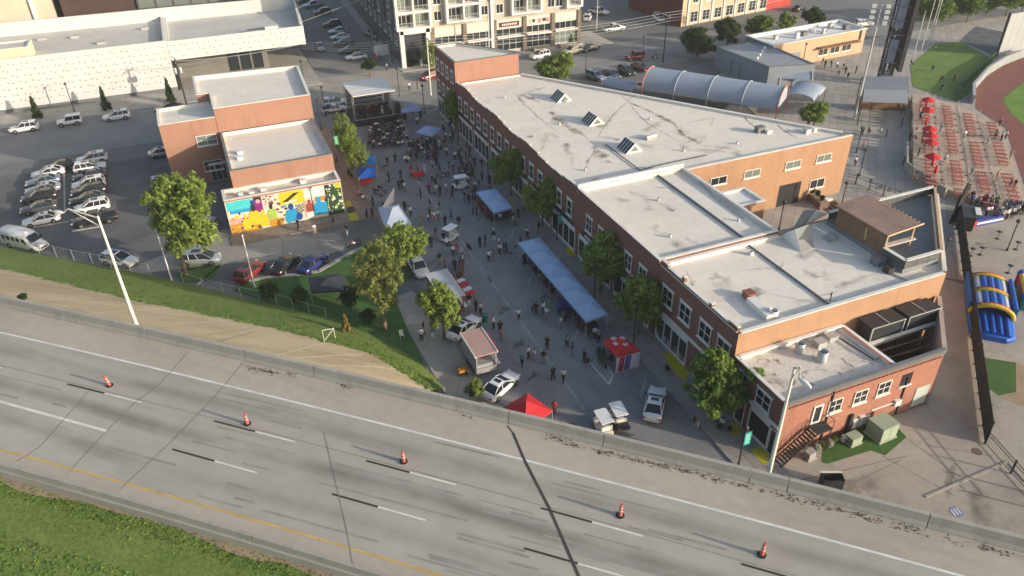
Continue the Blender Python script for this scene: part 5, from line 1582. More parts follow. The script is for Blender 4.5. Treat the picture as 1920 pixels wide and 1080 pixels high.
panel(KB, fk, 0.5, 8, 0.1, 2.8, 0.0, 0.05, M_grey_wall, 'service_door')
panel(KB, fk, 24.5, 25.0, 3.0, 5.0, 0.0, 0.15, M_dark, 'downpipe')
rng = random.Random(41)
for x, y, s in ((114, 129.5, .7), (118.5, 128.2, .8), (121, 129, 1.1), (124.5, 130.5, 1.0), (127, 129.4, .8), (130.5, 131.5, 1.0), (132.5, 129.0, 1.1), (125.8, 128.4, .6)):
 vent_box(KB, x, y, 4.6, s, s, rng.uniform(.5, 1.1), rng.choice((M_galv, M_white, M_coping_dk)))
# ---- barrel-vaulted fabric structure behind the long roof
M_fabrib = mat('fabric_rib', (0.43, 0.46, 0.50), 0.6)
def vault(name, label, c0, c1, half, h, nb, m, edge_m, cat='tent', z0=0.0, wall=2.0, ends=True):
 d = Vector((c1[0] - c0[0], c1[1] - c0[1]))
 L = d.length
 d.normalize()
 nrm = Vector((-d.y, d.x))
 t = thing(name, label, cat, (c0[0], c0[1], 0))
 def pt(s, th, r=1.0, dz=0):
  q = d * s + nrm * (-cos(th) * half * r)
  return (q.x, q.y, z0 + wall + sin(th) * h * r + dz)
 n = 12
 for k in range(nb):
  s0, s1 = L * k / nb, L * (k + 1) / nb
  rings = []
  for j in range(5):
   tt = j / 4
   s = s0 + (s1 - s0) * tt
   sag = 1 - 0.022 * sin(pi * tt)
   rings.append([pt(s, pi * i / n, sag) for i in range(n + 1)])
  MB().loft(rings, closed=False, caps=False).build('fabric_bay', m, t)
 for k in range(nb + 1):
  a = MB()
  s = L * k / nb
  pts = [pt(s, pi * i / n, 1.015) for i in range(n + 1)]
  pts = [(pts[0][0], pts[0][1], z0)] + pts + [(pts[-1][0], pts[-1][1], z0)]
  a.path(pts, [0.11 if k in (0, nb) else 0.06] * len(pts), 5)
  a.build('arch', edge_m if k in (0, nb) else M_fabrib, t)
 if ends:
  s = L
  vs = [pt(s - 0.1, pi * i / n, 0.97) for i in range(n + 1)]
  MB().add(vs, [tuple(range(len(vs)))]).build('end_panel', M_red if False else m, t)
 return t
M_fab = mat('grey_fabric', (0.29, 0.335, 0.40), 0.6, 0.06, 0.3)
M_salmon = mat('salmon_edge', (0.50, 0.17, 0.12), 0.7)
vault('barrel_tent', 'long grey barrel-vaulted fabric tent behind the pale roof', (78.77, 122.04), (93.98, 102.17), 3.9, 3.0, 4, M_fab, M_salmon, wall=2.4)
vault('vaulted_canopy', 'small grey vaulted canopy just beyond the right end of the barrel tent', (98.43, 103.27), (104.98, 107.63), 2.8, 1.0, 1, M_fab, M_galv, 'canopy', wall=2.2, ends=False)
vault('vaulted_canopy', 'small blue grey vaulted canopy against the dark grey building', (104.18, 115.78), (109.27, 112.6), 2.2, 1.0, 1, mat('blue_fabric', (0.22, 0.27, 0.36), 0.6, 0.06, 0.3), M_galv, 'canopy', wall=2.2, ends=False)
vault('low_shelter', 'low rounded grey shelter roof beyond the near end of the barrel tent', (73.1, 128.05), (76.14, 122.04), 2.0, 1.0, 1, M_fab, M_galv, 'shelter', wall=1.6, ends=False)
# ---- scoreboard tower, seen edge on
SB = thing('scoreboard', 'tall dark scoreboard tower seen from its side above a grey shelter roof', 'scoreboard')
sp = (123.77, 108.03)
sd = (0.55, 0.83)
o = MB()
for s in (-1.2, 1.2):
 for w_ in (-0.8, 0.8):
  o.obox((sp[0] + s * sd[0] - w_ * sd[1], sp[1] + s * sd[1] + w_ * sd[0]), sd, 0.25, 0.25, 0, 19)
o.build('steel_column', M_dark, SB)
for k in range(7):
 z = 2.0 + k * 2.6
 MB().obox(sp, sd, 1.9, 1.1, z, z + 0.14).build('catwalk', mat('blue_grey_steel', (0.13, 0.15, 0.19), 0.6, 0.1, 0.5), SB)
 b = MB()
 b.tube((sp[0] - 1.2 * sd[0] - .8 * sd[1], sp[1] - 1.2 * sd[1] + .8 * sd[0], z), (sp[0] + 1.2 * sd[0] - .8 * sd[1], sp[1] + 1.2 * sd[1] + .8 * sd[0], z + 2.4), 0.07, 0.07, 4)
 b.tube((sp[0] - 1.2 * sd[0] + .8 * sd[1], sp[1] - 1.2 * sd[1] - .8 * sd[0], z), (sp[0] - 1.2 * sd[0] - .8 * sd[1], sp[1] - 1.2 * sd[1] + .8 * sd[0], z + 2.4), 0.07, 0.07, 4)
 b.build('brace', M_galv, SB)
MB().obox((sp[0] - 0.5, sp[1] - 0.4), sd, 1.1, 0.7, 4.5, 9.0).build('equipment_panel', mat('blue_grey_panel', (0.17, 0.20, 0.26), 0.5), SB)
MB().obox((sp[0] - 0.4, sp[1] - 0.3), sd, 1.0, 0.75, 11.0, 18.0).build('equipment_panel', mat('grey_cabinet', (0.22, 0.25, 0.30), 0.5), SB)
MB().obox((sp[0] + 1.6, sp[1] - 0.9), (sd[1], -sd[0]), 0.35, 2.6, 3.2, 20).build('display_back', mat('dark_display', (0.06, 0.055, 0.06), 0.6), SB)
SR = thing('concourse_shelter', 'flat grey shelter roof at the foot of the scoreboard', 'shelter')
rp = [(108.06, 97.95), (103.48, 93.43), (109.65, 89.63), (114.47, 94.26)]
MB().prism(rp, 4.1, 4.3).build('shelter_roof', mat('shelter_grey', (0.29, 0.30, 0.31), 0.7, 0.08, 0.3), SR)
rp2 = [(113.92, 104.46), (108.98, 98.78), (115.52, 95.03), (121.72, 100.72)]
MB().prism(rp2, 3.7, 3.85).build('shelter_roof', mat('shelter_blue', (0.20, 0.21, 0.235), 0.7, 0.08, 0.3), SR)
for p in rp + rp2:
 MB().tube((p[0], p[1], 0), (p[0], p[1], 3.8), 0.1, 0.1, 5).build('post', M_dark, SR)
MB().obox((112.44, 97.26), (1, -0.55), 4.5, 0.2, 0.0, 2.3).build('back_wall', M_wood, SR)
# ---- light masts
def mast(p, h, label, lean=(0, 0), heads=6, r=0.2, side=(0.8, -0.6), cat='light mast'):
 t = thing('floodlight_mast', label, cat, (p[0], p[1], 0))
 MB().tube((0, 0, 0), (0, 0, h), r, r * 0.55, 8).build('pole', M_galv, t)
 for k in range(heads):
  z = h - 0.3 - (k // 2) * 0.9
  sgn = 1 if k % 2 else -1
  MB().tube((0, 0, z), (side[0] * 0.9 * sgn, side[1] * 0.9 * sgn, z), 0.05, 0.05, 4).build('bracket', M_galv, t)
  MB().obox((side[0] * 1.1 * sgn, side[1] * 1.1 * sgn), side, 0.35, 0.3, z - 0.25, z + 0.25).build('floodlight', M_white, t)
 return t
mast((105.22, 95.94), 19.5, 'tallest pale floodlight mast standing left of the scoreboard', heads=8)
mp0 = (105.22, 95.94)
for p, h, nm in (((145.13, 120.5), 9, 'leftmost'), ((148.04, 121.33), 12, 'second'), ((151.45, 122.89), 12, 'third'), ((151.86, 122.68), 16, 'tallest')):
 mast(p, h, 'thin pale pole beside the grass berm, %s of the four' % nm, heads=0 if nm != 'tallest' else 4, r=0.13, cat='pole')
# ================================================================== BALL PARK
# rows run along the diagonal; W(b, a) maps park coordinates to the ground
def ground_w(name, pts, z, m):
 return ground_sheet(name, [W(b, a) for b, a in pts], z, m)
ground_sheet('grass_berm', [(127.57, 104.09), (128.05, 94.22), (137.83, 98.5), (156.23, 109.91), (161.39, 122.78), (155.24, 123.86), (137.91, 114.63)], 0.05, M_berm)
wt = [(138.96, 99.71), (128.06, 90.2), (124.92, 81.68), (108.26, 65.13), (89.5, 45.53), (115.08, 48.53), (200.51, 112.54), (164.82, 108.74), (154.82, 106.46)]
ground_sheet('warning_track', wt, 0.03, M_clay)
ground_sheet('outfield', [(137.16, 92.13), (131.94, 86.28), (127.23, 78.48), (123.44, 61.18), (181.51, 94.37), (155.01, 99.32)], 0.04, M_turf)
# padded outfield wall
def wall_line(pts, h, m, label, name='outfield_wall', t=0.2, cat='wall', capm=None):
 r = thing(name, label, cat)
 for i in range(len(pts) - 1):
  a, b = pts[i], pts[i + 1]
  d = Vector((b[0] - a[0], b[1] - a[1]))
  MB().obox(((a[0] + b[0]) / 2, (a[1] + b[1]) / 2), d, d.length / 2 - 0.01, t, 0.0, h).build('wall_panel', m, r)
  if capm:
   MB().obox(((a[0] + b[0]) / 2, (a[1] + b[1]) / 2), d, d.length / 2 - 0.01, t + 0.06, h + 0.003, h + 0.1).build('wall_cap', capm, r)
 return r
wall_line([(129.69, 92.5), (135.3, 97.31), (146.54, 103.39), (154.82, 106.46), (165.16, 109.0)], 1.6, mat('wall_pad_grey', (0.26, 0.28, 0.29), 0.7, 0.15, 0.5), 'grey padded outfield wall curving past the grass berm', capm=M_galv)
wall_line([(129.16, 94.96), (135.1, 99.8), (149.11, 106.81), (158.92, 111.6)], 0.9, mat('berm_hedge_green', (0.05, 0.10, 0.04), 0.9, 0.2, 0.6), 'dark green padded rail along the low edge of the grass berm', 'berm_rail')
bw = Face((145.49, 103.14), (154.82, 106.46))
# big scoreboard back at the right edge
BW = thing('batters_eye_screen', 'broad pale grey screen wall at the upper right edge', 'screen')
q = [(159.12, 111.5), (171.42, 111.29)]
d_ = Vector((q[1][0] - q[0][0], q[1][1] - q[0][1]))
for k in range(6):
 t0, t1 = k / 6, (k + 1) / 6
 MB().obox((q[0][0] + d_.x * (t0 + t1) / 2, q[0][1] + d_.y * (t0 + t1) / 2), d_, d_.length / 12 - 0.02, 0.15, 0.5, 8.8).build('screen_panel', mat('screen_grey', (0.36, 0.37, 0.375), 0.6, 0.06, 0.2), BW)
MB().tube((q[0][0], q[0][1], 0), (q[0][0], q[0][1], 9.0), 0.3, 0.3, 6).build('post', M_dark, BW)
ground_sheet('bullpen_floor', [(161.75, 123.09), (158.82, 111.65), (176.77, 124.27), (175.3, 130.34)], 0.06, mat('bullpen_grey', (0.10, 0.11, 0.115), 0.9, 0.3, 0.5))
# seating terraces
TR = thing('seating_terrace', 'stepped tan concrete terraces with rows of red tables above the field', 'terrace')
rows = [([(15.97, 155.62), (15.2, 117.61)], [(19.75, 155.73), (19.4, 116.27)], 1.2), ([(19.76, 155.42), (19.37, 115.16)], [(23.41, 153.12), (22.61, 112.74)], 0.85), ([(23.64, 154.09), (22.88, 113.48)], [(26.72, 150.59), (25.96, 112.35)], 0.5), ([(26.94, 151.24), (26.25, 113.08)], [(30.03, 145.6), (30.06, 114.51)], 0.18)]
for (l, r_, z) in rows:
 MB().prism([W(*l[1]), W(*r_[1]), W(*r_[0]), W(*l[0])], 0.0, z).build('terrace_step', M_terrace, TR)
# low wall and rails between the rows
for k, (l, r_, z) in enumerate(rows):
 a, b = W(*l[0]), W(*l[1])
 d = Vector((b[0] - a[0], b[1] - a[1]))
 o = MB()
 n = 14
 for i in range(n + 1):
  x, y = a[0] + d.x * i / n, a[1] + d.y * i / n
  o.tube((x, y, z), (x, y, z + 0.95), 0.025, 0.025, 4, caps=False)
 for zz in (0.45, 0.95):
  o.tube((a[0], a[1], z + zz), (b[0], b[1], z + zz), 0.025, 0.025, 4, caps=False)
 o.build('railing', M_galv, TR)
for p, q in (((102.07, 81.46), (95.93, 75.53)), ((95.93, 75.53), (93.92, 66.52))):
 d = Vector((q[0] - p[0], q[1] - p[1]))
 MB().obox(((p[0] + q[0]) / 2, (p[1] + q[1]) / 2), d, d.length / 2, 0.15, 0.0, 1.6).build('side_wall', M_plaza, TR)
# red tables
M_tred = mat('red_table', (0.36, 0.10, 0.08), 0.7, 0.15, 0.8)
M_tpink = mat('faded_red_rim', (0.50, 0.24, 0.19), 0.7, 0.12, 0.8)
def make_table():
 t = thing('stadium_table', 'red oval table', 'table')
 o = MB()
 n = 14
 ring = [(1.05 * cos(2 * pi * i / n), 0.36 * sin(2 * pi * i / n)) for i in range(n)]
 o.prism([(x * 1.04, y * 1.1) for x, y in ring], 0.70, 0.76)
 top = o.build('table_rim', M_tpink, t)
 MB().prism(ring, 0.765, 0.78).build('table_top', M_tred, t)
 for x in (-0.6, 0.6):
  MB().tube((x, 0, 0), (x, 0, 0.7), 0.05, 0.05, 6).build('leg', M_dark, t)
 for s in (-1, 1):
  b = MB()
  b.box(-0.9, 0.9, s * 0.52 - 0.11, s * 0.52 + 0.11, 0.42, 0.46)
  b.build('bench_seat', M_tred, t)
 return tree_of(t)
TT = make_table()
def make_stool():
 t = thing('stool', 'brown stool', 'stool')
 MB().lathe([(0.0, 0.46), (0.2, 0.46), (0.2, 0.40), (0.0, 0.40)], n=10).build('seat', M_wood, t)
 for x, y in ((.13, .13), (-.13, .13), (.13, -.13), (-.13, -.13)):
  MB().tube((x, y, 0), (x * .8, y * .8, 0.4), 0.02, 0.02, 4).build('leg', M_dark, t)
 return tree_of(t)
TS = make_stool()
ang = radians(-45)
tables = [(0, (17.61, 149.85), (17.39, 113.89), 26, 'umbrella row'), (1, (21.3, 149.73), (21.05, 112.44), 26, 'second row'), (2, (24.63, 147.84), (24.63, 111.6), 25, 'third row'), (3, (28.22, 145.65), (28.24, 114.09), 21, 'field row')]
gaps = {0: (8, 9, 17), 1: (7, 15, 16, 23), 2: (7, 8, 16, 22), 3: (5, 12, 13)}
for r_, p0, p1, n, nm in tables:
 z = rows[r_][2]
 for i in range(n):
  if i in gaps[r_]:
   continue
  t = i / (n - 1)
  b, a = p0[0] + (p1[0] - p0[0]) * t, p0[1] + (p1[1] - p0[1]) * t
  x, y = W(b, a)
  dup(TT, (x, y, z), ang + .12 * sin(7 * i + r_), 'faded red oval table on the terrace, %s' % nm, 'table', 'red terrace tables', scale=.84)
  if i % 2 == 0:
   x, y = W(b - 2.0, a + 0.2)
   dup(TS, (x, y, z), 0, 'brown stool on the terrace, %s' % nm, 'stool', 'brown terrace stools')
drop_template(TT)
drop_template(TS)
# red umbrellas
def umbrella(p, z, label, r=1.1, closed=False):
 t = thing('red_umbrella', label, 'umbrella', (p[0], p[1], z), group='red terrace umbrellas')
 MB().tube((0, 0, 0), (0, 0, 2.35), 0.03, 0.03, 6).build('pole', M_galv, t)
 n = 8
 if closed:
  o = MB().lathe([(0.05, 2.5), (0.16, 2.2), (0.22, 1.2), (0.05, 1.15)], n=8)
  o.build('canopy', M_red, t)
 else:
  o = MB()
  for i in range(n):
   a0, a1 = 2 * pi * i / n, 2 * pi * (i + 1) / n
   o.add([(0, 0, 2.55), (r * cos(a0), r * sin(a0), 2.0), (r * cos(a1), r * sin(a1), 2.0), (r * cos(a1), r * sin(a1), 1.82), (r * cos(a0), r * sin(a0), 1.82)], [(0, 1, 2), (1, 4, 3, 2)])
  o.build('canopy', M_red, t)
 return t
for p, c in (((116.51, 91.26), 0), ((114.78, 90.0), 1), ((112.55, 87.59), 0), ((108.39, 84.08), 1), ((106.07, 81.29), 0), ((104.08, 79.25), 0), ((101.92, 77.15), 0), ((97.75, 73.03), 0), ((96.54, 71.9), 1), ((94.87, 69.79), 1)):
 umbrella(p, 1.2, 'folded bright red parasol on the upper terrace row' if c else 'open bright red parasol on the upper terrace row', closed=bool(c))
# ---- fences round the event ground
def picket_fence(a, b, h, label, name='iron_fence', step=2.4, m=M_dark, solid=None, cat='fence', picket=0.0):
 t = thing(name, label, cat, (a[0], a[1], 0))
 d = Vector((b[0] - a[0], b[1] - a[1]))
 n = max(1, round(d.length / step))
 for i in range(n + 1):
  x, y = d.x * i / n, d.y * i / n
  MB().box(x - 0.06, x + 0.06, y - 0.06, y + 0.06, 0, h + 0.1).build('post', m, t)
 for z in (0.15, h - 0.05, h * 0.75):
  MB().tube((0, 0, z), (d.x, d.y, z), 0.035, 0.035, 4).build('rail', m, t)
 if picket:
  k = int(d.length / picket)
  o = MB()
  for i in range(k):
   x, y = d.x * (i + .5) / k, d.y * (i + .5) / k
   o.tube((x, y, 0.12), (x, y, h - 0.03), 0.012, 0.012, 3, caps=False)
  stuff(o.build('pickets', m, t))
 if solid is not None:
  for i in range(n):
   x0, y0, x1, y1 = d.x * i / n, d.y * i / n, d.x * (i + 1) / n, d.y * (i + 1) / n
   MB().obox(((x0 + x1) / 2, (y0 + y1) / 2), d, d.length / n / 2 - 0.07, 0.02, 0.1, h).build('screen_panel', solid, t)
 return t
M_screen = mat('black_screen', (0.022, 0.022, 0.02), 0.9, 0.3, 0.5)
picket_fence((92.19, 63.16), (57.55, 29.38), 2.6, 'tall black screened fence along the alley by the inflatables', 'screened_fence', solid=M_screen)
picket_fence((57.55, 29.38), (56.53, 25.94), 1.5, 'short black iron fence turning back to the kerb end', picket=0.25)
picket_fence((56.53, 25.94), (55.43, 21.89), 1.5, 'black iron fence along the pale kerb at the right edge', picket=0.25)
picket_fence((85.56, 77.58), (87.27, 65.93), 1.7, 'dark iron fence with round medallions beside the rear patio', 'patio_fence', step=2.2, picket=0.4)
for i in range(4):
 pass
fcp = [(87.2, 73.81), (87.28, 71.82), (87.47, 70.59), (87.19, 67.76)]
pf_ = [o for o in THINGS if o.name.startswith('patio_fence')][0]
for p in fcp:
 MB().lathe([(0.32, -0.04), (0.32, 0.04), (0.2, 0.05), (0.2, -0.05), (0.32, -0.04)], n=12).build('medallion', M_dark, pf_).matrix_local = Matrix.Translation((p[0] - pf_.location.x, p[1] - pf_.location.y, 0.9)) @ Matrix.Rotation(pi / 2, 4, 'X')
# patio furniture: planter boxes and lamp
PLN = thing('brick_planter', 'long brick planter with green shrubs on the rear patio', 'planter')
a, b = (77.15, 76.08), (76.13, 70.84)
MB().obox(((a[0] + b[0]) / 2, (a[1] + b[1]) / 2), (b[0] - a[0], b[1] - a[1]), Vector((b[0] - a[0], b[1] - a[1])).length / 2, 0.75, 0, 0.95).build('planter_box', mat('planter_brick', (0.20, 0.13, 0.11), 0.9, 0.2, 0.8), PLN)
MB().obox(((a[0] + b[0]) / 2, (a[1] + b[1]) / 2), (b[0] - a[0], b[1] - a[1]), Vector((b[0] - a[0], b[1] - a[1])).length / 2 - 0.12, 0.6, 0.95, 1.0).build('soil', M_dirt, PLN)
PLANTER = (a, b)
PST = thing('patio_steps', 'dark brown timber steps with a pale end block on the rear patio', 'steps')
a, b = (77.57, 71.61), (77.12, 68.3)
dd = Vector((b[0] - a[0], b[1] - a[1])).normalized()
nn = Vector((-dd.y, dd.x))
for i in range(4):
 c = (a[0] + b[0]) / 2 + nn.x * (i - 1.5) * 0.55, (a[1] + b[1]) / 2 + nn.y * (i - 1.5) * 0.55
 MB().obox(c, dd, 1.7, 0.2, 0, 0.2 + 0.15 * i).build('tread', M_wood, PST)
MB().obox((77.39, 72.05), nn, 0.9, 0.3, 0, 0.9).build('end_block', M_trim, PST)
# ================================================================== TREES
def crown_mesh(name, seed, clumps, per, size, shape, fill=0.55):
 """leaf clumps through a unit crown; shape(rng) gives clump centre and radius"""
 rng = random.Random(seed)
 o = MB()
 for c in range(clumps):
  cx, cy, cz, cr = shape(rng, c / clumps)
  for k in range(per):
   u, v = rng.gauss(0, 1), rng.gauss(0, 1)
   w = rng.gauss(0, 1)
   l = sqrt(u * u + v * v + w * w) + 1e-6
   rr = cr * (rng.random() ** fill)
   p = Vector((cx + u / l * rr, cy + v / l * rr, cz + w / l * rr))
   nrm = Vector((u / l + rng.uniform(-.7, .7), v / l + rng.uniform(-.7, .7), w / l + 0.5 + rng.uniform(-.5, .5))).normalized()
   t = nrm.orthogonal().normalized()
   t.rotate(Matrix.Rotation(rng.uniform(0, 6.28), 3, nrm))
   b = nrm.cross(t)
   s = size * rng.uniform(0.6, 1.35)
   o.add([tuple(p - t * s), tuple(p + b * s * 0.55), tuple(p + t * s), tuple(p - b * s * 0.55)], [(0, 1, 2, 3)])
 return o.mesh(name)
def sh_round(rng, t):
 while True:
  x, y, z = rng.uniform(-1, 1), rng.uniform(-1, 1), rng.uniform(-1, 1)
  d = sqrt(x * x + y * y + z * z)
  if 0.30 < d < 0.86:
   k = 1.0 if z > -0.2 else 0.9
   return x * k, y * k, z, rng.uniform(0.17, 0.32)
def lobed(seed, n, r0, r1, spread):
 g = random.Random(seed)
 L = []
 while len(L) < n:
  x, y, z = g.uniform(-1, 1), g.uniform(-1, 1), g.uniform(-.9, 1)
  if .2 < sqrt(x * x + y * y + z * z) < 1:
   L.append((x * spread, y * spread, z * spread, g.uniform(r0, r1)))
 def f(rng, t):
  x, y, z, r = L[int(t * n) % n] if rng.random() < .8 else rng.choice(L)
  u, v, w_ = rng.gauss(0, 1), rng.gauss(0, 1), rng.gauss(0, 1)
  l = sqrt(u * u + v * v + w_ * w_)
  k = r * (.45 + .55 * rng.random())
  return x + u / l * k, y + v / l * k, z + w_ / l * k, rng.uniform(.10, .22)
 return f
def sh_broad(rng, t):
 while True:
  x, y, z = rng.uniform(-1, 1), rng.uniform(-1, 1), rng.uniform(-1, 1)
  d = sqrt(x * x + y * y + z * z)
  if 0.35 < d < 0.95:
   return x, y, z, rng.uniform(0.12, 0.26)
def sh_loose(rng, t):
 while True:
  x, y, z = rng.uniform(-1, 1), rng.uniform(-1, 1), rng.uniform(-1, 1)
  d = sqrt(x * x + y * y)
  if d < 0.95 * (1.05 - 0.55 * abs(z) ** 1.5) and d > 0.15:
   return x, y, z, rng.uniform(0.10, 0.22)
def sh_cone(rng, t):
 z = -1 + 2 * t
 r = (1 - t) * 0.85 + 0.05
 a = rng.uniform(0, 6.28)
 rr = r * sqrt(rng.random()) * 0.9
 return rr * cos(a), rr * sin(a), z, 0.10 + 0.16 * (1 - t)
CROWN = {
 'round': [crown_mesh('round_crown', 1 + k, 220, 46, 0.064, lobed(61 + k, 18, .34, .50, .60)) for k in range(3)],
 'broad': [crown_mesh('broad_crown', 11 + k, 240, 52, 0.052, lobed(71 + k, 14, .36, .52, .66)) for k in range(2)],
 'loose': [crown_mesh('loose_crown', 21 + k, 135, 60, 0.050, sh_loose) for k in range(2)],
 'cone': [crown_mesh('conical_crown', 31 + k, 90, 55, 0.075, sh_cone) for k in range(2)],
}
_tc = [0]
def tree(p, label, kind='round', leaf=M_leaf, name='street_tree', cat='tree', group=None, trunk_r=0.14, z0=0.0, off=(0, 0), squash=1.0):
 """p = (x, y, crown centre height, crown radius, crown half-height)"""
 x, y, zc, rx, rz = p
 if kind in ('round', 'broad') and zc > 2.5:
  rx, rz = rx * 1.14, rz * 1.12
 _tc[0] += 1
 rng = random.Random(_tc[0] * 7)
 t = thing(name, label, cat, (x, y, z0), 0, group)
 me = CROWN[kind][_tc[0] % len(CROWN[kind])]
 c = bpy.data.objects.new('crown', me)
 if not me.materials:
  me.materials.append(leaf)
 COL.objects.link(c)
 c.parent = t
 c.location = (off[0], off[1], zc - z0)
 c.scale = (rx, rx * squash, rz)
 c.rotation_euler = (0, 0, rng.uniform(0, 6.28))
 c.material_slots[0].link = 'OBJECT'
 c.material_slots[0].material = leaf
 o = MB()
 h = zc - z0
 if kind == 'cone':
  o.tube((0, 0, 0), (0, 0, h + rz * 0.8), trunk_r, 0.02, 7)
 else:
  fork = max(0.5, h - rz * 0.75)
  o.path([(0, 0, 0), (0.05, 0.03, fork * 0.5), (0, 0, fork)], [trunk_r * 1.25, trunk_r, trunk_r * 0.85], 8)
  nb = 7 if kind != 'loose' else 9
  for k in range(nb):
   a = 6.28 * k / nb + rng.uniform(-.4, .4)
   l = rng.uniform(0.3, 0.6)
   top = h + rz * rng.uniform(-0.2, 0.65)
   m_ = (cos(a) * rx * l * 0.4, sin(a) * rx * l * 0.4, fork + (top - fork) * 0.55)
   e = (cos(a) * rx * l, sin(a) * rx * l, top)
   o.path([(0, 0, fork - 0.1), m_, e], [trunk_r * 0.6, trunk_r * 0.35, trunk_r * 0.1], 5)
  o.path([(0, 0, fork), (0, 0, h + rz * 0.6)], [trunk_r * 0.8, trunk_r * 0.15], 6)
 o.build('trunk', M_bark, t)
 return t
G_ST = 'street trees in the shop pavement'
tree((37.79, 92.83, 4.8, 3.05, 3.05), 'green street tree before the big pale roof, far end of the shop row', leaf=M_leaf_y, group=G_ST, squash=0.95)
tree((37.99, 82.28, 4.8, 2.76, 3.11), 'bright green street tree between the double canopy and the shops', leaf=M_leaf_y, group=G_ST)
tree((37.47, 64.76, 4.8, 3.17, 3.23), 'green street tree beside the long blue grey tent', leaf=M_leaf_y, group=G_ST)
tree((37.57, 56.2, 4.7, 3.05, 3.33), 'dense green street tree just above the red and white tent', leaf=M_leaf_y, group=G_ST)
tree((37.21, 41.34, 5.0, 3.37, 2.89), 'large dense street tree before the low red brick building', leaf=M_leaf, group=G_ST, trunk_r=0.18)
tree((38.68, 119.99, 4.4, 1.92, 2.84), 'small green street tree against the far end of the brick shops', leaf=M_leaf_y, group=G_ST)
tree((18.93, 117.03, 4.2, 2.14, 3.08), 'yellow green tree beside the mural building, further of two', 'loose', M_leaf_y)
tree((18.93, 108.86, 4.0, 2.03, 2.44), 'yellow green tree beside the blue tents, nearer of two', 'loose', M_leaf_y)
tree((-7.38, 89.3, 7.75, 4.75, 4.75), 'broad bright green tree between parking lot cars and embankment', 'broad', M_leaf_y, 'lot_tree', trunk_r=0.2, off=(1.1, .3))
tree((18.02, 78.92, 4.6, 2.84, 2.39), 'bright green tree before the white peaked tent', leaf=M_leaf_y, name='lawn_tree')
tree((12.36, 68.13, 7.5, 2.95, 3.66), 'tall loose pale green tree with bare trunk on the lawn corner', 'loose', M_leaf_p, 'lawn_tree', trunk_r=0.22)
tree((17.94, 64.14, 4.4, 2.37, 2.83), 'yellow green tree hiding the silver food trailer', leaf=M_leaf_y, name='lawn_tree')
tree((8.26, 68.25, 1.75, 0.92, 1.56), 'ochre conical shrub beside the white gate frame', 'cone', M_leaf_o, 'ochre_shrub', 'shrub', trunk_r=0.06)
tree((17.36, 52.97, 1.9, 1.08, 1.18), 'small bright green sapling by the white sedan above the barrier', leaf=M_leaf_y, name='sapling', trunk_r=0.05)
tree((-21.73, 77.94, 7.85, 0.59, 0.32), 'low tuft of scrub behind the barrier on the tan slope', 'broad', M_leaf_d, 'scrub_tuft', 'shrub', trunk_r=0.04, z0=7.4)
for px, lab in (((-1),'',),):
 pass
for p, lab in (((-29.96, 159.51, 2.15, 1.28, 2.07), 'leftmost dark conical evergreen before the white building'), ((-18.17, 158.91, 2.25, 1.21, 2.22), 'middle dark conical evergreen before the white building'), ((-6.62, 158.0, 2.4, 1.24, 2.37), 'right-hand conical evergreen beside the transformer pole')):
 tree(p, lab, 'cone', M_leaf_d, 'evergreen', trunk_r=0.1, group='evergreens before the white building')
tree((66.11, 136.21, 3.4, 4.38, 2.56), 'bushy olive tree beyond the pale roof edge in the back street', leaf=M_leaf_y, name='back_tree')
tree((100.94, 138.1, 4.0, 4.26, 3.11), 'dark green back street tree nearest the dark grey building', leaf=M_leaf_d, name='back_tree')
tree((110.76, 140.93, 4.0, 3.45, 2.74), 'dark green back street tree, second beside the tan building', leaf=M_leaf_d, name='back_tree')
tree((119.86, 142.0, 4.0, 3.28, 2.67), 'green back street tree below the red shop front', leaf=M_leaf, name='back_tree')
tree((129.2, 143.91, 3.6, 2.25, 2.12), 'small yellow green back street tree behind the concession roof', leaf=M_leaf_y, name='back_tree')
tree((137.45, 144.22, 3.6, 2.92, 2.03), 'dark rounded back street tree behind the concession roof', leaf=M_leaf_d, name='back_tree')
tree((95.16, 94.98, 3.0, 2.73, 1.82), 'low olive tree at the right corner of the big pale roof', leaf=M_leaf_y, name='plaza_tree')
tree((32.58, 156.89, 2.6, 1.77, 1.22), 'dark rounded tree on the paved junction corner', leaf=M_leaf_d, name='plaza_tree')
tree((42.63, 159.91, 0.9, 1.73, 1.04), 'low dark clipped shrub on the junction corner', leaf=M_leaf_d, name='plaza_shrub', cat='shrub', trunk_r=0.05)
tree((45.76, 156.62, 3.2, 1.47, 2.84), 'thin yellow green tree beside the apartment entrance', 'loose', M_leaf_y, name='plaza_tree', trunk_r=0.08)
tree((80.89, 159.55, 1.4, 0.74, 0.99), 'small upright shrub under the apartment shop window', 'cone', M_leaf, name='plaza_shrub', cat='shrub', trunk_r=0.04)
rng = random.Random(50)
for i, px in enumerate((1745, 1775, 1808, 1840, 1872, 1905)):
 pass
TREELINE = [(169.15, 141.2, 4.0, 3.96, 2.9), (166.65, 134.6, 4.0, 3.58, 2.56), (177.32, 138.95, 4.0, 3.98, 2.92), (176.75, 134.28, 4.0, 3.64, 2.34), (187.57, 137.59, 4.0, 4.02, 2.68), (189.62, 133.98, 4.0, 3.71, 1.99), (196.01, 134.59, 4.0, 3.76, 2.28)]
for i, p in enumerate(TREELINE):
 tree(p, 'green tree in the line beyond the ball park berm', 'broad', M_leaf if i % 2 else M_leaf_y, 'back_tree', group='trees beyond the ball park')
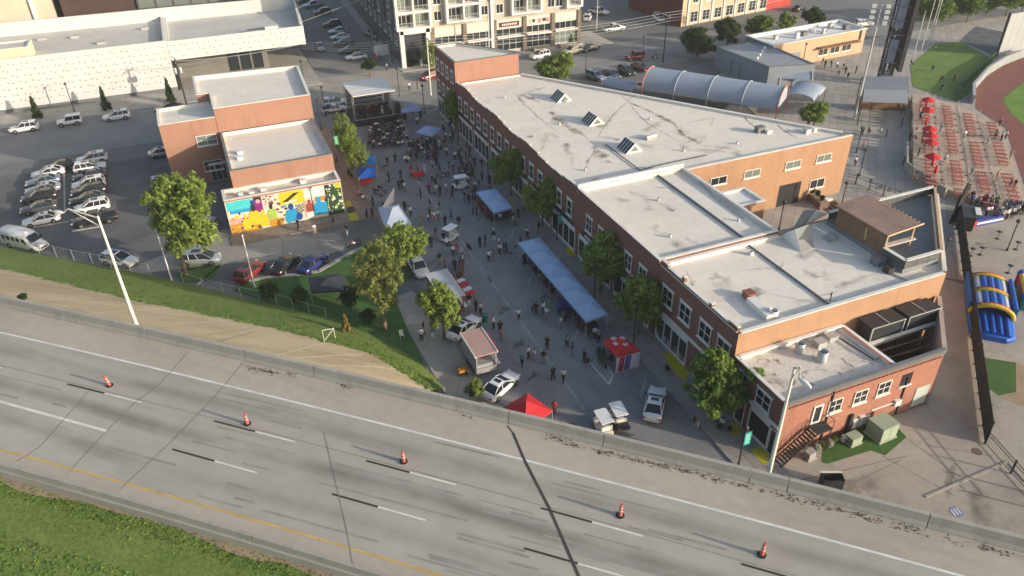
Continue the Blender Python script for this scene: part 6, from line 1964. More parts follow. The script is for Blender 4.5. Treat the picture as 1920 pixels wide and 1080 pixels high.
# shaded shrubs at the foot of the lawn
for i, (p, lab) in enumerate((((1.59, 79.1, 1.6, 1.43, 1.06), 'dark shrub left of the small black shade tent'), ((4.57, 76.26, 2.0, 1.22, 1.4), 'dark upright shrub in front of the black shade tent'), ((9.76, 73.13, 2.2, 1.45, 1.39), 'dark shrub right of the black shade tent'), ((11.01, 69.77, 1.5, 1.18, 0.89), 'dark shrub at the foot of the tall pale lawn tree'))):
 tree(p, lab, 'broad', M_leaf_d, 'lawn_shrub', 'shrub', trunk_r=0.06)
(a, b) = PLANTER
for i in range(4):
 t = (i + 0.6) / 4.4
 tree((a[0] + (b[0] - a[0]) * t, a[1] + (b[1] - a[1]) * t, 1.45, 0.5, 0.5), 'small shrub in the brick patio planter', 'broad', M_leaf_d, 'planter_shrub', 'shrub', 'shrubs in the patio planter', 0.03, z0=1.0)
for i in range(5):
 q = (44.62, 34.61)
 tree((q[0] - 1.6 + i * 0.75, q[1] + 0.3 * (i % 2), 0.5, 0.45, 0.4), 'pale flowering shrub on the artificial turf', 'broad', M_leaf_p if i % 2 else mat('white_blossom', (0.42, 0.44, 0.36), 0.8, 0.3, 3.0, island=0.4), 'flowering_shrub', 'shrub', 'shrubs by the iron stair', 0.03)
# ================================================================== VEHICLES
M_cglass = glass_mat('car_glass', (0.02, 0.024, 0.03), 0.05)
M_head = mat('headlamp', (0.62, 0.63, 0.62), 0.2, 0.0)
M_tail = mat('tail_lamp', (0.35, 0.02, 0.02), 0.3, 0.0)
PW = paint('white_car', (0.70, 0.70, 0.69))
PS_ = paint('silver_car', (0.42, 0.44, 0.46), metal=0.5)
PBK = paint('black_car', (0.015, 0.016, 0.018))
PDG = paint('dark_grey_car', (0.06, 0.065, 0.07))
PNV = paint('navy_car', (0.02, 0.03, 0.075))
PBL = paint('blue_car', (0.02, 0.03, 0.15))
PRD = paint('red_car', (0.20, 0.022, 0.02))
PMR = paint('maroon_car', (0.10, 0.02, 0.025))
PBG = paint('blue_grey_car', (0.22, 0.29, 0.36), metal=0.4)
PCR = paint('cream_car', (0.62, 0.58, 0.48))
def car_template(kind):
 S = {
  'sedan': dict(st=[(-2.40, .78, .45, .78), (-2.28, .90, .30, .96), (-1.7, .99, .22, 1.00), (-.4, 1, .20, .97), (.9, 1, .20, .94), (1.6, .98, .21, .88), (2.2, .90, .28, .76), (2.42, .72, .42, .62)], w=.92, base=(-1.95, 1.05, .93, .84), top=(-1.05, .10, 1.44, .63), wx=(-1.42, 1.45), r=.34),
  'suv': dict(st=[(-2.36, .86, .45, .98), (-2.28, .94, .32, 1.10), (-1.6, 1, .25, 1.12), (-.4, 1, .24, 1.10), (.9, 1, .24, 1.07), (1.6, .98, .25, 1.02), (2.15, .92, .32, .92), (2.36, .76, .45, .74)], w=.95, base=(-2.22, 1.15, 1.06, .87), top=(-1.92, .15, 1.70, .68), wx=(-1.42, 1.42), r=.38),
  'minivan': dict(st=[(-2.55, .88, .45, .98), (-2.46, .95, .30, 1.10), (-1.6, 1, .22, 1.12), (0, 1, .22, 1.08), (1.4, .99, .22, 1.02), (2.1, .94, .28, .90), (2.5, .76, .42, .70)], w=.98, base=(-2.42, 1.75, 1.04, .90), top=(-2.1, .55, 1.74, .70), wx=(-1.55, 1.5), r=.35),
  'pickup': dict(st=[(-2.85, .93, .50, 1.08), (-2.78, .97, .42, 1.12), (-1.5, 1, .40, 1.13), (0, 1, .38, 1.12), (1.3, 1, .38, 1.13), (2.3, .97, .40, 1.08), (2.75, .90, .48, .98), (2.85, .82, .55, .80)], w=.99, base=(-.75, 1.35, 1.08, .90), top=(-.55, .55, 1.86, .72), wx=(-1.75, 1.8), r=.42),
  'jeep': dict(st=[(-2.1, .88, .50, 1.10), (-2.05, .92, .45, 1.14), (-.4, .95, .42, 1.14), (.7, .92, .42, 1.12), (1.6, .80, .45, 1.08), (2.0, .74, .55, 1.0)], w=.93, base=(-2.02, .65, 1.10, .84), top=(-1.98, .35, 1.84, .76), wx=(-1.25, 1.35), r=.42),
 }[kind]
 t = thing(kind, kind, 'car')
 w = S['w']
 rings = []
 for x, k, zb, zt in S['st']:
  hw = w * k
  half = [(0, zb), (hw * .82, zb), (hw * .97, zb + .10), (hw, (zb + zt) / 2), (hw * .965, zt - .10), (hw * .86, zt - .01), (hw * .45, zt + .015)]
  ring = [(x, y, z) for y, z in half] + [(x, 0, zt + .02)] + [(x, -y, z) for y, z in reversed(half[1:])]
  rings.append(ring)
 body = MB().loft(rings)
 b = body.build('body', PW, t)
 PAINTABLE.add(b.name)
 x0, x1, zb, hb = S['base']
 t0, t1, zt, ht = S['top']
 g = MB()
 vs = [(x0, -hb, zb), (x1, -hb, zb), (x1, hb, zb), (x0, hb, zb), (t0, -ht, zt), (t1, -ht, zt), (t1, ht, zt), (t0, ht, zt)]
 g.add(vs, [(0, 1, 5, 4), (1, 2, 6, 5), (2, 3, 7, 6), (3, 0, 4, 7)])
 g.build('windows', M_cglass, t)
 r = MB()
 e = .05
 r.add([(t0 - e, -ht - e, zt - .05), (t1 + e, -ht - e, zt - .05), (t1 + e, ht + e, zt - .05), (t0 - e, ht + e, zt - .05), (t0 + .08, -ht + .12, zt + .045), (t1 - .1, -ht + .12, zt + .045), (t1 - .1, ht - .12, zt + .045), (t0 + .08, ht - .12, zt + .045)], [(4, 5, 6, 7), (0, 1, 5, 4), (1, 2, 6, 5), (2, 3, 7, 6), (3, 0, 4, 7)])
 def pillar(i, j, wd):
  p, q = Vector(vs[i]), Vector(vs[j])
  r.tube(p * 1.0 + Vector((0, 0, -.02)), q, wd, wd * .8, 4)
 for i, j in ((0, 4), (1, 5), (2, 6), (3, 7)):
  pillar(i, j, .06)
 nb = 2 if kind in ('suv', 'minivan') else 1
 for k in range(nb):
  f = (k + 1) / (nb + 1)
  for s in (-1, 1):
   r.tube((x0 + (x1 - x0) * (f * .8 + .05), s * hb, zb - .02), (t0 + (t1 - t0) * f, s * ht, zt), .05, .04, 4)
 o = r.build('roof', PW, t)
 PAINTABLE.add(o.name)
 if kind in ('sedan', 'suv', 'minivan'):
  MB().box((t0 + t1) / 2 - .1, t1 - .22, -ht * .6, ht * .6, zt + .046, zt + .052).build('sunroof', M_cglass, t)
 if kind == 'pickup':
  MB().box(-2.72, -.85, -.78, .78, 1.125, 1.16).build('cargo_bed', M_black, t)
 rad = S['r']
 for x in S['wx']:
  for s in (-1, 1):
   y0, y1 = s * (w - .22), s * (w + .015)
   wh = MB().tube((x, y0, rad), (x, y1, rad), rad, rad, 16).build('wheel', M_rubber, t)
   MB().tube((x, s * (w - .05), rad), (x, s * (w + .022), rad), rad * .62, rad * .55, 10).build('rim', M_rim, wh)
 xf, xr = S['st'][-2][0], S['st'][1][0]
 zf, zr = S['st'][-2][3], S['st'][1][3]
 for s in (-1, 1):
  MB().obox((xf + .08, s * w * .66), (1, -.25 * s), .14, .17, zf - .17, zf - .035).build('headlight', M_head, t)
  MB().obox((xr - .05, s * w * .70), (0, 1), .16, .06, zr - .32, zr - .10).build('taillight', M_tail, t)
  MB().obox((x1 - .25, s * (w + .05)), (1, 0), .07, .09, zb - .02, zb + .13).build('mirror', M_black, t)
 return tree_of(t)
CARS = {k: car_template(k) for k in ('sedan', 'suv', 'minivan', 'pickup', 'jeep')}
CN = {'sedan': 'parked_sedan', 'suv': 'parked_suv', 'minivan': 'parked_minivan', 'pickup': 'pickup_truck', 'jeep': 'parked_jeep'}
def car(kind, p, pm, label, group=None, scale=None):
 return dup(CARS[kind], (p[0], p[1], 0.012), p[2], label, 'pickup truck' if kind == 'pickup' else 'car', group, CN[kind], scale, pm)
GL = 'cars in the left parking lot'
for kind, p, pm, lab in (
 ('sedan', (-24.27, 131.96, -3.093), PBK, 'black car furthest back in the left row of the lot'),
 ('sedan', (-25.8, 129.99, -3.082), PW, 'white sedan second from the back in the left lot row'),
 ('sedan', (-26.29, 126.79, -3.077), PBG, 'pale blue grey sedan in the left lot row'),
 ('sedan', (-26.02, 123.58, -3.104), PS_, 'silver sedan in the left lot row between blue grey and black cars'),
 ('suv', (-26.26, 120.55, -3.101), PBK, 'black car in the left lot row behind the dark grey one'),
 ('sedan', (-26.01, 116.86, -3.086), PDG, 'dark grey car beside the white sedan at the near end of left row'),
 ('sedan', (-25.31, 112.62, -3.069), PW, 'white sedan at the near end of the left lot row'),
 ('suv', (-19.62, 132.81, -3.093), PW, 'white car furthest back in the right lot row'),
 ('suv', (-19.79, 129.21, 0.053), PW, 'white boxy car facing right, second in the right lot row'),
 ('sedan', (-19.65, 125.86, -3.098), PNV, 'navy car between two white ones in the right lot row'),
 ('suv', (-19.66, 122.5, -3.096), PW, 'white car in the middle of the right lot row'),
 ('suv', (-19.54, 119.62, -3.104), PBK, 'black car just behind the low dark sedan in right lot row'),
 ('sedan', (-19.65, 117.14, -3.086), PDG, 'low dark sedan in the right lot row'),
 ('suv', (-18.87, 113.79, -3.102), PW, 'white car with roof openings next to the dark pickup'),
 ('pickup', (-18.29, 109.26, -3.121), PBK, 'dark pickup truck at the near end of the right lot row'),
 ('sedan', (-9.89, 118.27, -1.487), PW, 'white car parked alone beside the brick wing'),
 ('suv', (-5.16, 102.09, 0.45), PW, 'white car half hidden behind the broad lot tree'),
 ('minivan', (-5.45, 91.94, -0.285), PS_, 'silver minivan below the broad lot tree'),
 ('suv', (-14.98, 95.88, -0.671), PW, 'white car by the chain-link fence behind the tall highway lamp'),
 ('suv', (0.02, 86.08, 0.846), PRD, 'dark red car parked at the lot corner by the lawn'),
 ('sedan', (4.25, 86.12, 0.869), PBK, 'black sedan between the red and the blue cars'),
 ('sedan', (7.53, 84.92, 0.764), PBL, 'blue sedan parked against the curved lawn kerb'),
 ('sedan', (-8.75, 130.88, 0.121), PS_, 'pale car partly hidden behind the brick wing corner'),
):
 car(kind, p, pm, lab, GL)
car('suv', (-31.51, 153.28, -3.128), PW, 'white car before the leftmost evergreen by the white building')
car('jeep', (-24.16, 153.12, -3.117), PW, 'white boxy off-roader parked by the white building')
car('suv', (-16.27, 152.53, -3.092), PW, 'white car parked beside the middle evergreen')
car('sedan', (-7.32, 153.24, 3.071), PBK, 'dark car behind the brick wing roof by the transformer pole')
# street and back streets
car('pickup', (19.37, 78.63, -1.561), PW, 'white vehicle under the trees beside the silver food trailer', scale=0.9)
car('sedan', (20.32, 64.37, 0.576), PW, 'white car behind the pink roofed food truck')
car('sedan', (20.31, 53.73, 0.531), PW, 'white sedan with dark roof glass above the barrier')
car('sedan', (32.9, 45.31, 0.882), PW, 'white car parked by the shop pavement near the barrier')
car('suv', (43.42, 149.85, -2.802), PRD, 'red car at the junction by the brick corner building')
car('suv', (22.15, 142.34, -0.071), PW, 'white car parked left of the stage')
car('pickup', (21.38, 139.06, -0.061), PW, 'low white trailer truck left of the stage', scale=0.8)
G2 = 'cars parked along the side street'
for kind, p, pm, lab in (
 ('sedan', (26.78, 181.43, -1.629), PS_, 'silver car driving down the side street towards the junction'),
 ('sedan', (32.72, 170.26, 3.084), PW, 'white car nearest the junction in the angled side street row'),
 ('suv', (32.32, 175.49, 3.111), PBK, 'black car next to the white one nearest the junction'),
 ('suv', (32.42, 182.2, 3.122), PBK, 'black car above the two dark ones in the side street row'),
 ('sedan', (32.91, 188.09, 3.132), PW, 'white car in the middle of the side street row'),
 ('sedan', (33.57, 193.67, -3.12), PS_, 'silver car in the side street row'),
 ('suv', (33.37, 200.56, -3.107), PBK, 'black car alone before the silver one in side street row'),
 ('suv', (33.63, 214.57, -3.083), PDG, 'dark grey car near the top of the side street row'),
 ('pickup', (33.0, 223.62, -3.067), PS_, 'silver pickup truck near the top of the side street row'),
 ('suv', (32.0, 230.51, -3.055), PDG, 'dark car at the top of the side street row'),
):
 car(kind, p, pm, lab, G2)
for kind, p, pm, lab in (
 ('suv', (69.8, 153.01, -2.911), PW, 'white car at the kerb below the apartment shops'),
 ('suv', (77.73, 152.98, -2.936), PCR, 'cream white car at the kerb before the planter'),
 ('sedan', (82.31, 153.29, -2.979), PBK, 'black car at the kerb right of the cream one'),
 ('pickup', (95.22, 165.4, 0.026), PW, 'white pickup truck in the back street opening'),
 ('minivan', (110.34, 169.17, -1.8), PW, 'large white van parked by the maroon wall'),
 ('suv', (94.61, 177.85, 0.944), PW, 'pale car half hidden by the apartment corner'),
 ('suv', (74.02, 134.79, -1.295), PBG, 'blue grey car just beyond the pale roof edge'),
 ('sedan', (77.34, 134.53, -1.368), PDG, 'dark car between the blue grey and black cars'),
 ('suv', (81.33, 134.95, -1.552), PBK, 'black car beyond the barrel tent end'),
 ('sedan', (85.37, 136.17, -1.404), PMR, 'maroon car beside the salmon edge of the barrel tent'),
 ('jeep', (87.92, 142.89, 3.041), PRD, 'red open off-roader in the back street', ),
 ('sedan', (148.52, 161.64, 0.313), PBK, 'black car behind the small yellow green tree'),
 ('suv', (151.83, 142.57, -0.191), PW, 'white car beyond the concession building'),
 ('pickup', (99.78, 181.67, -1.082), PW, 'white truck in the shaded side yard'),
):
 car(kind, p, pm, lab)
for k in CARS:
 drop_template(CARS[k])
# passenger van in the lot
def van(p):
 t = thing('passenger_van', 'large white passenger van by the chain-link fence', 'van', (p[0], p[1], 0.012), p[2])
 rings = []
 for x, hw, zb, zt in ((-3.3, .95, .45, 2.2), (-3.2, 1.02, .35, 2.45), (-1, 1.04, .32, 2.55), (1.0, 1.04, .32, 2.5), (1.55, 1.0, .32, 2.2), (2.25, .98, .32, 1.32), (3.0, .94, .34, 1.15), (3.3, .84, .42, .9)):
  half = [(0, zb), (hw * .9, zb), (hw, zb + .15), (hw, (zb + zt) * .55), (hw * .94, zt - .2), (hw * .78, zt), (hw * .3, zt + .06)]
  rings.append([(x, y, z) for y, z in half] + [(x, 0, zt + .07)] + [(x, -y, z) for y, z in reversed(half[1:])])
 MB().loft(rings).build('body', PW, t)
 MB().add([(1.58, -.72, 2.14), (1.58, .72, 2.14), (2.27, .8, 1.36), (2.27, -.8, 1.36)], [(0, 3, 2, 1)]).build('windscreen', M_cglass, t).location = (0.06, 0, 0.06)
 for s in (-1, 1):
  for i in range(4):
   x = -2.6 + i * .85
   MB().box(x, x + .55, s * 1.035 - .02, s * 1.035 + .02, 1.35, 1.95).build('window', M_cglass, t)
  MB().box(.9, 1.5, s * 1.03 - .02, s * 1.03 + .02, 1.35, 1.9).build('window', M_cglass, t)
  for x in (-1.9, 2.3):
   wh = MB().tube((x, s * .8, .38), (x, s * 1.05, .38), .38, .38, 16).build('wheel', M_rubber, t)
   MB().tube((x, s * 1.0, .38), (x, s * 1.06, .38), .22, .2, 10).build('rim', M_rim, wh)
  MB().box(3.12, 3.3, s * .62 - .15, s * .62 + .15, .75, .92).build('headlight', M_head, t)
  MB().box(1.7, 1.85, s * 1.2 - .1, s * 1.2 + .1, 1.35, 1.65).build('mirror', M_black, t)
 MB().box(3.2, 3.34, -.5, .5, .5, .8).build('grille', M_dark, t)
van((-26.63, 105.92, -0.768))
# golf carts
def golf_cart(p, label, body=PW, roofm=PW, bed=False):
 t = thing('golf_cart', label, 'golf cart', (p[0], p[1], 0.012), p[2])
 rings = [[(x, -w, zb), (x, w, zb), (x, w * .96, zt), (x, -w * .96, zt)] for x, w, zb, zt in ((-1.25, .55, .35, .7), (-1.1, .6, .28, .75), (-.3, .6, .25, .72), (-.2, .6, .25, .38), (.5, .6, .25, .38), (.62, .58, .28, .85), (1.1, .52, .32, .72), (1.25, .4, .4, .55))]
 MB().loft(rings, smooth=False).build('body', body, t)
 MB().box(-.75, -.2, -.55, .55, .74, .86).build('seat', M_trim, t)
 MB().box(-.9, -.78, -.55, .55, .78, 1.25).build('backrest', M_trim, t)
 MB().prism([(-1.1, -.62), (.75, -.62), (.85, -.5), (.85, .5), (.75, .62), (-1.1, .62)], 1.86, 1.94).build('roof', roofm, t)
 for x, xt in ((-1.0, -1.0), (.75, .6)):
  for s in (-1, 1):
   MB().tube((x, s * .54, .7), (xt, s * .54, 1.86), .025, .025, 5).build('roof_post', M_black, t)
 MB().add([(.78, -.5, .85), (.78, .5, .85), (.64, .5, 1.8), (.64, -.5, 1.8)], [(0, 1, 2, 3)]).build('windscreen', glass_mat('cart_screen', (.2, .23, .25)), t)
 MB().tube((.45, .25, .75), (.3, .25, 1.0), .02, .02, 5).build('steering_column', M_black, t)
 if bed:
  MB().box(-1.75, -1.0, -.6, .6, .62, .92).build('cargo_bed', M_dark, t)
 for x in (-.8, .8):
  for s in (-1, 1):
   wh = MB().tube((x, s * .42, .23), (x, s * .62, .23), .23, .23, 12).build('wheel', M_rubber, t)
   MB().tube((x, s * .58, .23), (x, s * .63, .23), .12, .11, 8).build('rim', M_rim, wh)
 return t
golf_cart((31.9, 98.6, 3.119), 'white golf cart driving past the double canopy')
golf_cart((25.45, 84.3, -2.624), 'white golf cart in mid street below the bright green tree')
golf_cart((26.89, 44.66, 1.505), 'white golf cart with cream seats beside the barrier, left of two', PCR)
golf_cart((28.6, 45.0, 1.453), 'white roofed dark utility cart beside the barrier, right of two', PDG, PW, True)
def motorcycle(p, label, pm):
 t = thing('motorcycle', label, 'motorcycle', (p[0], p[1], 0.012), p[2])
 for x in (-.72, .72):
  wh = MB()
  n = 14
  for i in range(n):
   a0, a1 = 6.283 * i / n, 6.283 * (i + 1) / n
   wh.tube((x + .3 * cos(a0), 0, .33 + .3 * sin(a0)), (x + .3 * cos(a1), 0, .33 + .3 * sin(a1)), .06, .06, 5, caps=False)
  wh.build('wheel', M_rubber, t)
 MB().loft([[(x, -w, z0), (x, w, z0), (x, w, z1), (x, -w, z1)] for x, w, z0, z1 in ((-.3, .1, .3, .6), (0, .2, .28, .68), (.3, .16, .3, .7), (.45, .06, .45, .7))]).build('engine', M_rim, t)
 MB().loft([[(x, -w, z0), (x, w, z0), (x, w * .7, z1), (x, -w * .7, z1)] for x, w, z0, z1 in ((-.05, .1, .7, .8), (.15, .18, .68, .95), (.45, .12, .7, .92), (.55, .05, .75, .85))]).build('fuel_tank', pm, t)
 MB().loft([[(x, -w, z0), (x, w, z0), (x, w, z1), (x, -w, z1)] for x, w, z0, z1 in ((-1.0, .1, .72, .8), (-.6, .16, .62, .78), (-.1, .12, .64, .74))]).build('saddle', M_black, t)
 MB().tube((.72, .08, .33), (.45, .08, 1.0), .03, .03, 5).tube((.72, -.08, .33), (.45, -.08, 1.0), .03, .03, 5).build('fork', M_galv, t)
 MB().tube((.35, -.42, 1.05), (.48, 0, 1.02), .02, .02, 5).tube((.35, .42, 1.05), (.48, 0, 1.02), .02, .02, 5).build('handlebar', M_dark, t)
 return t
motorcycle((13.37, 88.05, -3.114), 'dark red motorcycle parked at the lawn tip', PMR)
motorcycle((20.07, 101.45, -1.114), 'black motorcycle by the blue tents', PBK)
motorcycle((20.92, 102.24, -1.12), 'black motorcycle right of another near the blue tents', PDG)
motorcycle((30.85, 103.01, -2.962), 'dark motorcycle lying low beside the crowd in mid street', PBK)
motorcycle((33.91, 103.32, -1.311), 'dark motorcycle before the pavement crowd, left of two', PBK)
motorcycle((34.61, 102.56, -1.313), 'maroon motorcycle before the pavement crowd, right of two', PMR)
motorcycle((92.1, 141.41, 0.274), 'dark motorcycle parked in the back street', PBK)
# food trailers
def trailer(corners, zr, label, roofm, bodym, stripe, awn_side=1, name='food_trailer', open_front=True):
 """corners: roof corners in order, long side first"""
 a, b, c, d = [Vector(q) for q in corners]
 u = (b - a + c - d) * 0.5
 v = (d - a + c - b) * 0.5
 L, Wd = u.length, v.length
 ctr = (a + b + c + d) / 4
 t = thing(name, label, 'food trailer', (ctr.x, ctr.y, 0), math.atan2(u.y, u.x))
 hl, hw = L / 2, Wd / 2
 MB().box(-hl, hl, -hw, hw, 0.55, 1.15).build('lower_wall', bodym, t)
 for x in (-hl + .06, hl - .06):
  for y in (-hw + .06, hw - .06):
   MB().box(x - .06, x + .06, y - .06, y + .06, 1.15, zr - .12).build('corner_post', bodym, t)
 MB().box(-hl + .12, hl - .12, -hw, -hw + .06, 1.15, zr - .12).build('side_wall', bodym, t)
 MB().box(-hl + .12, hl - .12, hw - .06, hw, zr - .6, zr - .12).build('side_wall', bodym, t)
 MB().box(-hl, -hl + .06, -hw + .12, hw - .12, 1.15, zr - .12).build('end_wall', bodym, t)
 MB().box(-hl + .1, hl - .1, hw, hw + .45, 1.12, 1.18).build('counter', M_trim, t)
 MB().box(-hl + .2, hl - .2, -hw + .2, hw - .35, .6, 1.5).build('kitchen_unit', M_galv, t)
 MB().box(-hl - .08, hl + .08, -hw - .08, hw + .08, zr - .12, zr).build('trailer_roof', roofm, t)
 for y in (-hw - .1, hw + .1):
  MB().box(-hl - .1, hl + .1, y - .05, y + .05, zr - .14, zr + .06).build('roof_edge', M_white, t)
 MB().add([(-hl + .3, hw + .02, zr - .25), (hl - .3, hw + .02, zr - .25), (hl - .3, hw + .55, zr - .45), (-hl + .3, hw + .55, zr - .45)], [(0, 1, 2, 3)]).build('awning', stripe, t)
 for x in (-hl * .3, hl * .3):
  for s in (-1, 1):
   MB().tube((x, s * (hw - .25), .36), (x, s * (hw + .02), .36), .36, .36, 14).build('wheel', M_rubber, t)
 MB().tube((-hl, 0, .6), (-hl - 1.1, 0, .55), .06, .06, 5).build('tow_bar', M_dark, t)
 return t
M_maroon0 = mat('maroon_awning', (0.22, 0.03, 0.035), 0.7)
M_pinkroof = mat('dusty_pink_roof', (0.42, 0.27, 0.23), 0.7, 0.12, 0.4, fine=0.06)
M_silver = mat('silver_roof', (0.40, 0.41, 0.42), 0.5, 0.1, 0.4)
M_brownbody = mat('brown_body', (0.13, 0.07, 0.06), 0.6, 0.15, 0.8)
trailer([(18.85, 60.37), (18.78, 56.07), (21.04, 56.47), (20.9, 60.78)], 2.9, 'pink roofed food truck serving people beside the white cars', M_pinkroof, mat('grey_body', (0.28, 0.27, 0.27), 0.6, 0.15, 0.8), M_maroon0, name='food_truck')
trailer([(18.93, 73.0), (19.09, 67.02), (21.37, 67.27), (21.29, 73.23)], 2.9, 'silver roofed food trailer half hidden by the yellow green tree', M_silver, M_brownbody, mat('red_brown_awning', (0.25, 0.06, 0.05), 0.7))
FR = thing('menu_frame', 'stacked red and white racks on the street side of the silver trailer', 'rack')
q0, q1 = (23.01, 73.29), (23.19, 70.21)
for i in range(4):
 t_ = i / 3
 MB().obox((q0[0] + (q1[0] - q0[0]) * t_, q0[1] + (q1[1] - q0[1]) * t_), (1, .3), .6, .3, .7, .8).build('shelf', M_red if i % 2 else M_white, FR)
 for s in (-.5, .5):
  MB().tube((q0[0] + (q1[0] - q0[0]) * t_ + s, q0[1] + (q1[1] - q0[1]) * t_ + .3 * s, 0), (q0[0] + (q1[0] - q0[0]) * t_ + s, q0[1] + (q1[1] - q0[1]) * t_ + .3 * s, .7), .03, .03, 4).build('leg', M_dark, FR)
SM = thing('barbecue_smoker', 'long dark rusty barbecue smoker above the silver trailer racks', 'smoker')
q0, q1 = (24.58, 77.13), (23.27, 74.21)
MB().tube((q0[0], q0[1], .95), (q1[0], q1[1], .95), .42, .42, 12).build('drum', mat('rusty_drum', (0.11, 0.055, 0.045), 0.7, 0.3, 1.0), SM)
MB().tube((q0[0], q0[1], 1.3), (q0[0], q0[1], 2.2), .09, .09, 8).build('chimney', M_dark, SM)
for q in (q0, q1):
 MB().tube((q[0] - .3, q[1], 0), (q[0] - .2, q[1], .8), .04, .04, 5).tube((q[0] + .3, q[1], 0), (q[0] + .2, q[1], .8), .04, .04, 5).build('leg', M_dark, SM)
GEN = thing('generator', 'orange portable generator on the concrete beside the food truck', 'generator', (*(17.74, 57.54), 0))
MB().box(-.45, .45, -.32, .32, .12, .75).build('housing', mat('orange_plastic', (0.55, 0.23, 0.02), 0.6, 0.1, 1.5), GEN)
MB().box(-.4, .4, -.335, -.325, .2, .5).build('panel', M_dark, GEN)
for x in (-.4, .4):
 for y in (-.28, .28):
  MB().tube((x, y, 0), (x, y, .95), .025, .025, 5).build('frame_tube', M_dark, GEN)
# ================================================================== TENTS, STAGE, STREET FURNITURE
def canopy(corners, z, peak, m, label, modules=1, name='canopy_tent', side=None, legm=M_galv, back=None, group=None, valance=0.25, letters=None):
 """pop-up canopy: corners in order, modules strung along the first side"""
 a, b, c, d = [Vector(q) for q in corners]
 ctr = (a + b + c + d) / 4
 t = thing(name, label, 'tent', (ctr.x, ctr.y, 0), 0, group)
 rel = [q - ctr for q in (a, b, c, d)]
 a, b, c, d = rel
 for k in range(modules):
  p0, p1 = a.lerp(b, k / modules), a.lerp(b, (k + 1) / modules)
  q0, q1 = d.lerp(c, k / modules), d.lerp(c, (k + 1) / modules)
  mid = (p0 + p1 + q0 + q1) / 4
  quad = [p0, p1, q1, q0]
  o = MB()
  for i in range(4):
   s0, s1 = quad[i], quad[(i + 1) % 4]
   h0 = s0.lerp(mid, 0.5)
   h1 = s1.lerp(mid, 0.5)
   zm = z + (peak - z) * 0.42
   o.add([(s0.x, s0.y, z), (s1.x, s1.y, z), (h1.x, h1.y, zm), (h0.x, h0.y, zm), (mid.x, mid.y, peak), (s0.x, s0.y, z - valance), (s1.x, s1.y, z - valance)], [(0, 1, 2, 3), (3, 2, 4), (5, 6, 1, 0)])
  o.build('canopy_top', m, t)
 n = modules
 for k in range(n + 1):
  for e0, e1 in ((a, b), (d, c)):
   p = e0.lerp(e1, k / n)
   MB().tube((p.x, p.y, 0), (p.x, p.y, z - 0.02), 0.035, 0.035, 5).build('leg', legm, t)
 for i, wm in (side or {}).items():
  s0, s1 = rel[i], rel[(i + 1) % 4]
  MB().add([(s0.x, s0.y, 0.05), (s1.x, s1.y, 0.05), (s1.x, s1.y, z - valance - .01), (s0.x, s0.y, z - valance - .01)], [(0, 1, 2, 3)]).build('side_panel', wm, t)
 return t
M_tblue = mat('grey_blue_canopy', (0.27, 0.38, 0.56), 0.6, 0.06, 0.5)
M_tgrey = mat('pale_blue_canopy', (0.42, 0.47, 0.56), 0.6, 0.06, 0.5)
M_tviolet = mat('periwinkle_canopy', (0.30, 0.36, 0.58), 0.6, 0.06, 0.5)
M_tdeep = mat('royal_blue_canopy', (0.02, 0.10, 0.42), 0.6, 0.08, 0.5)
M_tdeep2 = mat('cobalt_canopy', (0.02, 0.17, 0.46), 0.6, 0.08, 0.5)
M_banner = mat('navy_banner', (0.02, 0.02, 0.13), 0.7, 0.3, 1.5)
canopy([(31.55, 75.52), (31.64, 57.3), (34.35, 57.58), (34.52, 75.65)], 2.8, 3.55, M_tblue, 'very long blue grey tent row along the shop side of the street', 6, 'canopy_row')
canopy([(31.8, 90.99), (31.81, 84.3), (34.61, 84.72), (34.69, 90.97)], 2.8, 3.4, M_tblue, 'double blue grey canopy tent with dark red stall goods', 2)
canopy([(18.05, 92.27), (17.41, 86.15), (20.91, 86.15), (20.9, 92.02)], 2.7, 3.9, M_tgrey, 'pale peaked double tent half hidden by the bright green tree', 1)
canopy([(31.38, 128.61), (30.84, 127.38), (34.77, 126.71), (34.51, 130.16)][0:1] + [(31.18, 127.22), (34.84, 126.97), (34.59, 130.43)], 2.4, 3.1, M_tviolet, 'periwinkle canopy tent right beside the stage')
canopy([(30.83, 117.18), (32.69, 114.25), (35.24, 116.95), (33.23, 119.23)], 2.4, 3.1, M_tviolet, 'periwinkle canopy tent at the back of the audience')
canopy([(20.47, 111.32), (19.68, 108.35), (21.65, 107.87), (22.28, 110.71)], 2.3, 2.8, M_tdeep2, 'bright blue tent by the yellow green trees, further of two')
canopy([(18.72, 107.07), (17.98, 103.87), (20.38, 103.17), (21.23, 106.55)], 2.3, 2.8, M_tdeep, 'royal blue tent by the yellow green trees, nearer of two')
RW = canopy([(31.95, 54.18), (32.0, 51.36), (34.72, 51.29), (34.16, 54.09)], 2.3, 3.2, M_red, 'red topped tent with white side wall and white letters', 1, side={1: mat('white_side_wall', (0.62, 0.60, 0.64), 0.7, 0.1, 0.8)})
lt = MB()
rng = random.Random(1)
RWc = RW.location
for k, (u, v) in enumerate(((.28, .36), (.55, .26), (.45, .62), (.72, .55))):
 a, b, c, d = [Vector(q) for q in ((31.95, 54.18), (32.0, 51.36), (34.72, 51.29), (34.16, 54.09))]
 p = a.lerp(b, u).lerp(d.lerp(c, u), v)
 du = min(u, 1 - u, v, 1 - v) * 2
 z = 2.3 + .9 * min(1, du) * .95 + .06
 for i, (dx, dy, w, h) in enumerate(((-.22, 0, .05, .22), (0, .2, .22, .05), (0, 0, .18, .05), (0, -.2, .22, .05), (.2, -.1, .05, .1))):
  lt.obox((p.x - RWc.x + dx, p.y - RWc.y + dy), (1, 0), w, h, z, z + .03)
lt.build('lettering', M_white, RW)
sd_ = [Vector(q) for q in ((32.0, 51.36), (34.72, 51.29))]
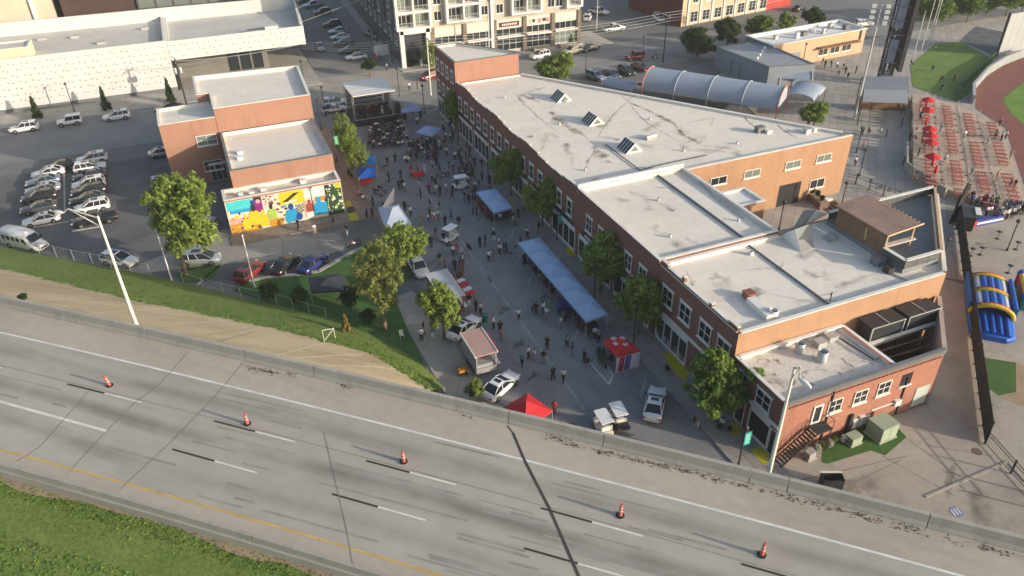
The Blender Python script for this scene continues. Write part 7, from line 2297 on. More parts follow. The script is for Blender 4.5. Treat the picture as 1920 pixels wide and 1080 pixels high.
dd_ = (sd_[1] - sd_[0]).normalized()
dg = MB()
for s0, s1, mi in ((.25, .5, 0), (.6, .85, 0), (.5, .6, 1), (.95, 1.6, 1)):
 p, q = sd_[0] + dd_ * s0, sd_[0] + dd_ * s1
 n_ = Vector((dd_.y, -dd_.x)) * .012
 dg.add([(p.x - RWc.x + n_.x, p.y - RWc.y + n_.y, .15), (q.x - RWc.x + n_.x, q.y - RWc.y + n_.y, .15), (q.x - RWc.x + n_.x + dd_.x * .15, q.y - RWc.y + n_.y + dd_.y * .15, 2.0), (p.x - RWc.x + n_.x + dd_.x * .15, p.y - RWc.y + n_.y + dd_.y * .15, 2.0)], [(0, 1, 2, 3)], mi)
dg.build('side_graphic', [M_red, mat('blue_graphic', (0.10, 0.12, 0.30), 0.7)], RW)
canopy([(18.6, 49.25), (19.7, 46.1), (22.9, 47.15), (21.8, 50.3)], 1.9, 2.95, M_red, 'plain red peaked tent just above the highway barrier')
canopy([(6.21, 79.54), (5.92, 76.17), (10.15, 74.89), (10.04, 78.73)], 2.0, 2.6, mat('black_shade', (0.045, 0.05, 0.06), 0.8, 0.1, 0.5), 'small black shade tent on the shadowed lawn', name='shade_tent')
# white triangular flag banner behind the pale tent
FB = thing('feather_banner', 'white triangular banner standing behind the pale peaked tent', 'banner', (*(21.41, 97.44), 0))
pp = [(18.44, 94.15, 2.0), (21.39, 97.54, 0.3), (21.71, 97.64, 2.4)]
l0 = FB.location
MB().add([(q[0] - l0.x, q[1] - l0.y, z) for q, z in zip(pp, (1.0, .4, 2.6))] + [(q[0] - l0.x + .04, q[1] - l0.y + .02, z) for q, z in zip(pp, (1.0, .4, 2.6))], [(0, 1, 2), (5, 4, 3), (0, 3, 4, 1), (1, 4, 5, 2), (2, 5, 3, 0)]).build('banner', M_white, FB)
MB().tube((0, 0, 0), (0.2, -0.5, 2.8), .03, .03, 5).build('pole', M_galv, FB)
# goods under the tents: tables, each a thing
def fold_table(p, rz, label, cloth, L=1.8, W_=.75, h=.75):
 t = thing('folding_table', label, 'table', (p[0], p[1], 0), rz)
 MB().box(-L / 2, L / 2, -W_ / 2, W_ / 2, h - .04, h).build('table_top', M_trim, t)
 c = MB()
 c.box(-L / 2 - .02, L / 2 + .02, -W_ / 2 - .02, W_ / 2 + .02, h + .002, h + .012)
 for y in (-W_ / 2 - .02, W_ / 2 + .02):
  c.add([(-L / 2 - .02, y, h), (L / 2 + .02, y, h), (L / 2 + .02, y * 1.08, .2), (-L / 2 - .02, y * 1.08, .2)], [(0, 1, 2, 3)])
 c.build('table_cloth', cloth, t)
 for x in (-L / 2 + .15, L / 2 - .15):
  for y in (-W_ / 2 + .1, W_ / 2 - .1):
   MB().tube((x, y, 0), (x, y, h - .04), .02, .02, 4).build('leg', M_dark, t)
 return t
M_maroon = mat('maroon_cloth', (0.16, 0.02, 0.03), 0.85, 0.2, 2.0)
M_darkcl = mat('dark_cloth', (0.03, 0.03, 0.035), 0.85, 0.3, 2.0)
for p, rz, lab, m in (((32.87, 93.31), 1.57, 'maroon draped stall table at the far end of the double canopy', M_maroon), ((32.6, 90.87), 1.57, 'maroon draped stall table in the middle of the double canopy', M_maroon), ((32.45, 88.81), 1.57, 'maroon draped stall table at the near corner of the double canopy', M_maroon), ((33.09, 86.96), 0.1, 'dark stall table across the front of the double canopy', M_darkcl), ((34.74, 87.07), 0.1, 'dark stall table at the right front of the double canopy', M_darkcl),
     ((32.64, 74.9), 1.57, 'dark table at the far end of the long tent', M_darkcl), ((32.67, 71.71), 1.57, 'dark table second along the long tent', M_darkcl), ((32.61, 68.48), 1.57, 'dark table in the middle of the long tent', M_darkcl), ((32.28, 63.75), 1.57, 'navy draped table near the front of the long tent', M_banner), ((32.26, 62.61), 1.57, 'navy draped table at the front end of the long tent', M_banner), ((33.01, 58.95), 0.2, 'dark table across the front opening of the long tent', M_darkcl),
     ((31.92, 54.11), 1.2, 'dark table under the open side of the red topped tent', M_darkcl), ((19.31, 105.99), 0.2, 'red draped table before the royal blue tent', M_red), ((27.36, 105.21), 0.1, 'small red draped table in the street crowd', M_red)):
 fold_table(p, rz, lab, m)
MB()
bn = thing('navy_banner', 'navy banner with white marks hanging from the long tent frame', 'banner', (*(32.18, 64.39), 0))
l0 = bn.location
q0, q1 = (31.39, 63.58), (31.64, 61.09)
MB().add([(q0[0] - l0.x, q0[1] - l0.y, 1.0), (q1[0] - l0.x, q1[1] - l0.y, 1.0), (q1[0] - l0.x, q1[1] - l0.y, 2.3), (q0[0] - l0.x, q0[1] - l0.y, 2.3), (q0[0] - l0.x + .02, q0[1] - l0.y, 1.0), (q1[0] - l0.x + .02, q1[1] - l0.y, 1.0), (q1[0] - l0.x + .02, q1[1] - l0.y, 2.3), (q0[0] - l0.x + .02, q0[1] - l0.y, 2.3)], [(0, 1, 2, 3), (7, 6, 5, 4), (3, 2, 6, 7)]).build('cloth', M_banner, bn)
# ---- stage
SG = thing('stage', 'concert stage with black deck and white panelled roof', 'stage')
x0, x1, y0, y1 = 23.2, 32.6, 129.7, 136.8
MB().box(x0, x1, y0, y1, 0, 1.2).build('stage_deck', M_dark, SG)
MB().box(x0 - .02, x1 + .02, y0 - .06, y0 - .004, .0, 1.1).build('skirt', M_black, SG)
MB().box(x0, x1, y0 - .07, y0 + .1, 1.201, 1.26).build('deck_edge', M_galv, SG)
RB = 6.0
for i in range(3):
 ya, yb = y0 - 2.0 + i * 3.1, y0 - 2.0 + (i + 1) * 3.1 - .1
 za, zb = 6.3 - i * .12, 6.3 - (i + 1) * .12
 MB().add([(x0 - .2, ya, za), (x1 - 2.0, ya, za), (x1 - 2.0, yb, zb), (x0 - .2, yb, zb), (x0 - .2, ya, za - .15), (x1 - 2.0, ya, za - .15), (x1 - 2.0, yb, zb - .15), (x0 - .2, yb, zb - .15)], [(0, 1, 2, 3), (4, 7, 6, 5), (0, 4, 5, 1), (1, 5, 6, 2), (2, 6, 7, 3), (3, 7, 4, 0)]).build('roof_panel', M_white, SG)
for x in (x0 + .1, x1 - 2.3):
 for y in (y0 + .2, y1 - .2):
  o = MB()
  for dx in (-.13, .13):
   for dy in (-.13, .13):
    o.tube((x + dx, y + dy, 1.2), (x + dx, y + dy, 5.8), .025, .025, 4)
  for k in range(8):
   z = 1.3 + k * .56
   o.tube((x - .13, y - .13, z), (x + .13, y - .13, z + .5), .015, .015, 3).tube((x + .13, y + .13, z), (x - .13, y + .13, z + .5), .015, .015, 3)
  o.build('truss_tower', M_galv, SG)
for i in range(11):
 z = 1.3 + i * .4
 MB().box(x0 + .3, x1 - 2.5, y1 - .1, y1 - .05, z, z + .3).build('back_slat', M_dark if i % 2 else mat('grey_slat', (0.16, 0.16, 0.165), 0.7), SG)
MB().box(x1 - 2.1, x1 - 1.9, y0 + 3, y1, 1.2, 5.0).build('side_screen', M_galv, SG)
for x in (x0 + .2, x1 - 1.2):
 SPK = thing('speaker_stack', 'black loudspeaker stack at the %s front of the stage' % ('left' if x < 26 else 'right'), 'loudspeaker', (x, y0 + .8, 1.2))
 for k in range(3):
  MB().box(-.35, .35, -.35, .35, k * .62, k * .62 + .6).build('cabinet', M_black, SPK)
  MB().box(-.3, .3, -.36, -.352, k * .62 + .05, k * .62 + .55).build('grille', M_dark, SPK)
for i in range(3):
 DR = thing('monitor_wedge', 'black monitor wedge on the stage front edge', 'loudspeaker', (x0 + 2 + i * 2.2, y0 + .6, 1.2), group='stage monitors')
 MB().add([(-.35, -.25, 0), (.35, -.25, 0), (.35, .25, 0), (-.35, .25, 0), (-.35, -.25, .4), (.35, -.25, .4), (.35, .1, .05), (-.35, .1, .05)], [(0, 3, 2, 1), (0, 1, 5, 4), (4, 5, 6, 7), (2, 3, 7, 6), (0, 4, 7, 3), (1, 2, 6, 5)]).build('cabinet', M_black, DR)
KT = thing('drum_kit', 'dark drum kit at the middle of the stage', 'drums', (27.4, 133.2, 1.2))
for dx, dy, r_, z0, z1 in ((0, 0, .3, .05, .55), (-.5, .2, .2, .4, .6), (.5, .2, .2, .4, .6), (-.2, .35, .16, .6, .8), (.2, .35, .16, .6, .8)):
 MB().lathe([(0, z0), (r_, z0), (r_, z1), (0, z1)], (dx, dy, 0), 12).build('drum', M_maroon, KT)
for dx in (-.7, .7):
 MB().lathe([(0, .02), (.26, 0)], (dx, .1, 1.0), 12).build('cymbal', M_wood_lt, KT)
 MB().tube((dx, .1, 0), (dx, .1, 1.0), .015, .015, 4).build('stand', M_dark, KT)
BR = thing('crowd_barrier', 'grey crowd barrier running from the stage corner past the seats', 'barrier')
pts = [(31.14, 129.02), (30.46, 120.52)]
d = Vector((pts[1][0] - pts[0][0], pts[1][1] - pts[0][1]))
for i in range(5):
 a, b = (pts[0][0] + d.x * i / 5, pts[0][1] + d.y * i / 5), (pts[0][0] + d.x * (i + .96) / 5, pts[0][1] + d.y * (i + .96) / 5)
 MB().obox(((a[0] + b[0]) / 2, (a[1] + b[1]) / 2), d, d.length / 10.5, .03, .1, 1.1).build('barrier_panel', M_galv, BR)
# ---- lamp posts with banners, street lights, wires
def lamp_post(p, h, label, banner=None, arms=1, m=M_dark, globe=False, bz=None):
 t = thing('lamp_post', label, 'lamp post', (p[0], p[1], 0))
 MB().lathe([(.16, 0), (.16, .25), (.08, .5), (.07, h)], n=8).build('post', m, t)
 MB().lathe([(.05, h), (.22, h + .1), (.26, h + .3), (.1, h + .5), (0, h + .55)], n=8).build('lantern', M_dark if not globe else M_white, t)
 if banner is not None:
  bz = bz or h * .55
  MB().box(.09, .75, -.012, .012, bz, bz + 1.5).build('banner', banner, t)
  for z in (bz, bz + 1.5):
   MB().tube((0, 0, z), (.8, 0, z), .02, .02, 4).build('banner_arm', m, t)
  lt = MB()
  for i in range(4):
   lt.box(.2, .62, -.016, -.0125, bz + .25 + i * .28, bz + .38 + i * .28)
  lt.build('banner_print', mat('pale_print', (0.35, 0.55, 0.5), 0.8), t)
 return t
lamp_post((35.64, 35.93), 4.4, 'dark lamp post with teal banner above the highway barrier', M_teal, bz=2.5)
lamp_post((38.27, 78.27), 4.4, 'dark lamp post with teal banner at the far end of the long tent', M_teal)
lamp_post((36.33, 98.17), 4.4, 'dark lamp post with teal banner left of the shop trees', M_teal)
lamp_post((16.94, 115.77), 5.0, 'dark lamp post with green banner beside the mural building', mat('green_banner', (0.06, 0.33, 0.12), 0.7, 0.3, 2.0), bz=3.0)
for p, lab in (((35.6, 62.86), 'dark lamp post between the long tent and the dense tree'), ((35.7, 54.12), 'dark lamp post behind the red topped tent'), ((12.24, 95.76), 'dark slim post on the pavement before the mural'), ((19.39, 137.5), 'dark lamp post left of the stage, nearer of two'), ((17.31, 130.7), 'dark lamp post left of the stage by the brick wall'), ((34.78, 142.39), 'dark lamp post right behind the stage roof'), ((35.64, 113.04), 'dark lamp post on the far shop pavement'), ((18.68, 155.33), 'dark lamp post right of the tall brick roof'), ((88.27, 140.28), 'dark lamp post in the back street'), ((74.93, 140.95), 'dark lamp post beyond the big roof edge'), ((-23.88, 160.34), 'slim dark lamp post between two evergreens'), ((39.25, 163.99), 'dark signal post on the junction corner'), ((36.22, 130.48), 'dark lamp post beside the stage tents')):
 lamp_post(p, 5.2, lab)
for p, lab in (((94.38, 84.08), 'slim dark lamp post left of the plaza walkers'), ((88.55, 77.25), 'slim dark lamp post by the patio fence'), ((66.52, 68.63), 'slim dark lamp post on the rear patio'), ((77.91, 69.67), 'short dark lamp post beside the patio steps'), ((77.78, 52.79), 'dark post beside the tan terrace screen'), ((89.15, 52.57), 'slim post beside the blue stall'), ((124.91, 125.95), 'slim dark post before the concession windows'), ((118.39, 124.88), 'slim dark post left of the concession awning')):
 lamp_post(p, 4.0, lab)
def street_light(p, z0, h, tip, zt, label, m=M_pole, r=.14):
 """tapered pole with a truss arm reaching to tip (x, y) at height zt"""
 t = thing('highway_light', label, 'street light', (p[0], p[1], z0))
 MB().lathe([(r * 2.2, 0), (r * 2.2, .3), (r * 1.2, .5), (r, 1.0), (r * .55, h)], n=10).build('pole', m, t)
 e = Vector((tip[0] - p[0], tip[1] - p[1], zt - z0))
 mid = Vector((e.x * .8, e.y * .8, max(h, e.z) + .35))
 MB().path([(0, 0, h - .15), tuple(mid), tuple(e)], [r * .4, r * .35, r * .3], 6).build('upper_arm', m, t)
 MB().path([(0, 0, h - 1.0), (e.x * .45, e.y * .45, h - .25), tuple(mid)], [r * .4, r * .3, r * .3], 6).build('lower_arm', m, t)
 d = Vector((e.x, e.y)).normalized()
 o = MB()
 rr = [[(e.x + d.x * s - d.y * w * cos(a), e.y + d.y * s + d.x * w * cos(a), e.z + hh * sin(a)) for a in [6.283 * i / 8 for i in range(8)]] for s, w, hh in ((-.1, .06, .05), (.1, .16, .12), (.5, .22, .14), (.9, .16, .1), (1.05, .05, .04))]
 o.loft(rr)
 o.build('lamp_head', M_white, t)
 return t
HL = 11.25
street_light((-10.86, 66.38), 8.3, HL + 0.7, (-13.7, 68.68), 9 + HL - 0.1, 'tall cream highway light pole at left on the barrier', r=.17)
HR = 9.7
street_light((30.86, 28.09), 8.3, HR + 0.7, (30.87, 27.51), 9 + HR - 0.5, 'tall cream highway light pole before the red brick corner', r=.15)
for b0, a0 in (((-9.13, 89.01), 'thin white pole right of the white car by the chain-link fence'), ((0.12, 83.04), 'thin white pole beside the dark red car')):
 t = thing('white_pole', a0, 'pole', (b0[0], b0[1], 0))
 MB().tube((0, 0, 0), (0, 0, 7.2), .09, .06, 8).build('pole', M_white, t)
 MB().lathe([(.1, 7.2), (.13, 7.25), (0, 7.4)], n=8).build('pole_cap', M_white, t)
 MB().lathe([(.2, 0), (.2, .25), (.1, .3)], n=8).build('footing', M_kerb, t)
def utility_pole(p, h, label, wood=M_pole, cross=True):
 t = thing('utility_pole', label, 'pole', (p[0], p[1], 0))
 MB().tube((0, 0, 0), (0, 0, h), .16, .1, 8).build('pole', wood, t)
 if cross:
  MB().box(-.06, .06, -1.1, 1.1, h - .7, h - .55).build('crossarm', M_galv, t)
  for y in (-1.0, -.35, .35, 1.0):
   MB().lathe([(.05, 0), (.07, .1), (.03, .2)], (0, y, h - .55), 6).build('insulator', M_dark, t)
 return t
UP = [((40.58, 140.32), 11.5), ((92.28, 138.34), 10.5), ((-4.0, 155.44), 9.0), ((19.57, 156.73), 9.0)]
utility_pole(UP[0][0], 11.5, 'pale utility pole standing before the red car at the junction')
utility_pole(UP[1][0], 10.5, 'dark utility pole in the back street beside the parked cars', M_dark)
tp_ = utility_pole(UP[2][0], 9.0, 'utility pole with grey transformers beside the right-hand evergreen', M_dark)
for y in (-.45, .45):
 MB().lathe([(.3, 6.0), (.32, 6.1), (.32, 7.0), (.2, 7.15)], (y, .25, 0), 10).build('transformer', M_galv, tp_)
utility_pole((91.1, 166.58), 8.5, 'slim grey pole at the back street entrance', M_galv, False)
utility_pole((58.25, 153.95), 13, 'slim white pole against the apartment shops', M_white, False)
def wire(p, q, sag, label, n=12):
 pts = []
 for i in range(n + 1):
  t = i / n
  pts.append((p[0] + (q[0] - p[0]) * t, p[1] + (q[1] - p[1]) * t, p[2] + (q[2] - p[2]) * t - sag * 4 * t * (1 - t)))
 o = MB()
 for i in range(n):
  o.tube(pts[i], pts[i + 1], .03, .03, 4, caps=False)
 tag(o.build('overhead_wire', M_galv), label, 'wire', 'overhead wires')
u0, u1, u2, u3 = [u[0] for u in UP]
for k, y in enumerate((-1.0, -.35, .35, 1.0)):
 wire((u3[0], u3[1] + y * .5, 7.6 + .35 * k), (u0[0], u0[1] + y, 9.9 + .4 * k), .8, 'overhead wire from the brick roof pole to the junction pole')
 wire((u0[0], u0[1] + y, 9.9 + .4 * k), (u1[0], u1[1] + y, 9.0 + .4 * k), 1.2, 'overhead wire from the junction pole to the back street pole')
 wire((u1[0], u1[1] + y, 9.0 + .4 * k), (u1[0] + 60, u1[1] + 12 + y, 9.6 + .4 * k), 1.0, 'overhead wire from the back street pole past the tan building')
for k in range(2):
 wire((u2[0], u2[1] + .4 * k, 8.3), (u3[0], u3[1] + .4 * k, 8.3), .5, 'overhead wire from the transformer pole over the brick roof')
 wire((20.8, 166 + 6 * k, 10.2 + k), (44, 171 + 20 * k, 15 + 2 * k), .3, 'overhead wire across the side street from the white building')
# ---- chain-link fence along the parking lot
CF = thing('chain_link_fence', 'low chain-link fence with pale posts along the parking lot edge', 'fence')
fp = [(-34.33, 111.44), (-30.06, 107.78), (-24.88, 103.15), (-20.53, 99.13), (-16.03, 95.25), (-11.49, 91.15)]
tot = []
for i in range(len(fp) - 1):
 a, b = Vector(fp[i]), Vector(fp[i + 1])
 n = max(1, round((b - a).length / 2.6))
 for k in range(n):
  p = a.lerp(b, k / n)
  tot.append(p)
tot.append(Vector(fp[-1]))
for p in tot:
 MB().tube((p.x, p.y, 0), (p.x, p.y, 1.75), .05, .05, 5).build('post', M_galv, CF)
rl = MB()
ms = MB()
for i in range(len(tot) - 1):
 a, b = tot[i], tot[i + 1]
 for z in (.15, 1.7):
  rl.tube((a.x, a.y, z), (b.x, b.y, z), .03, .03, 4)
 d = b - a
 n = int(d.length / .3)
 for k in range(n):
  p, q = a + d * (k / n), a + d * ((k + 1) / n)
  ms.tube((p.x, p.y, .15), (q.x, q.y, .15 + .35), .006, .006, 3, caps=False)
  for h in range(4):
   z = .15 + h * .39
   ms.tube((p.x, p.y, z), (q.x, q.y, z + .39), .006, .006, 3, caps=False)
   ms.tube((q.x, q.y, z), (p.x, p.y, z + .39), .006, .006, 3, caps=False)
rl.build('rail', M_galv, CF)
stuff(ms.build('wire_mesh', M_galv, CF))
CF2 = thing('chain_link_fence', 'thin wire fence along the grass below the lawn shrubs', 'fence')
fp = [(-7.77, 87.61), (-3.47, 83.12), (2.08, 78.19), (6.77, 72.83)]
for i in range(len(fp) - 1):
 a, b = Vector(fp[i]), Vector(fp[i + 1])
 n = max(1, round((b - a).length / 2.8))
 for k in range(n + (1 if i == len(fp) - 2 else 0)):
  p = a.lerp(b, k / n)
  MB().tube((p.x, p.y, 0), (p.x, p.y, 1.6), .04, .04, 5).build('post', M_galv, CF2)
 MB().tube((a.x, a.y, 1.55), (b.x, b.y, 1.55), .025, .025, 4).build('rail', M_galv, CF2)
GT = thing('gate_frame', 'white tubular gate frame at the end of the tan slope', 'gate')
qa, qb = (-41.8, 49.42, 3.15), (-41.74, 51.15, 2.28)
A_, B_ = Vector((*W(qa[0], qa[1]), qa[2])), Vector((*W(qb[0], qb[1]), qb[2]))
for p, q in (((0, 0, 0), (0, 0, 1.5)), ((0, 0, 1.45), tuple(B_ - A_ + Vector((0, 0, 1.4)))), ((0, 0, .1), tuple(B_ - A_ + Vector((0, 0, 1.35)))), (tuple(B_ - A_), tuple(B_ - A_ + Vector((0, 0, 1.5))))):
 MB().tube(tuple(A_ + Vector(p)), tuple(A_ + Vector(q)), .03, .03, 6).build('tube', M_pole, GT)
# ---- traffic cones on the highway
def cone(p, label, lean):
 t = thing('traffic_cone', label, 'traffic cone', (p[0], p[1], DZ + 0.012), 0, 'traffic cones on the highway')
 MB().lathe([(.0, 0), (.30, 0), (.30, .06), (.14, .08)], n=8, smooth=False).build('rubber_base', M_black, t)
 M_or = mat('cone_orange', (0.46, 0.10, 0.07), 0.6, 0.05, 2.0)
 M_pale = mat('cone_band', (0.55, 0.42, 0.40), 0.5)
 lx, ly = lean
 def seg(z0, z1, r0, r1, m, nm):
  MB().tube((lx * z0, ly * z0, z0), (lx * z1, ly * z1, z1), r0, r1, 12).build(nm, m, t)
 seg(.08, .44, .15, .13, M_or, 'cone_body')
 seg(.441, .54, .132, .125, M_pale, 'reflective_band')
 seg(.541, .72, .12, .11, M_or, 'cone_body')
 seg(.721, .81, .112, .105, M_pale, 'reflective_band')
 seg(.811, 1.08, .10, .08, M_or, 'cone_body')
for p, nm, ln in (((-12.89, 57.73), 'leftmost orange traffic cone of the five on the highway', (-.12, -.05)), ((-2.84, 48.33), 'second orange traffic cone from the left on the highway', (0, 0)), ((7.25, 39.58), 'middle orange traffic cone of the five on the highway', (0, 0)), ((19.29, 28.98), 'fourth orange traffic cone from the left on the highway', (.06, .03)), ((25.97, 22.66), 'rightmost orange traffic cone of the five on the highway', (.08, .05))):
 cone(p, nm, ln)
# ---- cabinets and bins behind the low red building
def cabinet(p, rz, L, Wd, h, m, label, name='transformer_cabinet', cat='cabinet'):
 t = thing(name, label, cat, (p[0], p[1], 0), rz)
 MB().box(-L / 2 - .1, L / 2 + .1, -Wd / 2 - .1, Wd / 2 + .1, 0.02, .12).build('plinth', M_kerb, t)
 MB().box(-L / 2, L / 2, -Wd / 2, Wd / 2, .12, h - .06).build('housing', m, t)
 MB().box(-L / 2 - .03, L / 2 + .03, -Wd / 2 - .03, Wd / 2 + .03, h - .055, h).build('lid', m, t)
 for x in (-L / 4, L / 4):
  MB().box(x - L / 4 + .04, x + L / 4 - .04, -Wd / 2 - .02, -Wd / 2 - .003, .2, h - .15).build('door', m, t)
 return t
M_cabg = mat('pale_green_cabinet', (0.30, 0.36, 0.27), 0.6, 0.08, 0.6)
cabinet((49.88, 34.0), 0.05, 2.0, 1.7, 1.7, M_cabg, 'large pale green transformer cabinet on the artificial turf')
cabinet((46.89, 34.27), 0.05, 1.2, .9, .9, M_cabg, 'small green cabinet left of the large transformer cabinet')
cabinet((42.03, 34.32), 0.1, .8, .6, .8, mat('grey_cabinet2', (0.33, 0.33, 0.32), 0.6), 'small grey cabinet at the foot of the iron stair')
DM = thing('slatted_enclosure', 'dark slatted enclosure with white top rail against the barrier', 'enclosure', (*(41.37, 30.98), 0), -0.42)
DM.scale = (.85, .8, .8)
for i in range(14):
 MB().box(-1.0 + i * .145, -1.0 + i * .145 + .11, -.6, -.56, .05, 1.5).build('slat', M_dark, DM)
for y in (.56,):
 MB().box(-1.0, 1.0, y, y + .06, .05, 1.5).build('back_panel', M_dark, DM)
for x in (-1.03, 1.0):
 MB().box(x, x + .05, -.55, .55, .05, 1.5).build('side_panel', M_dark, DM)
MB().box(-1.05, 1.08, .5, .68, 1.505, 1.6).build('top_rail', M_white, DM)
# sandwich board on the street
AB = thing('sandwich_board', 'white folding sandwich board standing in mid street', 'sign', (*(25.69, 80.04), 0))
for s in (-1, 1):
 MB().add([(s * .35, -.3, 0), (s * .35, .3, 0), (0.01 * s, .3, 1.1), (0.01 * s, -.3, 1.1), (s * .38, -.3, 0), (s * .38, .3, 0), (.04 * s, .3, 1.1), (.04 * s, -.3, 1.1)], [(0, 1, 2, 3), (7, 6, 5, 4), (0, 4, 5, 1), (3, 2, 6, 7), (0, 3, 7, 4), (1, 5, 6, 2)]).build('board', M_white, AB)
TC = thing('garbage_bin', 'teal blue bin beside the white car and food truck', 'bin', (*(23.09, 65.23), 0))
MB().lathe([(.3, 0), (.36, .9), (.38, .92), (.38, .98), (.0, 1.02)], n=12).build('barrel', mat('teal_plastic', (0.03, 0.16, 0.18), 0.6), TC)
MB().lathe([(.33, .7), (.37, .72), (.37, .78)], n=12).build('rim', M_dark, TC)
WCH = thing('white_chair', 'white plastic chair alone on the verge grass', 'chair', (*(13.72, 66.03), .1))
MB().box(-.22, .22, -.22, .22, .4, .44).build('seat', M_white, WCH)
MB().box(-.22, .22, .19, .23, .45, .85).build('backrest', M_white, WCH)
for x in (-.2, .2):
 for y in (-.2, .2):
  MB().tube((x, y, 0), (x, y, .4), .025, .025, 5).build('leg', M_white, WCH)
# junction sign box
SGN = thing('poster_stand', 'white poster board on a red stand before the dark apartment side', 'sign', (*(37.83, 167.29), 0))
MB().box(-1.6, 1.6, -.15, .15, 1.0, 3.2).build('panel', M_white, SGN)
MB().box(-1.9, -1.3, -.25, .25, 0, 1.6).build('stand', mat('red_stand', (0.35, 0.08, 0.07), 0.8), SGN)
# ---- inflatables
def tube_ring(mb, pts, r, mi, n=8):
 for i in range(len(pts) - 1):
  mb.tube(pts[i], pts[i + 1], r, r, n, mi)
BZ = [mat('inflatable_' + c, v, 0.45, 0.05, 0.8) for c, v in (('blue', (0.015, 0.10, 0.42)), ('yellow', (0.60, 0.42, 0.03)), ('red', (0.50, 0.03, 0.03)), ('white', (0.65, 0.65, 0.66)), ('green', (0.03, 0.20, 0.12)))]
ia, ib = (79.27, 47.57), (71.19, 39.89)
IV = Vector((ib[0] - ia[0], ib[1] - ia[1]))
IL = IV.length
IFL = thing('inflatable_slide', 'blue inflatable obstacle course with red and yellow arches', 'inflatable', (ia[0], ia[1], 0), math.atan2(IV.y, IV.x))
HWI = 2.15
MB().loft([[(x, -w, 0), (x, w, 0), (x, w * 1.02, .4), (x, w * .9, .62), (x, -w * .9, .62), (x, -w * 1.02, .4)] for x, w in ((-.1, HWI * .8), (.4, HWI), (IL * .6, HWI * 1.05), (IL - .8, HWI), (IL, HWI * .6))]).build('floor_cushion', BZ[0], IFL)
for y in (-HWI, HWI):
 for k in range(4):
  MB().tube((.3, y, .5 + k * .42), (IL * .62, y, .5 + k * .42), .24, .24, 10).build('side_tube', BZ[0], IFL)
for k in range(5):
 MB().tube((IL * .62, -1.5 + k * .75, .75), (IL - .4, -1.4 + k * .7, .72), .24, .22, 8).build('slide_lane', BZ[0], IFL)
for k, x in enumerate((.4, IL * .34, IL * .64)):
 for rr, mi, off in ((2.1, 1, 0), (2.2, 2, -.32)):
  o = MB()
  pts = [(x + off, -rr * cos(pi * i / 14), .7 + rr * .62 * sin(pi * i / 14)) for i in range(15)]
  tube_ring(o, pts, .26 if mi == 1 else .14, 0, 8)
  o.build('arch', BZ[mi], IFL)
 if k < 2:
  xa, xb = x + .3, (IL * .34, IL * .64)[k] - .55
  for j in range(9):
   if j in (0, 8):
    continue
   a_ = pi * (j + .5) / 9
   m_ = BZ[3] if j in (2, 6) else BZ[0]
   y_, z_ = -2.0 * cos(a_), .7 + 2.0 * .58 * sin(a_)
   MB().loft([[(xx, y_ + rr_ * cos(t), z_ + rr_ * .8 * sin(t)) for t in [6.283 * q / 8 for q in range(8)]] for xx, rr_ in ((xa, .3), (xa + .2, .36), (xb - .2, .36), (xb, .3))]).build('roof_tube', m_, IFL)
ia2 = (80.23, 44.7)
IF2 = thing('bounce_house', 'multicoloured bounce house cut by the right edge of the picture', 'inflatable', (ia2[0] + 2.1, ia2[1] - 1.2, 0), math.atan2(IV.y, IV.x))
MB().box(-2.5, 2.8, -1.6, 1.6, 0, .5).build('floor_cushion', BZ[1], IF2)
for x in (-2.5, 2.6):
 for y in (-1.6, 1.6):
  MB().tube((x, y, 0), (x, y, 1.7), .4, .4, 10).build('tower', BZ[2] if x < 0 else BZ[4], IF2)
  MB().lathe([(.5, 0), (.35, .35), (0, .6)], (x, y, 1.7), 10).build('tower_top', BZ[0], IF2)
for y in (-1.6, 1.6):
 for k in range(3):
  MB().tube((-2.2, y, .7 + k * .5), (2.4, y, .7 + k * .5), .27, .27, 8).build('side_tube', (BZ[4], BZ[2], BZ[1])[k], IF2)
# blue stall and tables near the field
BS_ = thing('banner_stall', 'stall with blue and red banner below the seating terraces', 'stall', (*(93.12, 58.83), 0), radians(-5))
MB().box(-2.2, 2.2, -.4, .4, 0, .9).build('counter', mat('stall_blue', (0.04, 0.06, 0.25), 0.7), BS_)
MB().box(-2.2, 2.2, -.42, -.405, .3, .6).build('white_stripe', M_white, BS_)
MB().box(-3.4, -2.25, -.4, .4, 0, .9).build('counter', M_red, BS_)
STN = thing('equipment_trailer', 'dark equipment and white awning frame at the end of the black fence', 'trailer', (*(89.37, 59.39), 0), radians(45))
MB().box(-1.6, 1.6, -.9, .9, .5, 2.2).build('housing', M_dark, STN)
MB().box(-.6, 1.6, -1.6, -.92, 2.25, 2.35).build('awning', M_white, STN)
for x in (-1, 1):
 MB().tube((x, -.92, .35), (x, .92, .35), .35, .35, 12).build('wheel', M_rubber, STN)
BT = thing('black_tower', 'leaning black banner tower rising at the fence end', 'banner', (*(88.82, 60.79), 0))
MB().loft([[(x - .35, -.12, z), (x + .35, -.12, z), (x + .35, .12, z), (x - .35, .12, z)] for x, z in ((0, 0), (.5, 3), (1.0, 5.5))], smooth=False).build('mast', M_black, BT)
PIC = []
for i, p in enumerate(((83.94, 53.48), (85.24, 53.18), (84.62, 48.77), (90.41, 52.29), (90.65, 55.18))):
 HT = thing('cocktail_table', 'small dark standing table on the event apron', 'table', (p[0], p[1], 0), 0, 'standing tables')
 MB().lathe([(0, 1.05), (.35, 1.05), (.35, 1.09), (0, 1.09)], n=12).build('table_top', M_dark, HT)
 MB().lathe([(.3, 0), (.3, .04), (.04, .06), (.04, 1.05)], n=10).build('stem', M_dark, HT)
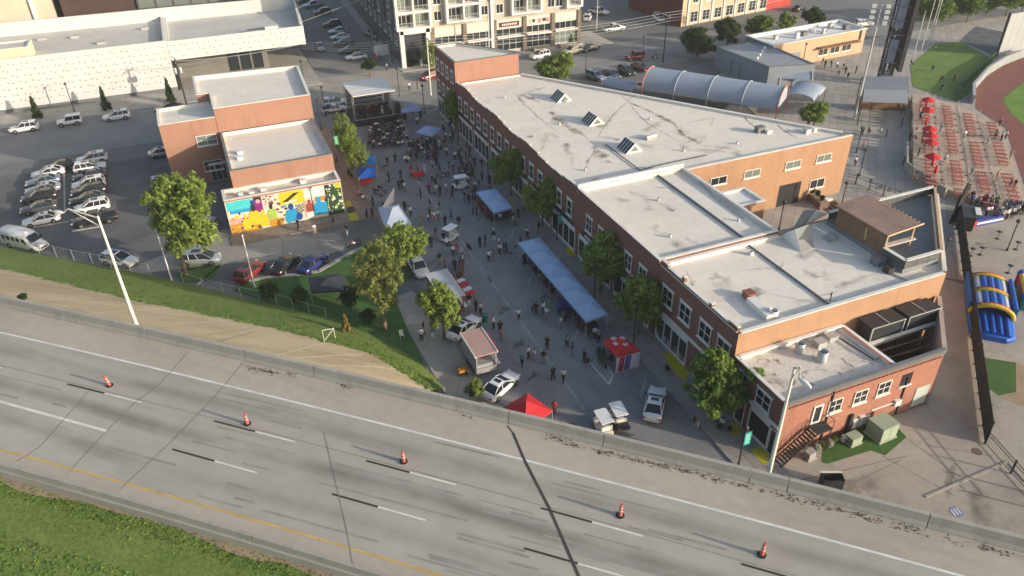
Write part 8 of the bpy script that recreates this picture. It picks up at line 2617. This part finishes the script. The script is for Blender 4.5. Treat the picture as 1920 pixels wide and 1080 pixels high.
# ================================================================== PEOPLE
def person_mesh(name, joints, edges, parts):
 """joints: name -> (x, y, z, radius); the body is grown as one skin over the joint graph"""
 names = list(joints)
 me = bpy.data.meshes.new(name + '_sk')
 me.from_pydata([joints[k][:3] for k in names], [(names.index(a), names.index(b)) for a, b in edges], [])
 o = bpy.data.objects.new(name + '_sk', me)
 COL.objects.link(o)
 m = o.modifiers.new('skin', 'SKIN')
 for i, k in enumerate(names):
  rr = joints[k][3]
  sv = me.skin_vertices[0].data[i]
  sv.radius = ((rr if not isinstance(rr, tuple) else rr[0]) * 1.15, (rr if not isinstance(rr, tuple) else rr[1]) * 1.15)
  sv.use_root = (k == 'pelvis')
 m.use_smooth_shade = True
 s = o.modifiers.new('sub', 'SUBSURF')
 s.levels = 1
 s.render_levels = 1
 dg = bpy.context.evaluated_depsgraph_get()
 ev = bpy.data.meshes.new_from_object(o.evaluated_get(dg))
 ev.name = name
 bpy.data.objects.remove(o)
 segs = [(Vector(joints[a][:3]), Vector(joints[b][:3]), parts[(a, b)]) for a, b in edges]
 ev.materials.clear()
 for mm in (M_white, M_dark, M_bark, M_black, M_black):
  ev.materials.append(mm)
 for p in ev.polygons:
  c = p.center
  best, bi = 1e9, 0
  for a, b, k in segs:
   d = b - a
   t = max(0, min(1, (c - a).dot(d) / d.length_squared))
   q = (c - (a + d * t)).length
   if q < best:
    best, bi = q, k
  p.material_index = bi
  if bi == 2 and c.z > joints['head'][2] - .02 and (c.x - joints['head'][0]) < .05 + (c.z - joints['head'][2]) * .6:
   p.material_index = 3
  p.use_smooth = True
 return ev
# material slots: 0 top, 1 trousers, 2 skin, 3 hair, 4 shoes
def pose(kind):
 J = {'pelvis': (0, 0, .95, .15), 'waist': (0, 0, 1.10, (.15, .12)), 'chest': (.01, 0, 1.32, (.18, .13)), 'neck': (.01, 0, 1.48, .06), 'head': (.03, 0, 1.63, .095), 'crown': (.02, 0, 1.72, .07)}
 def arm(s, el, ha):
  J['sh%d' % s] = (0, .19 * s, 1.42, .07)
  J['el%d' % s] = (*el, .05)
  J['wr%d' % s] = (*ha, .04)
  J['ha%d' % s] = (ha[0] + .05, ha[1], ha[2] - .06, .035)
 def leg(s, kn, an):
  J['hip%d' % s] = (0, .10 * s, .90, .10)
  J['kn%d' % s] = (*kn, .07)
  J['an%d' % s] = (*an, .05)
  J['to%d' % s] = (an[0] + .16, an[1], max(.03, an[2] - .05), .04)
 if kind == 'stand':
  arm(1, (-.02, .27, 1.14), (.04, .28, .90)); arm(-1, (-.02, -.27, 1.14), (.04, -.28, .90))
  leg(1, (.02, .11, .5), (0, .12, .08)); leg(-1, (.02, -.11, .5), (0, -.12, .08))
 elif kind == 'hold':
  arm(1, (.02, .28, 1.15), (.26, .16, 1.18)); arm(-1, (.02, -.28, 1.15), (.24, -.16, 1.12))
  leg(1, (.03, .13, .5), (.02, .15, .08)); leg(-1, (.02, -.12, .5), (-.04, -.13, .08))
 elif kind == 'walk':
  arm(1, (-.14, .26, 1.16), (-.08, .27, .92)); arm(-1, (.10, -.26, 1.16), (.24, -.25, .98))
  leg(1, (.16, .10, .52), (.26, .10, .08)); leg(-1, (.02, -.10, .5), (-.28, -.10, .12))
 elif kind == 'sit':
  for k in ('pelvis', 'waist', 'chest', 'neck', 'head', 'crown'):
   x, y, z, r_ = J[k]
   J[k] = (x - .02, y, z - .42, r_)
  arm(1, (.06, .26, .74), (.26, .18, .66)); arm(-1, (.06, -.26, .74), (.26, -.18, .66))
  J['sh1'] = (-.02, .19, 1.0, .07); J['sh-1'] = (-.02, -.19, 1.0, .07)
  leg(1, (.42, .13, .50), (.44, .13, .08)); leg(-1, (.42, -.13, .50), (.40, -.14, .08))
  J['hip1'] = (.04, .10, .51, .10); J['hip-1'] = (.04, -.10, .51, .10)
 E_ = [('pelvis', 'waist'), ('waist', 'chest'), ('chest', 'neck'), ('neck', 'head'), ('head', 'crown')]
 P = {E_[0]: 0, E_[1]: 0, E_[2]: 0, E_[3]: 2, E_[4]: 2}
 for s in (1, -1):
  ch = [('chest', 'sh%d' % s, 0), ('sh%d' % s, 'el%d' % s, 0), ('el%d' % s, 'wr%d' % s, 2), ('wr%d' % s, 'ha%d' % s, 2), ('pelvis', 'hip%d' % s, 1), ('hip%d' % s, 'kn%d' % s, 1), ('kn%d' % s, 'an%d' % s, 1), ('an%d' % s, 'to%d' % s, 4)]
  for a, b, k in ch:
   E_.append((a, b))
   P[(a, b)] = k
 return J, E_, P
POSE = {}
for k in ('stand', 'hold', 'walk', 'sit'):
 POSE[k] = person_mesh('person_' + k, *pose(k))
CL = {'white': (.62, .62, .60), 'black': (.018, .018, .02), 'grey': (.20, .20, .21), 'navy': (.025, .03, .07), 'red': (.38, .025, .025), 'teal': (.03, .20, .20), 'purple': (.10, .06, .16), 'tan': (.36, .27, .18), 'blue': (.05, .10, .28), 'green': (.05, .14, .06), 'pink': (.45, .20, .20), 'maroon': (.12, .02, .03), 'yellow': (.45, .35, .06), 'khaki': (.30, .25, .17)}
CLM = {k: mat('cloth_' + k, v, .85, .15, 3.0) for k, v in CL.items()}
SKIN = [mat('skin_%d' % i, c, .6, 0) for i, c in enumerate(((.10, .05, .03), (.16, .085, .05), (.28, .16, .10), (.42, .26, .18)))]
HAIRM = [mat('hair_%d' % i, c, .7, 0) for i, c in enumerate(((.012, .01, .009), (.03, .018, .012), (.06, .04, .025)))]
prng = random.Random(99)
def person(p, top, bottom, kind='stand', where='', z=0.0, rz=None, label=None, group=None):
 o = bpy.data.objects.new('person', POSE[kind])
 COL.objects.link(o)
 s = prng.uniform(.97, 1.06)
 o.location = (p[0], p[1], z + .012)
 o.rotation_euler = (0, 0, prng.uniform(0, 6.28) if rz is None else rz)
 o.scale = (s, s, s)
 for i, m in enumerate((CLM[top], CLM[bottom], prng.choice(SKIN), prng.choice(HAIRM), prng.choice((CLM['white'], M_black, M_black)))):
  o.material_slots[i].link = 'OBJECT'
  o.material_slots[i].material = m
 verb = {'stand': 'standing', 'hold': 'gesturing', 'walk': 'walking', 'sit': 'sitting'}[kind]
 bt = 'trousers' if bottom != 'white' else 'trousers'
 tag(o, label or ('person in %s top, %s %s %s %s' % (top, bottom, bt, verb, where)).strip(), 'person', group)
 return o
w, k, g, n, r_, t_, pu, ta = 'white', 'black', 'grey', 'navy', 'red', 'teal', 'purple', 'tan'
GM = 'people in the street'
for p, a, b, kd, wh in (
 ((24.49, 80.15), w, k, 'stand', 'by the sandwich board'), ((25.1, 80.45), r_, g, 'hold', 'by the sandwich board'), ((26.7, 80.62), k, k, 'sit', 'in mid street'), ((28.43, 80.89), k, k, 'stand', 'in mid street'), ((29.16, 80.86), n, k, 'stand', 'in mid street'), ((30.64, 81.57), k, w, 'walk', 'above the long tent'),
 ((28.2, 77.04), w, k, 'stand', 'in mid street'), ((28.74, 76.94), g, g, 'hold', 'in mid street'), ((30.02, 77.94), w, k, 'hold', 'before the long tent'), ((30.72, 78.21), k, k, 'stand', 'before the long tent'), ((30.98, 77.95), n, k, 'stand', 'before the long tent'),
 ((22.57, 77.62), r_, n, 'stand', 'near the smoker'), ((23.54, 76.77), k, k, 'walk', 'near the smoker'), ((24.85, 77.7), w, k, 'hold', 'at the smoker'), ((22.87, 67.38), k, k, 'stand', 'behind the white car'), ((23.13, 66.68), w, k, 'stand', 'behind the white car'),
 ((26.62, 63.88), w, k, 'walk', 'on the centre line'), ((28.59, 64.48), g, k, 'hold', 'in the stroller group'), ((28.85, 64.02), k, k, 'stand', 'in the stroller group'), ((30.55, 65.83), g, g, 'stand', 'in the stroller group'), ((29.71, 63.86), w, k, 'hold', 'in the stroller group'), ((29.55, 62.8), w, g, 'walk', 'in the stroller group'),
 ((23.5, 63.5), w, k, 'hold', 'at the food truck'), ((23.82, 62.39), k, k, 'stand', 'at the food truck'), ((15.53, 64.6), w, k, 'stand', 'on the verge path'), ((16.14, 65.81), k, k, 'stand', 'on the verge path'), ((16.76, 64.47), g, w, 'stand', 'on the verge path'),
 ((30.28, 60.59), w, g, 'hold', 'by the navy table'), ((31.34, 61.55), pu, k, 'stand', 'by the navy table'), ((27.37, 57.81), k, k, 'stand', 'in mid street'), ((29.41, 57.21), g, k, 'stand', 'in mid street'), ((29.27, 55.78), pu, g, 'hold', 'in mid street'),
 ((23.83, 56.35), t_, k, 'walk', 'in mid street'), ((24.89, 57.13), w, k, 'hold', 'in mid street'), ((25.31, 56.56), w, ta, 'hold', 'in mid street'), ((26.03, 55.85), k, g, 'stand', 'in mid street'), ((25.78, 52.99), k, k, 'hold', 'above the golf carts'), ((26.6, 52.35), w, k, 'walk', 'above the golf carts'),
 ((29.99, 53.53), k, w, 'sit', 'by the hatched bay'), ((29.92, 54.23), k, k, 'hold', 'by the hatched bay'), ((32.77, 57.26), w, k, 'stand', 'by the red topped tent'), ((32.96, 56.76), g, k, 'hold', 'by the red topped tent'), ((23.73, 48.43), r_, r_, 'stand', 'right of the red peaked tent'), ((22.48, 48.98), 'pink', k, 'stand', 'at the red peaked tent'), ((31.57, 52.55), k, k, 'stand', 'under the red topped tent'), ((32.58, 53.24), n, k, 'hold', 'under the red topped tent'),
 ((7.51, 95.56), k, k, 'walk', 'before the mural'), ((9.28, 93.3), w, ta, 'hold', 'before the mural'), ((13.22, 91.35), k, w, 'stand', 'at the driveway end'), ((18.49, 98.03), k, k, 'stand', 'left of the pale peaked tent'), ((16.86, 94.86), pu, k, 'stand', 'left of the pale peaked tent'), ((17.62, 94.86), pu, k, 'hold', 'left of the pale peaked tent'),
 ((22.73, 105.03), k, k, 'hold', 'near the motorcycles'), ((24.68, 105.39), k, k, 'stand', 'near the motorcycles'), ((23.39, 101.69), n, k, 'stand', 'near the motorcycles'), ((23.93, 101.84), k, k, 'hold', 'near the motorcycles'), ((23.98, 100.83), w, g, 'stand', 'near the motorcycles'), ((24.09, 111.09), k, n, 'stand', 'by the bright blue tent'), ((25.48, 111.36), k, k, 'stand', 'behind the audience'), ((27.0, 111.11), w, k, 'sit', 'behind the audience'), ((27.53, 111.1), w, w, 'sit', 'behind the audience'),
 ((28.69, 105.88), w, w, 'stand', 'by the small red table'), ((27.7, 106.34), r_, k, 'hold', 'by the small red table'), ((26.57, 106.0), r_, ta, 'walk', 'by the small red table'), ((28.82, 102.44), 'pink', k, 'hold', 'in mid street'), ((29.44, 101.74), k, w, 'stand', 'in mid street'), ((28.39, 97.26), k, n, 'stand', 'left of the golf cart'), ((29.52, 97.9), w, g, 'walk', 'left of the golf cart'),
 ((22.64, 92.93), w, k, 'hold', 'right of the pale peaked tent'), ((22.29, 94.67), k, k, 'stand', 'right of the pale peaked tent'), ((24.9, 91.38), k, k, 'stand', 'in mid street'), ((25.1, 90.08), w, 'pink', 'hold', 'in mid street'), ((25.79, 90.28), w, g, 'stand', 'in mid street'), ((23.32, 90.55), 'pink', n, 'walk', 'in mid street'), ((26.08, 88.13), k, k, 'stand', 'above the lower golf cart'), ((27.57, 89.99), t_, n, 'hold', 'above the lower golf cart'), ((27.77, 87.2), k, g, 'walk', 'right of the lower golf cart'),
 ((30.79, 89.92), g, k, 'hold', 'left of the double canopy'), ((31.05, 89.1), k, k, 'stand', 'left of the double canopy'), ((36.58, 104.88), k, k, 'walk', 'on the shop pavement'), ((36.05, 107.39), n, k, 'stand', 'on the shop pavement'), ((34.98, 101.28), k, k, 'stand', 'on the shop pavement'), ((36.48, 97.89), k, k, 'stand', 'beside the teal banner post'), ((37.22, 97.56), k, k, 'stand', 'beside the teal banner post'),
 ((17.59, 109.71), k, k, 'sit', 'against the mural building side'), ((17.67, 108.19), k, ta, 'sit', 'against the mural building side'), ((17.55, 100.32), w, k, 'sit', 'below the royal blue tent'), ((17.3, 101.95), 'pink', k, 'sit', 'below the royal blue tent'), ((33.51, 125.9), w, k, 'stand', 'between the periwinkle tents'), ((31.12, 127.88), k, k, 'stand', 'at the stage corner'), ((32.02, 130.37), k, k, 'stand', 'at the stage corner'), ((33.84, 114.37), w, w, 'stand', 'right of the audience'), ((38.04, 112.66), w, k, 'hold', 'on the far shop pavement'), ((38.02, 128.73), w, ta, 'walk', 'beyond the periwinkle tents'), ((35.12, 128.91), k, k, 'stand', 'between the periwinkle tents'), ((34.34, 131.37), n, k, 'hold', 'under the tent beside the stage'), ((33.86, 119.46), k, w, 'hold', 'under the audience tent'), ((32.99, 118.82), g, k, 'stand', 'under the audience tent'), ((36.4, 111.47), g, k, 'sit', 'on the far shop pavement'), ((38.39, 122.22), k, t_, 'sit', 'beneath the small street tree'), ((37.19, 167.16), g, k, 'stand', 'on the junction corner'), ((36.71, 158.95), g, k, 'walk', 'on the junction corner'), ((39.21, 144.82), k, k, 'stand', 'behind the stage tents'), ((37.48, 144.58), w, n, 'stand', 'behind the stage tents'), ((44.21, 158.63), w, w, 'stand', 'by the apartment entrance'), ((47.33, 160.08), k, k, 'walk', 'by the apartment entrance'), ((37.91, 205.57), w, g, 'walk', 'on the shaded side street pavement'), ((33.01, 87.17), k, k, 'hold', 'at the front of the double canopy'), ((33.57, 86.57), w, k, 'sit', 'at the front of the double canopy'), ((34.59, 84.43), w, g, 'walk', 'right of the double canopy'), ((36.1, 86.11), k, k, 'stand', 'right of the double canopy'), ((37.54, 87.55), w, k, 'walk', 'right of the double canopy'), ((31.06, 82.63), w, k, 'stand', 'below the double canopy'), ((31.92, 74.1), k, k, 'sit', 'under the long tent'), ((32.34, 72.27), n, k, 'sit', 'under the long tent'), ((32.31, 70.29), k, g, 'hold', 'under the long tent'), ((32.17, 66.8), k, k, 'sit', 'under the long tent'), ((31.18, 62.86), 'blue', n, 'hold', 'under the long tent front'), ((32.07, 59.69), n, k, 'stand', 'under the long tent front'), ((32.27, 58.42), k, g, 'hold', 'under the long tent front'), ((34.75, 60.37), g, k, 'stand', 'behind the long tent'), ((36.76, 49.32), k, k, 'sit', 'by the yellow mat'), ((34.9, 41.71), k, w, 'sit', 'below the large street tree'), ((37.25, 39.53), k, g, 'sit', 'under the large street tree'), ((37.17, 40.56), w, k, 'sit', 'under the large street tree'), ((21.07, 60.61), 'pink', k, 'hold', 'inside the food truck'), ((23.42, 61.1), 'pink', 'khaki', 'stand', 'at the food truck counter'), ((22.51, 68.71), k, w, 'stand', 'below the silver trailer'), ((39.51, 49.04), n, k, 'walk', 'at the shop door')):
 person(p, a, b, kd, wh, 0.0, group=GM)
# more people, thickening towards the stage
mr_ = random.Random(303)
taken = [o.location.to_2d() for o in THINGS if o.name.startswith('person')]
obst = [(29, 36.5, 82, 93), (16, 22.5, 84, 94), (22.5, 38, 42, 78), (17, 24, 100, 113)]
cnt = 0
while cnt < 64:
 y = 122 - 46 * mr_.random() ** 1.6
 x = mr_.uniform(19.5, 37.5)
 if any(a < x < b and c < y < d for a, b, c, d in obst) or any((Vector((x, y)) - q).length < .7 for q in taken) or (23 < x < 33 and y > 112):
  continue
 taken.append(Vector((x, y)))
 wh_ = 'on the shop side' if x > 33 else ('in the crowd near the stage' if y > 104 else 'in the upper street crowd')
 person((x, y), mr_.choice(('black', 'black', 'black', 'white', 'white', 'grey', 'navy', 'navy', 'maroon')), mr_.choice(('black', 'black', 'navy', 'grey', 'khaki')), mr_.choice(('stand', 'stand', 'hold', 'walk')), wh_, .13 if x > 35.4 else 0, group=GM)
 cnt += 1
# musicians
for p, a, b, lab in (((26.0, 131.4), 'red', k, 'person in red top singing at the left of the stage'), ((28.6, 131.2), 'tan', w, 'person in tan top at the stage front centre'), ((29.8, 132.4), k, k, 'person in black playing at the right of the stage'), ((24.9, 132.6), k, k, 'person in black playing at the left back of the stage'), ((31.6, 131.0), w, k, 'person in white top at the stage right edge')):
 person(p, a, b, 'hold', z=1.2, rz=-1.57, label=lab)
# seated audience on folding chairs
def chair_template():
 t = thing('folding_chair', 'folding chair', 'chair')
 MB().box(-.2, .22, -.21, .21, .42, .45).build('seat', M_dark, t)
 MB().add([(-.2, -.21, .5), (-.2, .21, .5), (-.27, .21, .85), (-.27, -.21, .85), (-.22, -.21, .5), (-.22, .21, .5), (-.29, .21, .85), (-.29, -.21, .85)], [(0, 1, 2, 3), (7, 6, 5, 4), (3, 2, 6, 7)]).build('backrest', M_dark, t)
 for s in (-1, 1):
  MB().tube((.25, s * .2, 0), (-.27, s * .2, .85), .014, .014, 4).build('leg', M_galv, t)
  MB().tube((-.22, s * .2, 0), (.2, s * .2, .44), .014, .014, 4).build('leg', M_galv, t)
 return tree_of(t)
CT = chair_template()
crng = random.Random(12)
cols = ['black', 'black', 'black', 'white', 'grey', 'navy', 'maroon', 'white', 'black', 'grey', 'navy', 'black', 'white', 'purple']
def seat_at(p, rz, where, grp):
 c = crng.choice(cols)
 person(p, c, crng.choice(('black', 'navy', 'grey', 'khaki')), 'sit', where, 0.0, rz, group=grp)
 dup(CT, (p[0], p[1], .012), rz, 'dark folding chair %s' % where, 'chair', 'audience chairs')
A0, A1, A2, A3 = Vector((25.45, 128.27)), Vector((31.03, 127.92)), Vector((29.61, 116.34)), Vector((22.54, 117.9))
for i in range(8):
 for j in range(9):
  if crng.random() < .17:
   continue
  u, v = (j + .5) / 9, (i + .5) / 8
  p = A0.lerp(A1, u).lerp(A3.lerp(A2, u), v)
  seat_at((p.x + crng.uniform(-.25, .25), p.y + crng.uniform(-.25, .25)), 1.57 + crng.uniform(-.3, .3), 'in row %s before the stage' % ('one', 'two', 'three', 'four', 'five', 'six', 'seven', 'eight')[i], 'seated audience')
A0, A1, A2, A3 = Vector((29.67, 117.81)), Vector((34.2, 117.23)), Vector((32.16, 108.72)), Vector((27.16, 111.04))
for i in range(5):
 for j in range(7):
  u, v = (j + .5) / 7, (i + .5) / 5
  p = A0.lerp(A1, u).lerp(A3.lerp(A2, u), v)
  q = (p.x + crng.uniform(-.3, .3), p.y + crng.uniform(-.3, .3))
  if crng.random() < .6:
   seat_at(q, 2.2 + crng.uniform(-.5, .5), 'in back row %s' % ('one', 'two', 'three', 'four', 'five')[i], 'seated audience')
  else:
   person(q, crng.choice(cols), crng.choice(('black', 'navy', 'grey')), 'stand', 'in the back of the audience', group='standing audience')
for i, p in enumerate(((34.75, 105.28), (35.01, 104.5), (35.74, 105.04), (35.5, 103.39), (34.23, 103.33))):
 seat_at(p, 2.5, 'on the shop side kerb', 'kerb sitters')
drop_template(CT)
# ball park visitors
vr = random.Random(61)
for p, z, wh in (((100.37, 89.2), 0, 'on the plaza left of the terraces'), ((100.99, 88.39), 0, 'on the plaza left of the terraces'), ((96.48, 84.77), 0, 'on the plaza left of the terraces'), ((102.67, 87.61), 0, 'beside a dark box on the plaza'), ((103.53, 86.95), 0, 'beside a dark box on the plaza'), ((90.43, 80.23), 0, 'by the patio fence'), ((112.52, 90.24), 0, 'at the upper terrace edge'), ((106.31, 84.64), 0, 'at the upper terrace edge'), ((105.1, 82.71), 0, 'at the upper terrace edge'), ((108.44, 85.43), 0, 'at the upper terrace edge'), ((99.46, 78.72), 0, 'at the terrace side wall'), ((97.53, 77.39), 0, 'at the terrace side wall'),
    ((99.4, 76.87), 1.2, 'on the umbrella row'), ((103.79, 80.16), 1.2, 'on the umbrella row'), ((102.48, 78.41), 1.2, 'on the umbrella row'), ((111.89, 88.2), 1.2, 'on the umbrella row'), ((113.31, 89.77), 1.2, 'on the umbrella row'), ((105.68, 81.71), 1.2, 'on the umbrella row'), ((103.45, 77.96), 1.2, 'on the umbrella row'), ((104.09, 78.13), 1.2, 'on the umbrella row'),
    ((111.5, 83.49), .85, 'on the second terrace aisle'), ((101.62, 73.85), .85, 'on the second terrace aisle'), ((113.1, 80.13), .5, 'on the third terrace aisle'), ((102.85, 69.89), .5, 'on the third terrace aisle'), ((114.9, 77.11), .3, 'on the fourth terrace aisle'), ((105.09, 67.29), .3, 'on the fourth terrace aisle'), ((118.66, 77.59), .2, 'on the row next to the field'), ((119.87, 77.78), .2, 'on the row next to the field'), ((118.31, 78.5), .2, 'on the row next to the field'), ((113.81, 72.03), .2, 'on the row next to the field'), ((124.3, 82.5), .2, 'on the row next to the field'), ((104.86, 64.86), .2, 'on the row next to the field'), ((104.72, 64.15), .2, 'on the row next to the field'),
    ((149.97, 119.48), .05, 'on the grass berm'), ((130.67, 100.19), .05, 'on the grass berm'), ((137.5, 103.27), .05, 'on the grass berm'), ((137.91, 114.63), .05, 'on the grass berm'), ((138.43, 109.59), .05, 'on the grass berm'), ((135.0, 104.1), .05, 'on the grass berm')):
 kd = 'sit' if wh.endswith('berm') else vr.choice(('stand', 'stand', 'walk', 'hold'))
 person(p, vr.choice(('white', 'white', 'black', 'grey', 'red', 'navy', 'teal', 'pink')), vr.choice(('black', 'navy', 'grey', 'khaki')), kd, wh, z, group='ball park visitors')
for i in range(24):
 a, b = Vector((95.4, 64.37)), Vector((100.05, 58.71))
 p = a.lerp(b, (i + .5) / 24)
 person((p.x + vr.uniform(-.8, .8), p.y + vr.uniform(-.9, .9)), vr.choice(('white', 'red', 'blue', 'grey', 'black', 'pink', 'green')), vr.choice(('black', 'navy', 'khaki')), vr.choice(('stand', 'stand', 'hold', 'walk')), 'below the seating terraces', group='ball park visitors')
for i in range(18):
 a, b = Vector((94.02, 59.42)), Vector((99.35, 59.38))
 p = a.lerp(b, (i + .5) / 18)
 person((p.x + vr.uniform(-1, 1), p.y + vr.uniform(-1, 1)), vr.choice(('white', 'purple', 'grey', 'blue', 'black', 'white')), vr.choice(('black', 'navy', 'khaki')), vr.choice(('stand', 'hold')), 'behind the blue banner stall', group='ball park visitors')
for i, p in enumerate(((120.97, 121.99), (120.46, 120.62), (122.12, 119.02), (119.56, 115.59), (122.29, 117.36), (121.2, 115.57), (118.69, 112.27), (123.62, 115.17), (121.8, 120.38), (131.15, 127.3), (132.55, 127.52))):
 person(p, vr.choice(('black', 'black', 'white', 'navy')), vr.choice(('black', 'navy', 'khaki')), vr.choice(('stand', 'walk')), 'on the concession plaza', group='ball park visitors')
for i in range(12):
 a, b = Vector((40.24, 190.6)), Vector((39.12, 180.72))
 p = a.lerp(b, (i + .5) / 12)
 person((p.x + vr.uniform(-1.2, 1.2), p.y + vr.uniform(-1, 1)), vr.choice(('black', 'grey', 'navy', 'white', 'teal')), 'black', vr.choice(('stand', 'sit')), 'on the shaded apartment pavement', group='side street visitors')
# the 300 people that show largest stay individuals; the rest of the far crowd is one mass
_pp = [o for o in THINGS if o.name.startswith('person')]
_pp.sort(key=lambda o: (o.location - Vector((0, 0, 50))).length)
far = _pp[292:]
bpy.context.view_layer.update()
fv, ff_, fmi, fmm = [], [], [], []
for o in far:
 mw, base = o.matrix_world, len(fv)
 fv += [tuple(mw @ v.co) for v in o.data.vertices]
 ids = []
 for sl in o.material_slots:
  if sl.material not in fmm:
   fmm.append(sl.material)
  ids.append(fmm.index(sl.material))
 for p in o.data.polygons:
  ff_.append([base + i for i in p.vertices])
  fmi.append(ids[p.material_index])
 THINGS.remove(o)
 bpy.data.objects.remove(o)
me = bpy.data.meshes.new('far_crowd')
me.from_pydata(fv, [], ff_)
me.polygons.foreach_set('material_index', fmi)
me.polygons.foreach_set('use_smooth', [True] * len(ff_))
stuff(obj('far_crowd', me, fmm), 'small far-off figures scattered over the ball park and side street', 'crowd')
# ================================================================== labels: tell look-alikes apart by their place
bpy.context.view_layer.update()
from collections import defaultdict
ORD = ['first', 'second', 'third', 'fourth', 'fifth', 'sixth', 'seventh', 'eighth', 'ninth', 'tenth', 'eleventh', 'twelfth', 'thirteenth', 'fourteenth', 'fifteenth', 'sixteenth', 'seventeenth', 'eighteenth', 'nineteenth', 'twentieth', 'twenty-first', 'twenty-second', 'twenty-third', 'twenty-fourth', 'twenty-fifth', 'twenty-sixth', 'twenty-seventh', 'twenty-eighth', 'twenty-ninth', 'thirtieth']
by = defaultdict(list)
for o in THINGS:
 by[o['label']].append(o)
def screen_x(o):
 if o.type == 'MESH' and o.location.length < 1e-6:
  c = sum((Vector(v) for v in o.bound_box), Vector()) / 8
 else:
  c = o.location.copy()
 d = c - Vector((0, 0, 50))
 return d.dot(_R) / d.dot(_F), d.dot(_U) / d.dot(_F)
for lab, os_ in by.items():
 if len(os_) < 2:
  continue
 xs = [screen_x(o) for o in os_]
 spread_x = max(x for x, y in xs) - min(x for x, y in xs)
 spread_y = max(y for x, y in xs) - min(y for x, y in xs)
 if spread_x >= spread_y * .6:
  seq = sorted(os_, key=lambda o: screen_x(o)[0])
  side = 'from left'
 else:
  seq = sorted(os_, key=lambda o: -screen_x(o)[1])
  side = 'from top'
 for i, o in enumerate(seq):
  words = (lab + ', ' + ORD[min(i, 29)] + ' ' + side).split()
  o['label'] = ' '.join(words)
# ================================================================== AIR
hz = MB().box(-910, 1010, -710, 1310, -1.05, 62).build('haze', mat('haze_surface', (1, 1, 1), var=0))
hm = bpy.data.materials.new('haze_air')
hm.use_nodes = True
_nt = hm.node_tree
_nt.nodes.clear()
_v = _nt.nodes.new('ShaderNodeVolumePrincipled')
_v.inputs['Color'].default_value = (0.86, 0.90, 0.95, 1)
_v.inputs['Density'].default_value = 0.0002
_v.inputs['Anisotropy'].default_value = 0.0
_o = _nt.nodes.new('ShaderNodeOutputMaterial')
_nt.links.new(_v.outputs[0], _o.inputs['Volume'])
hz.data.materials.clear()
hz.data.materials.append(hm)
hz['kind'] = 'stuff'
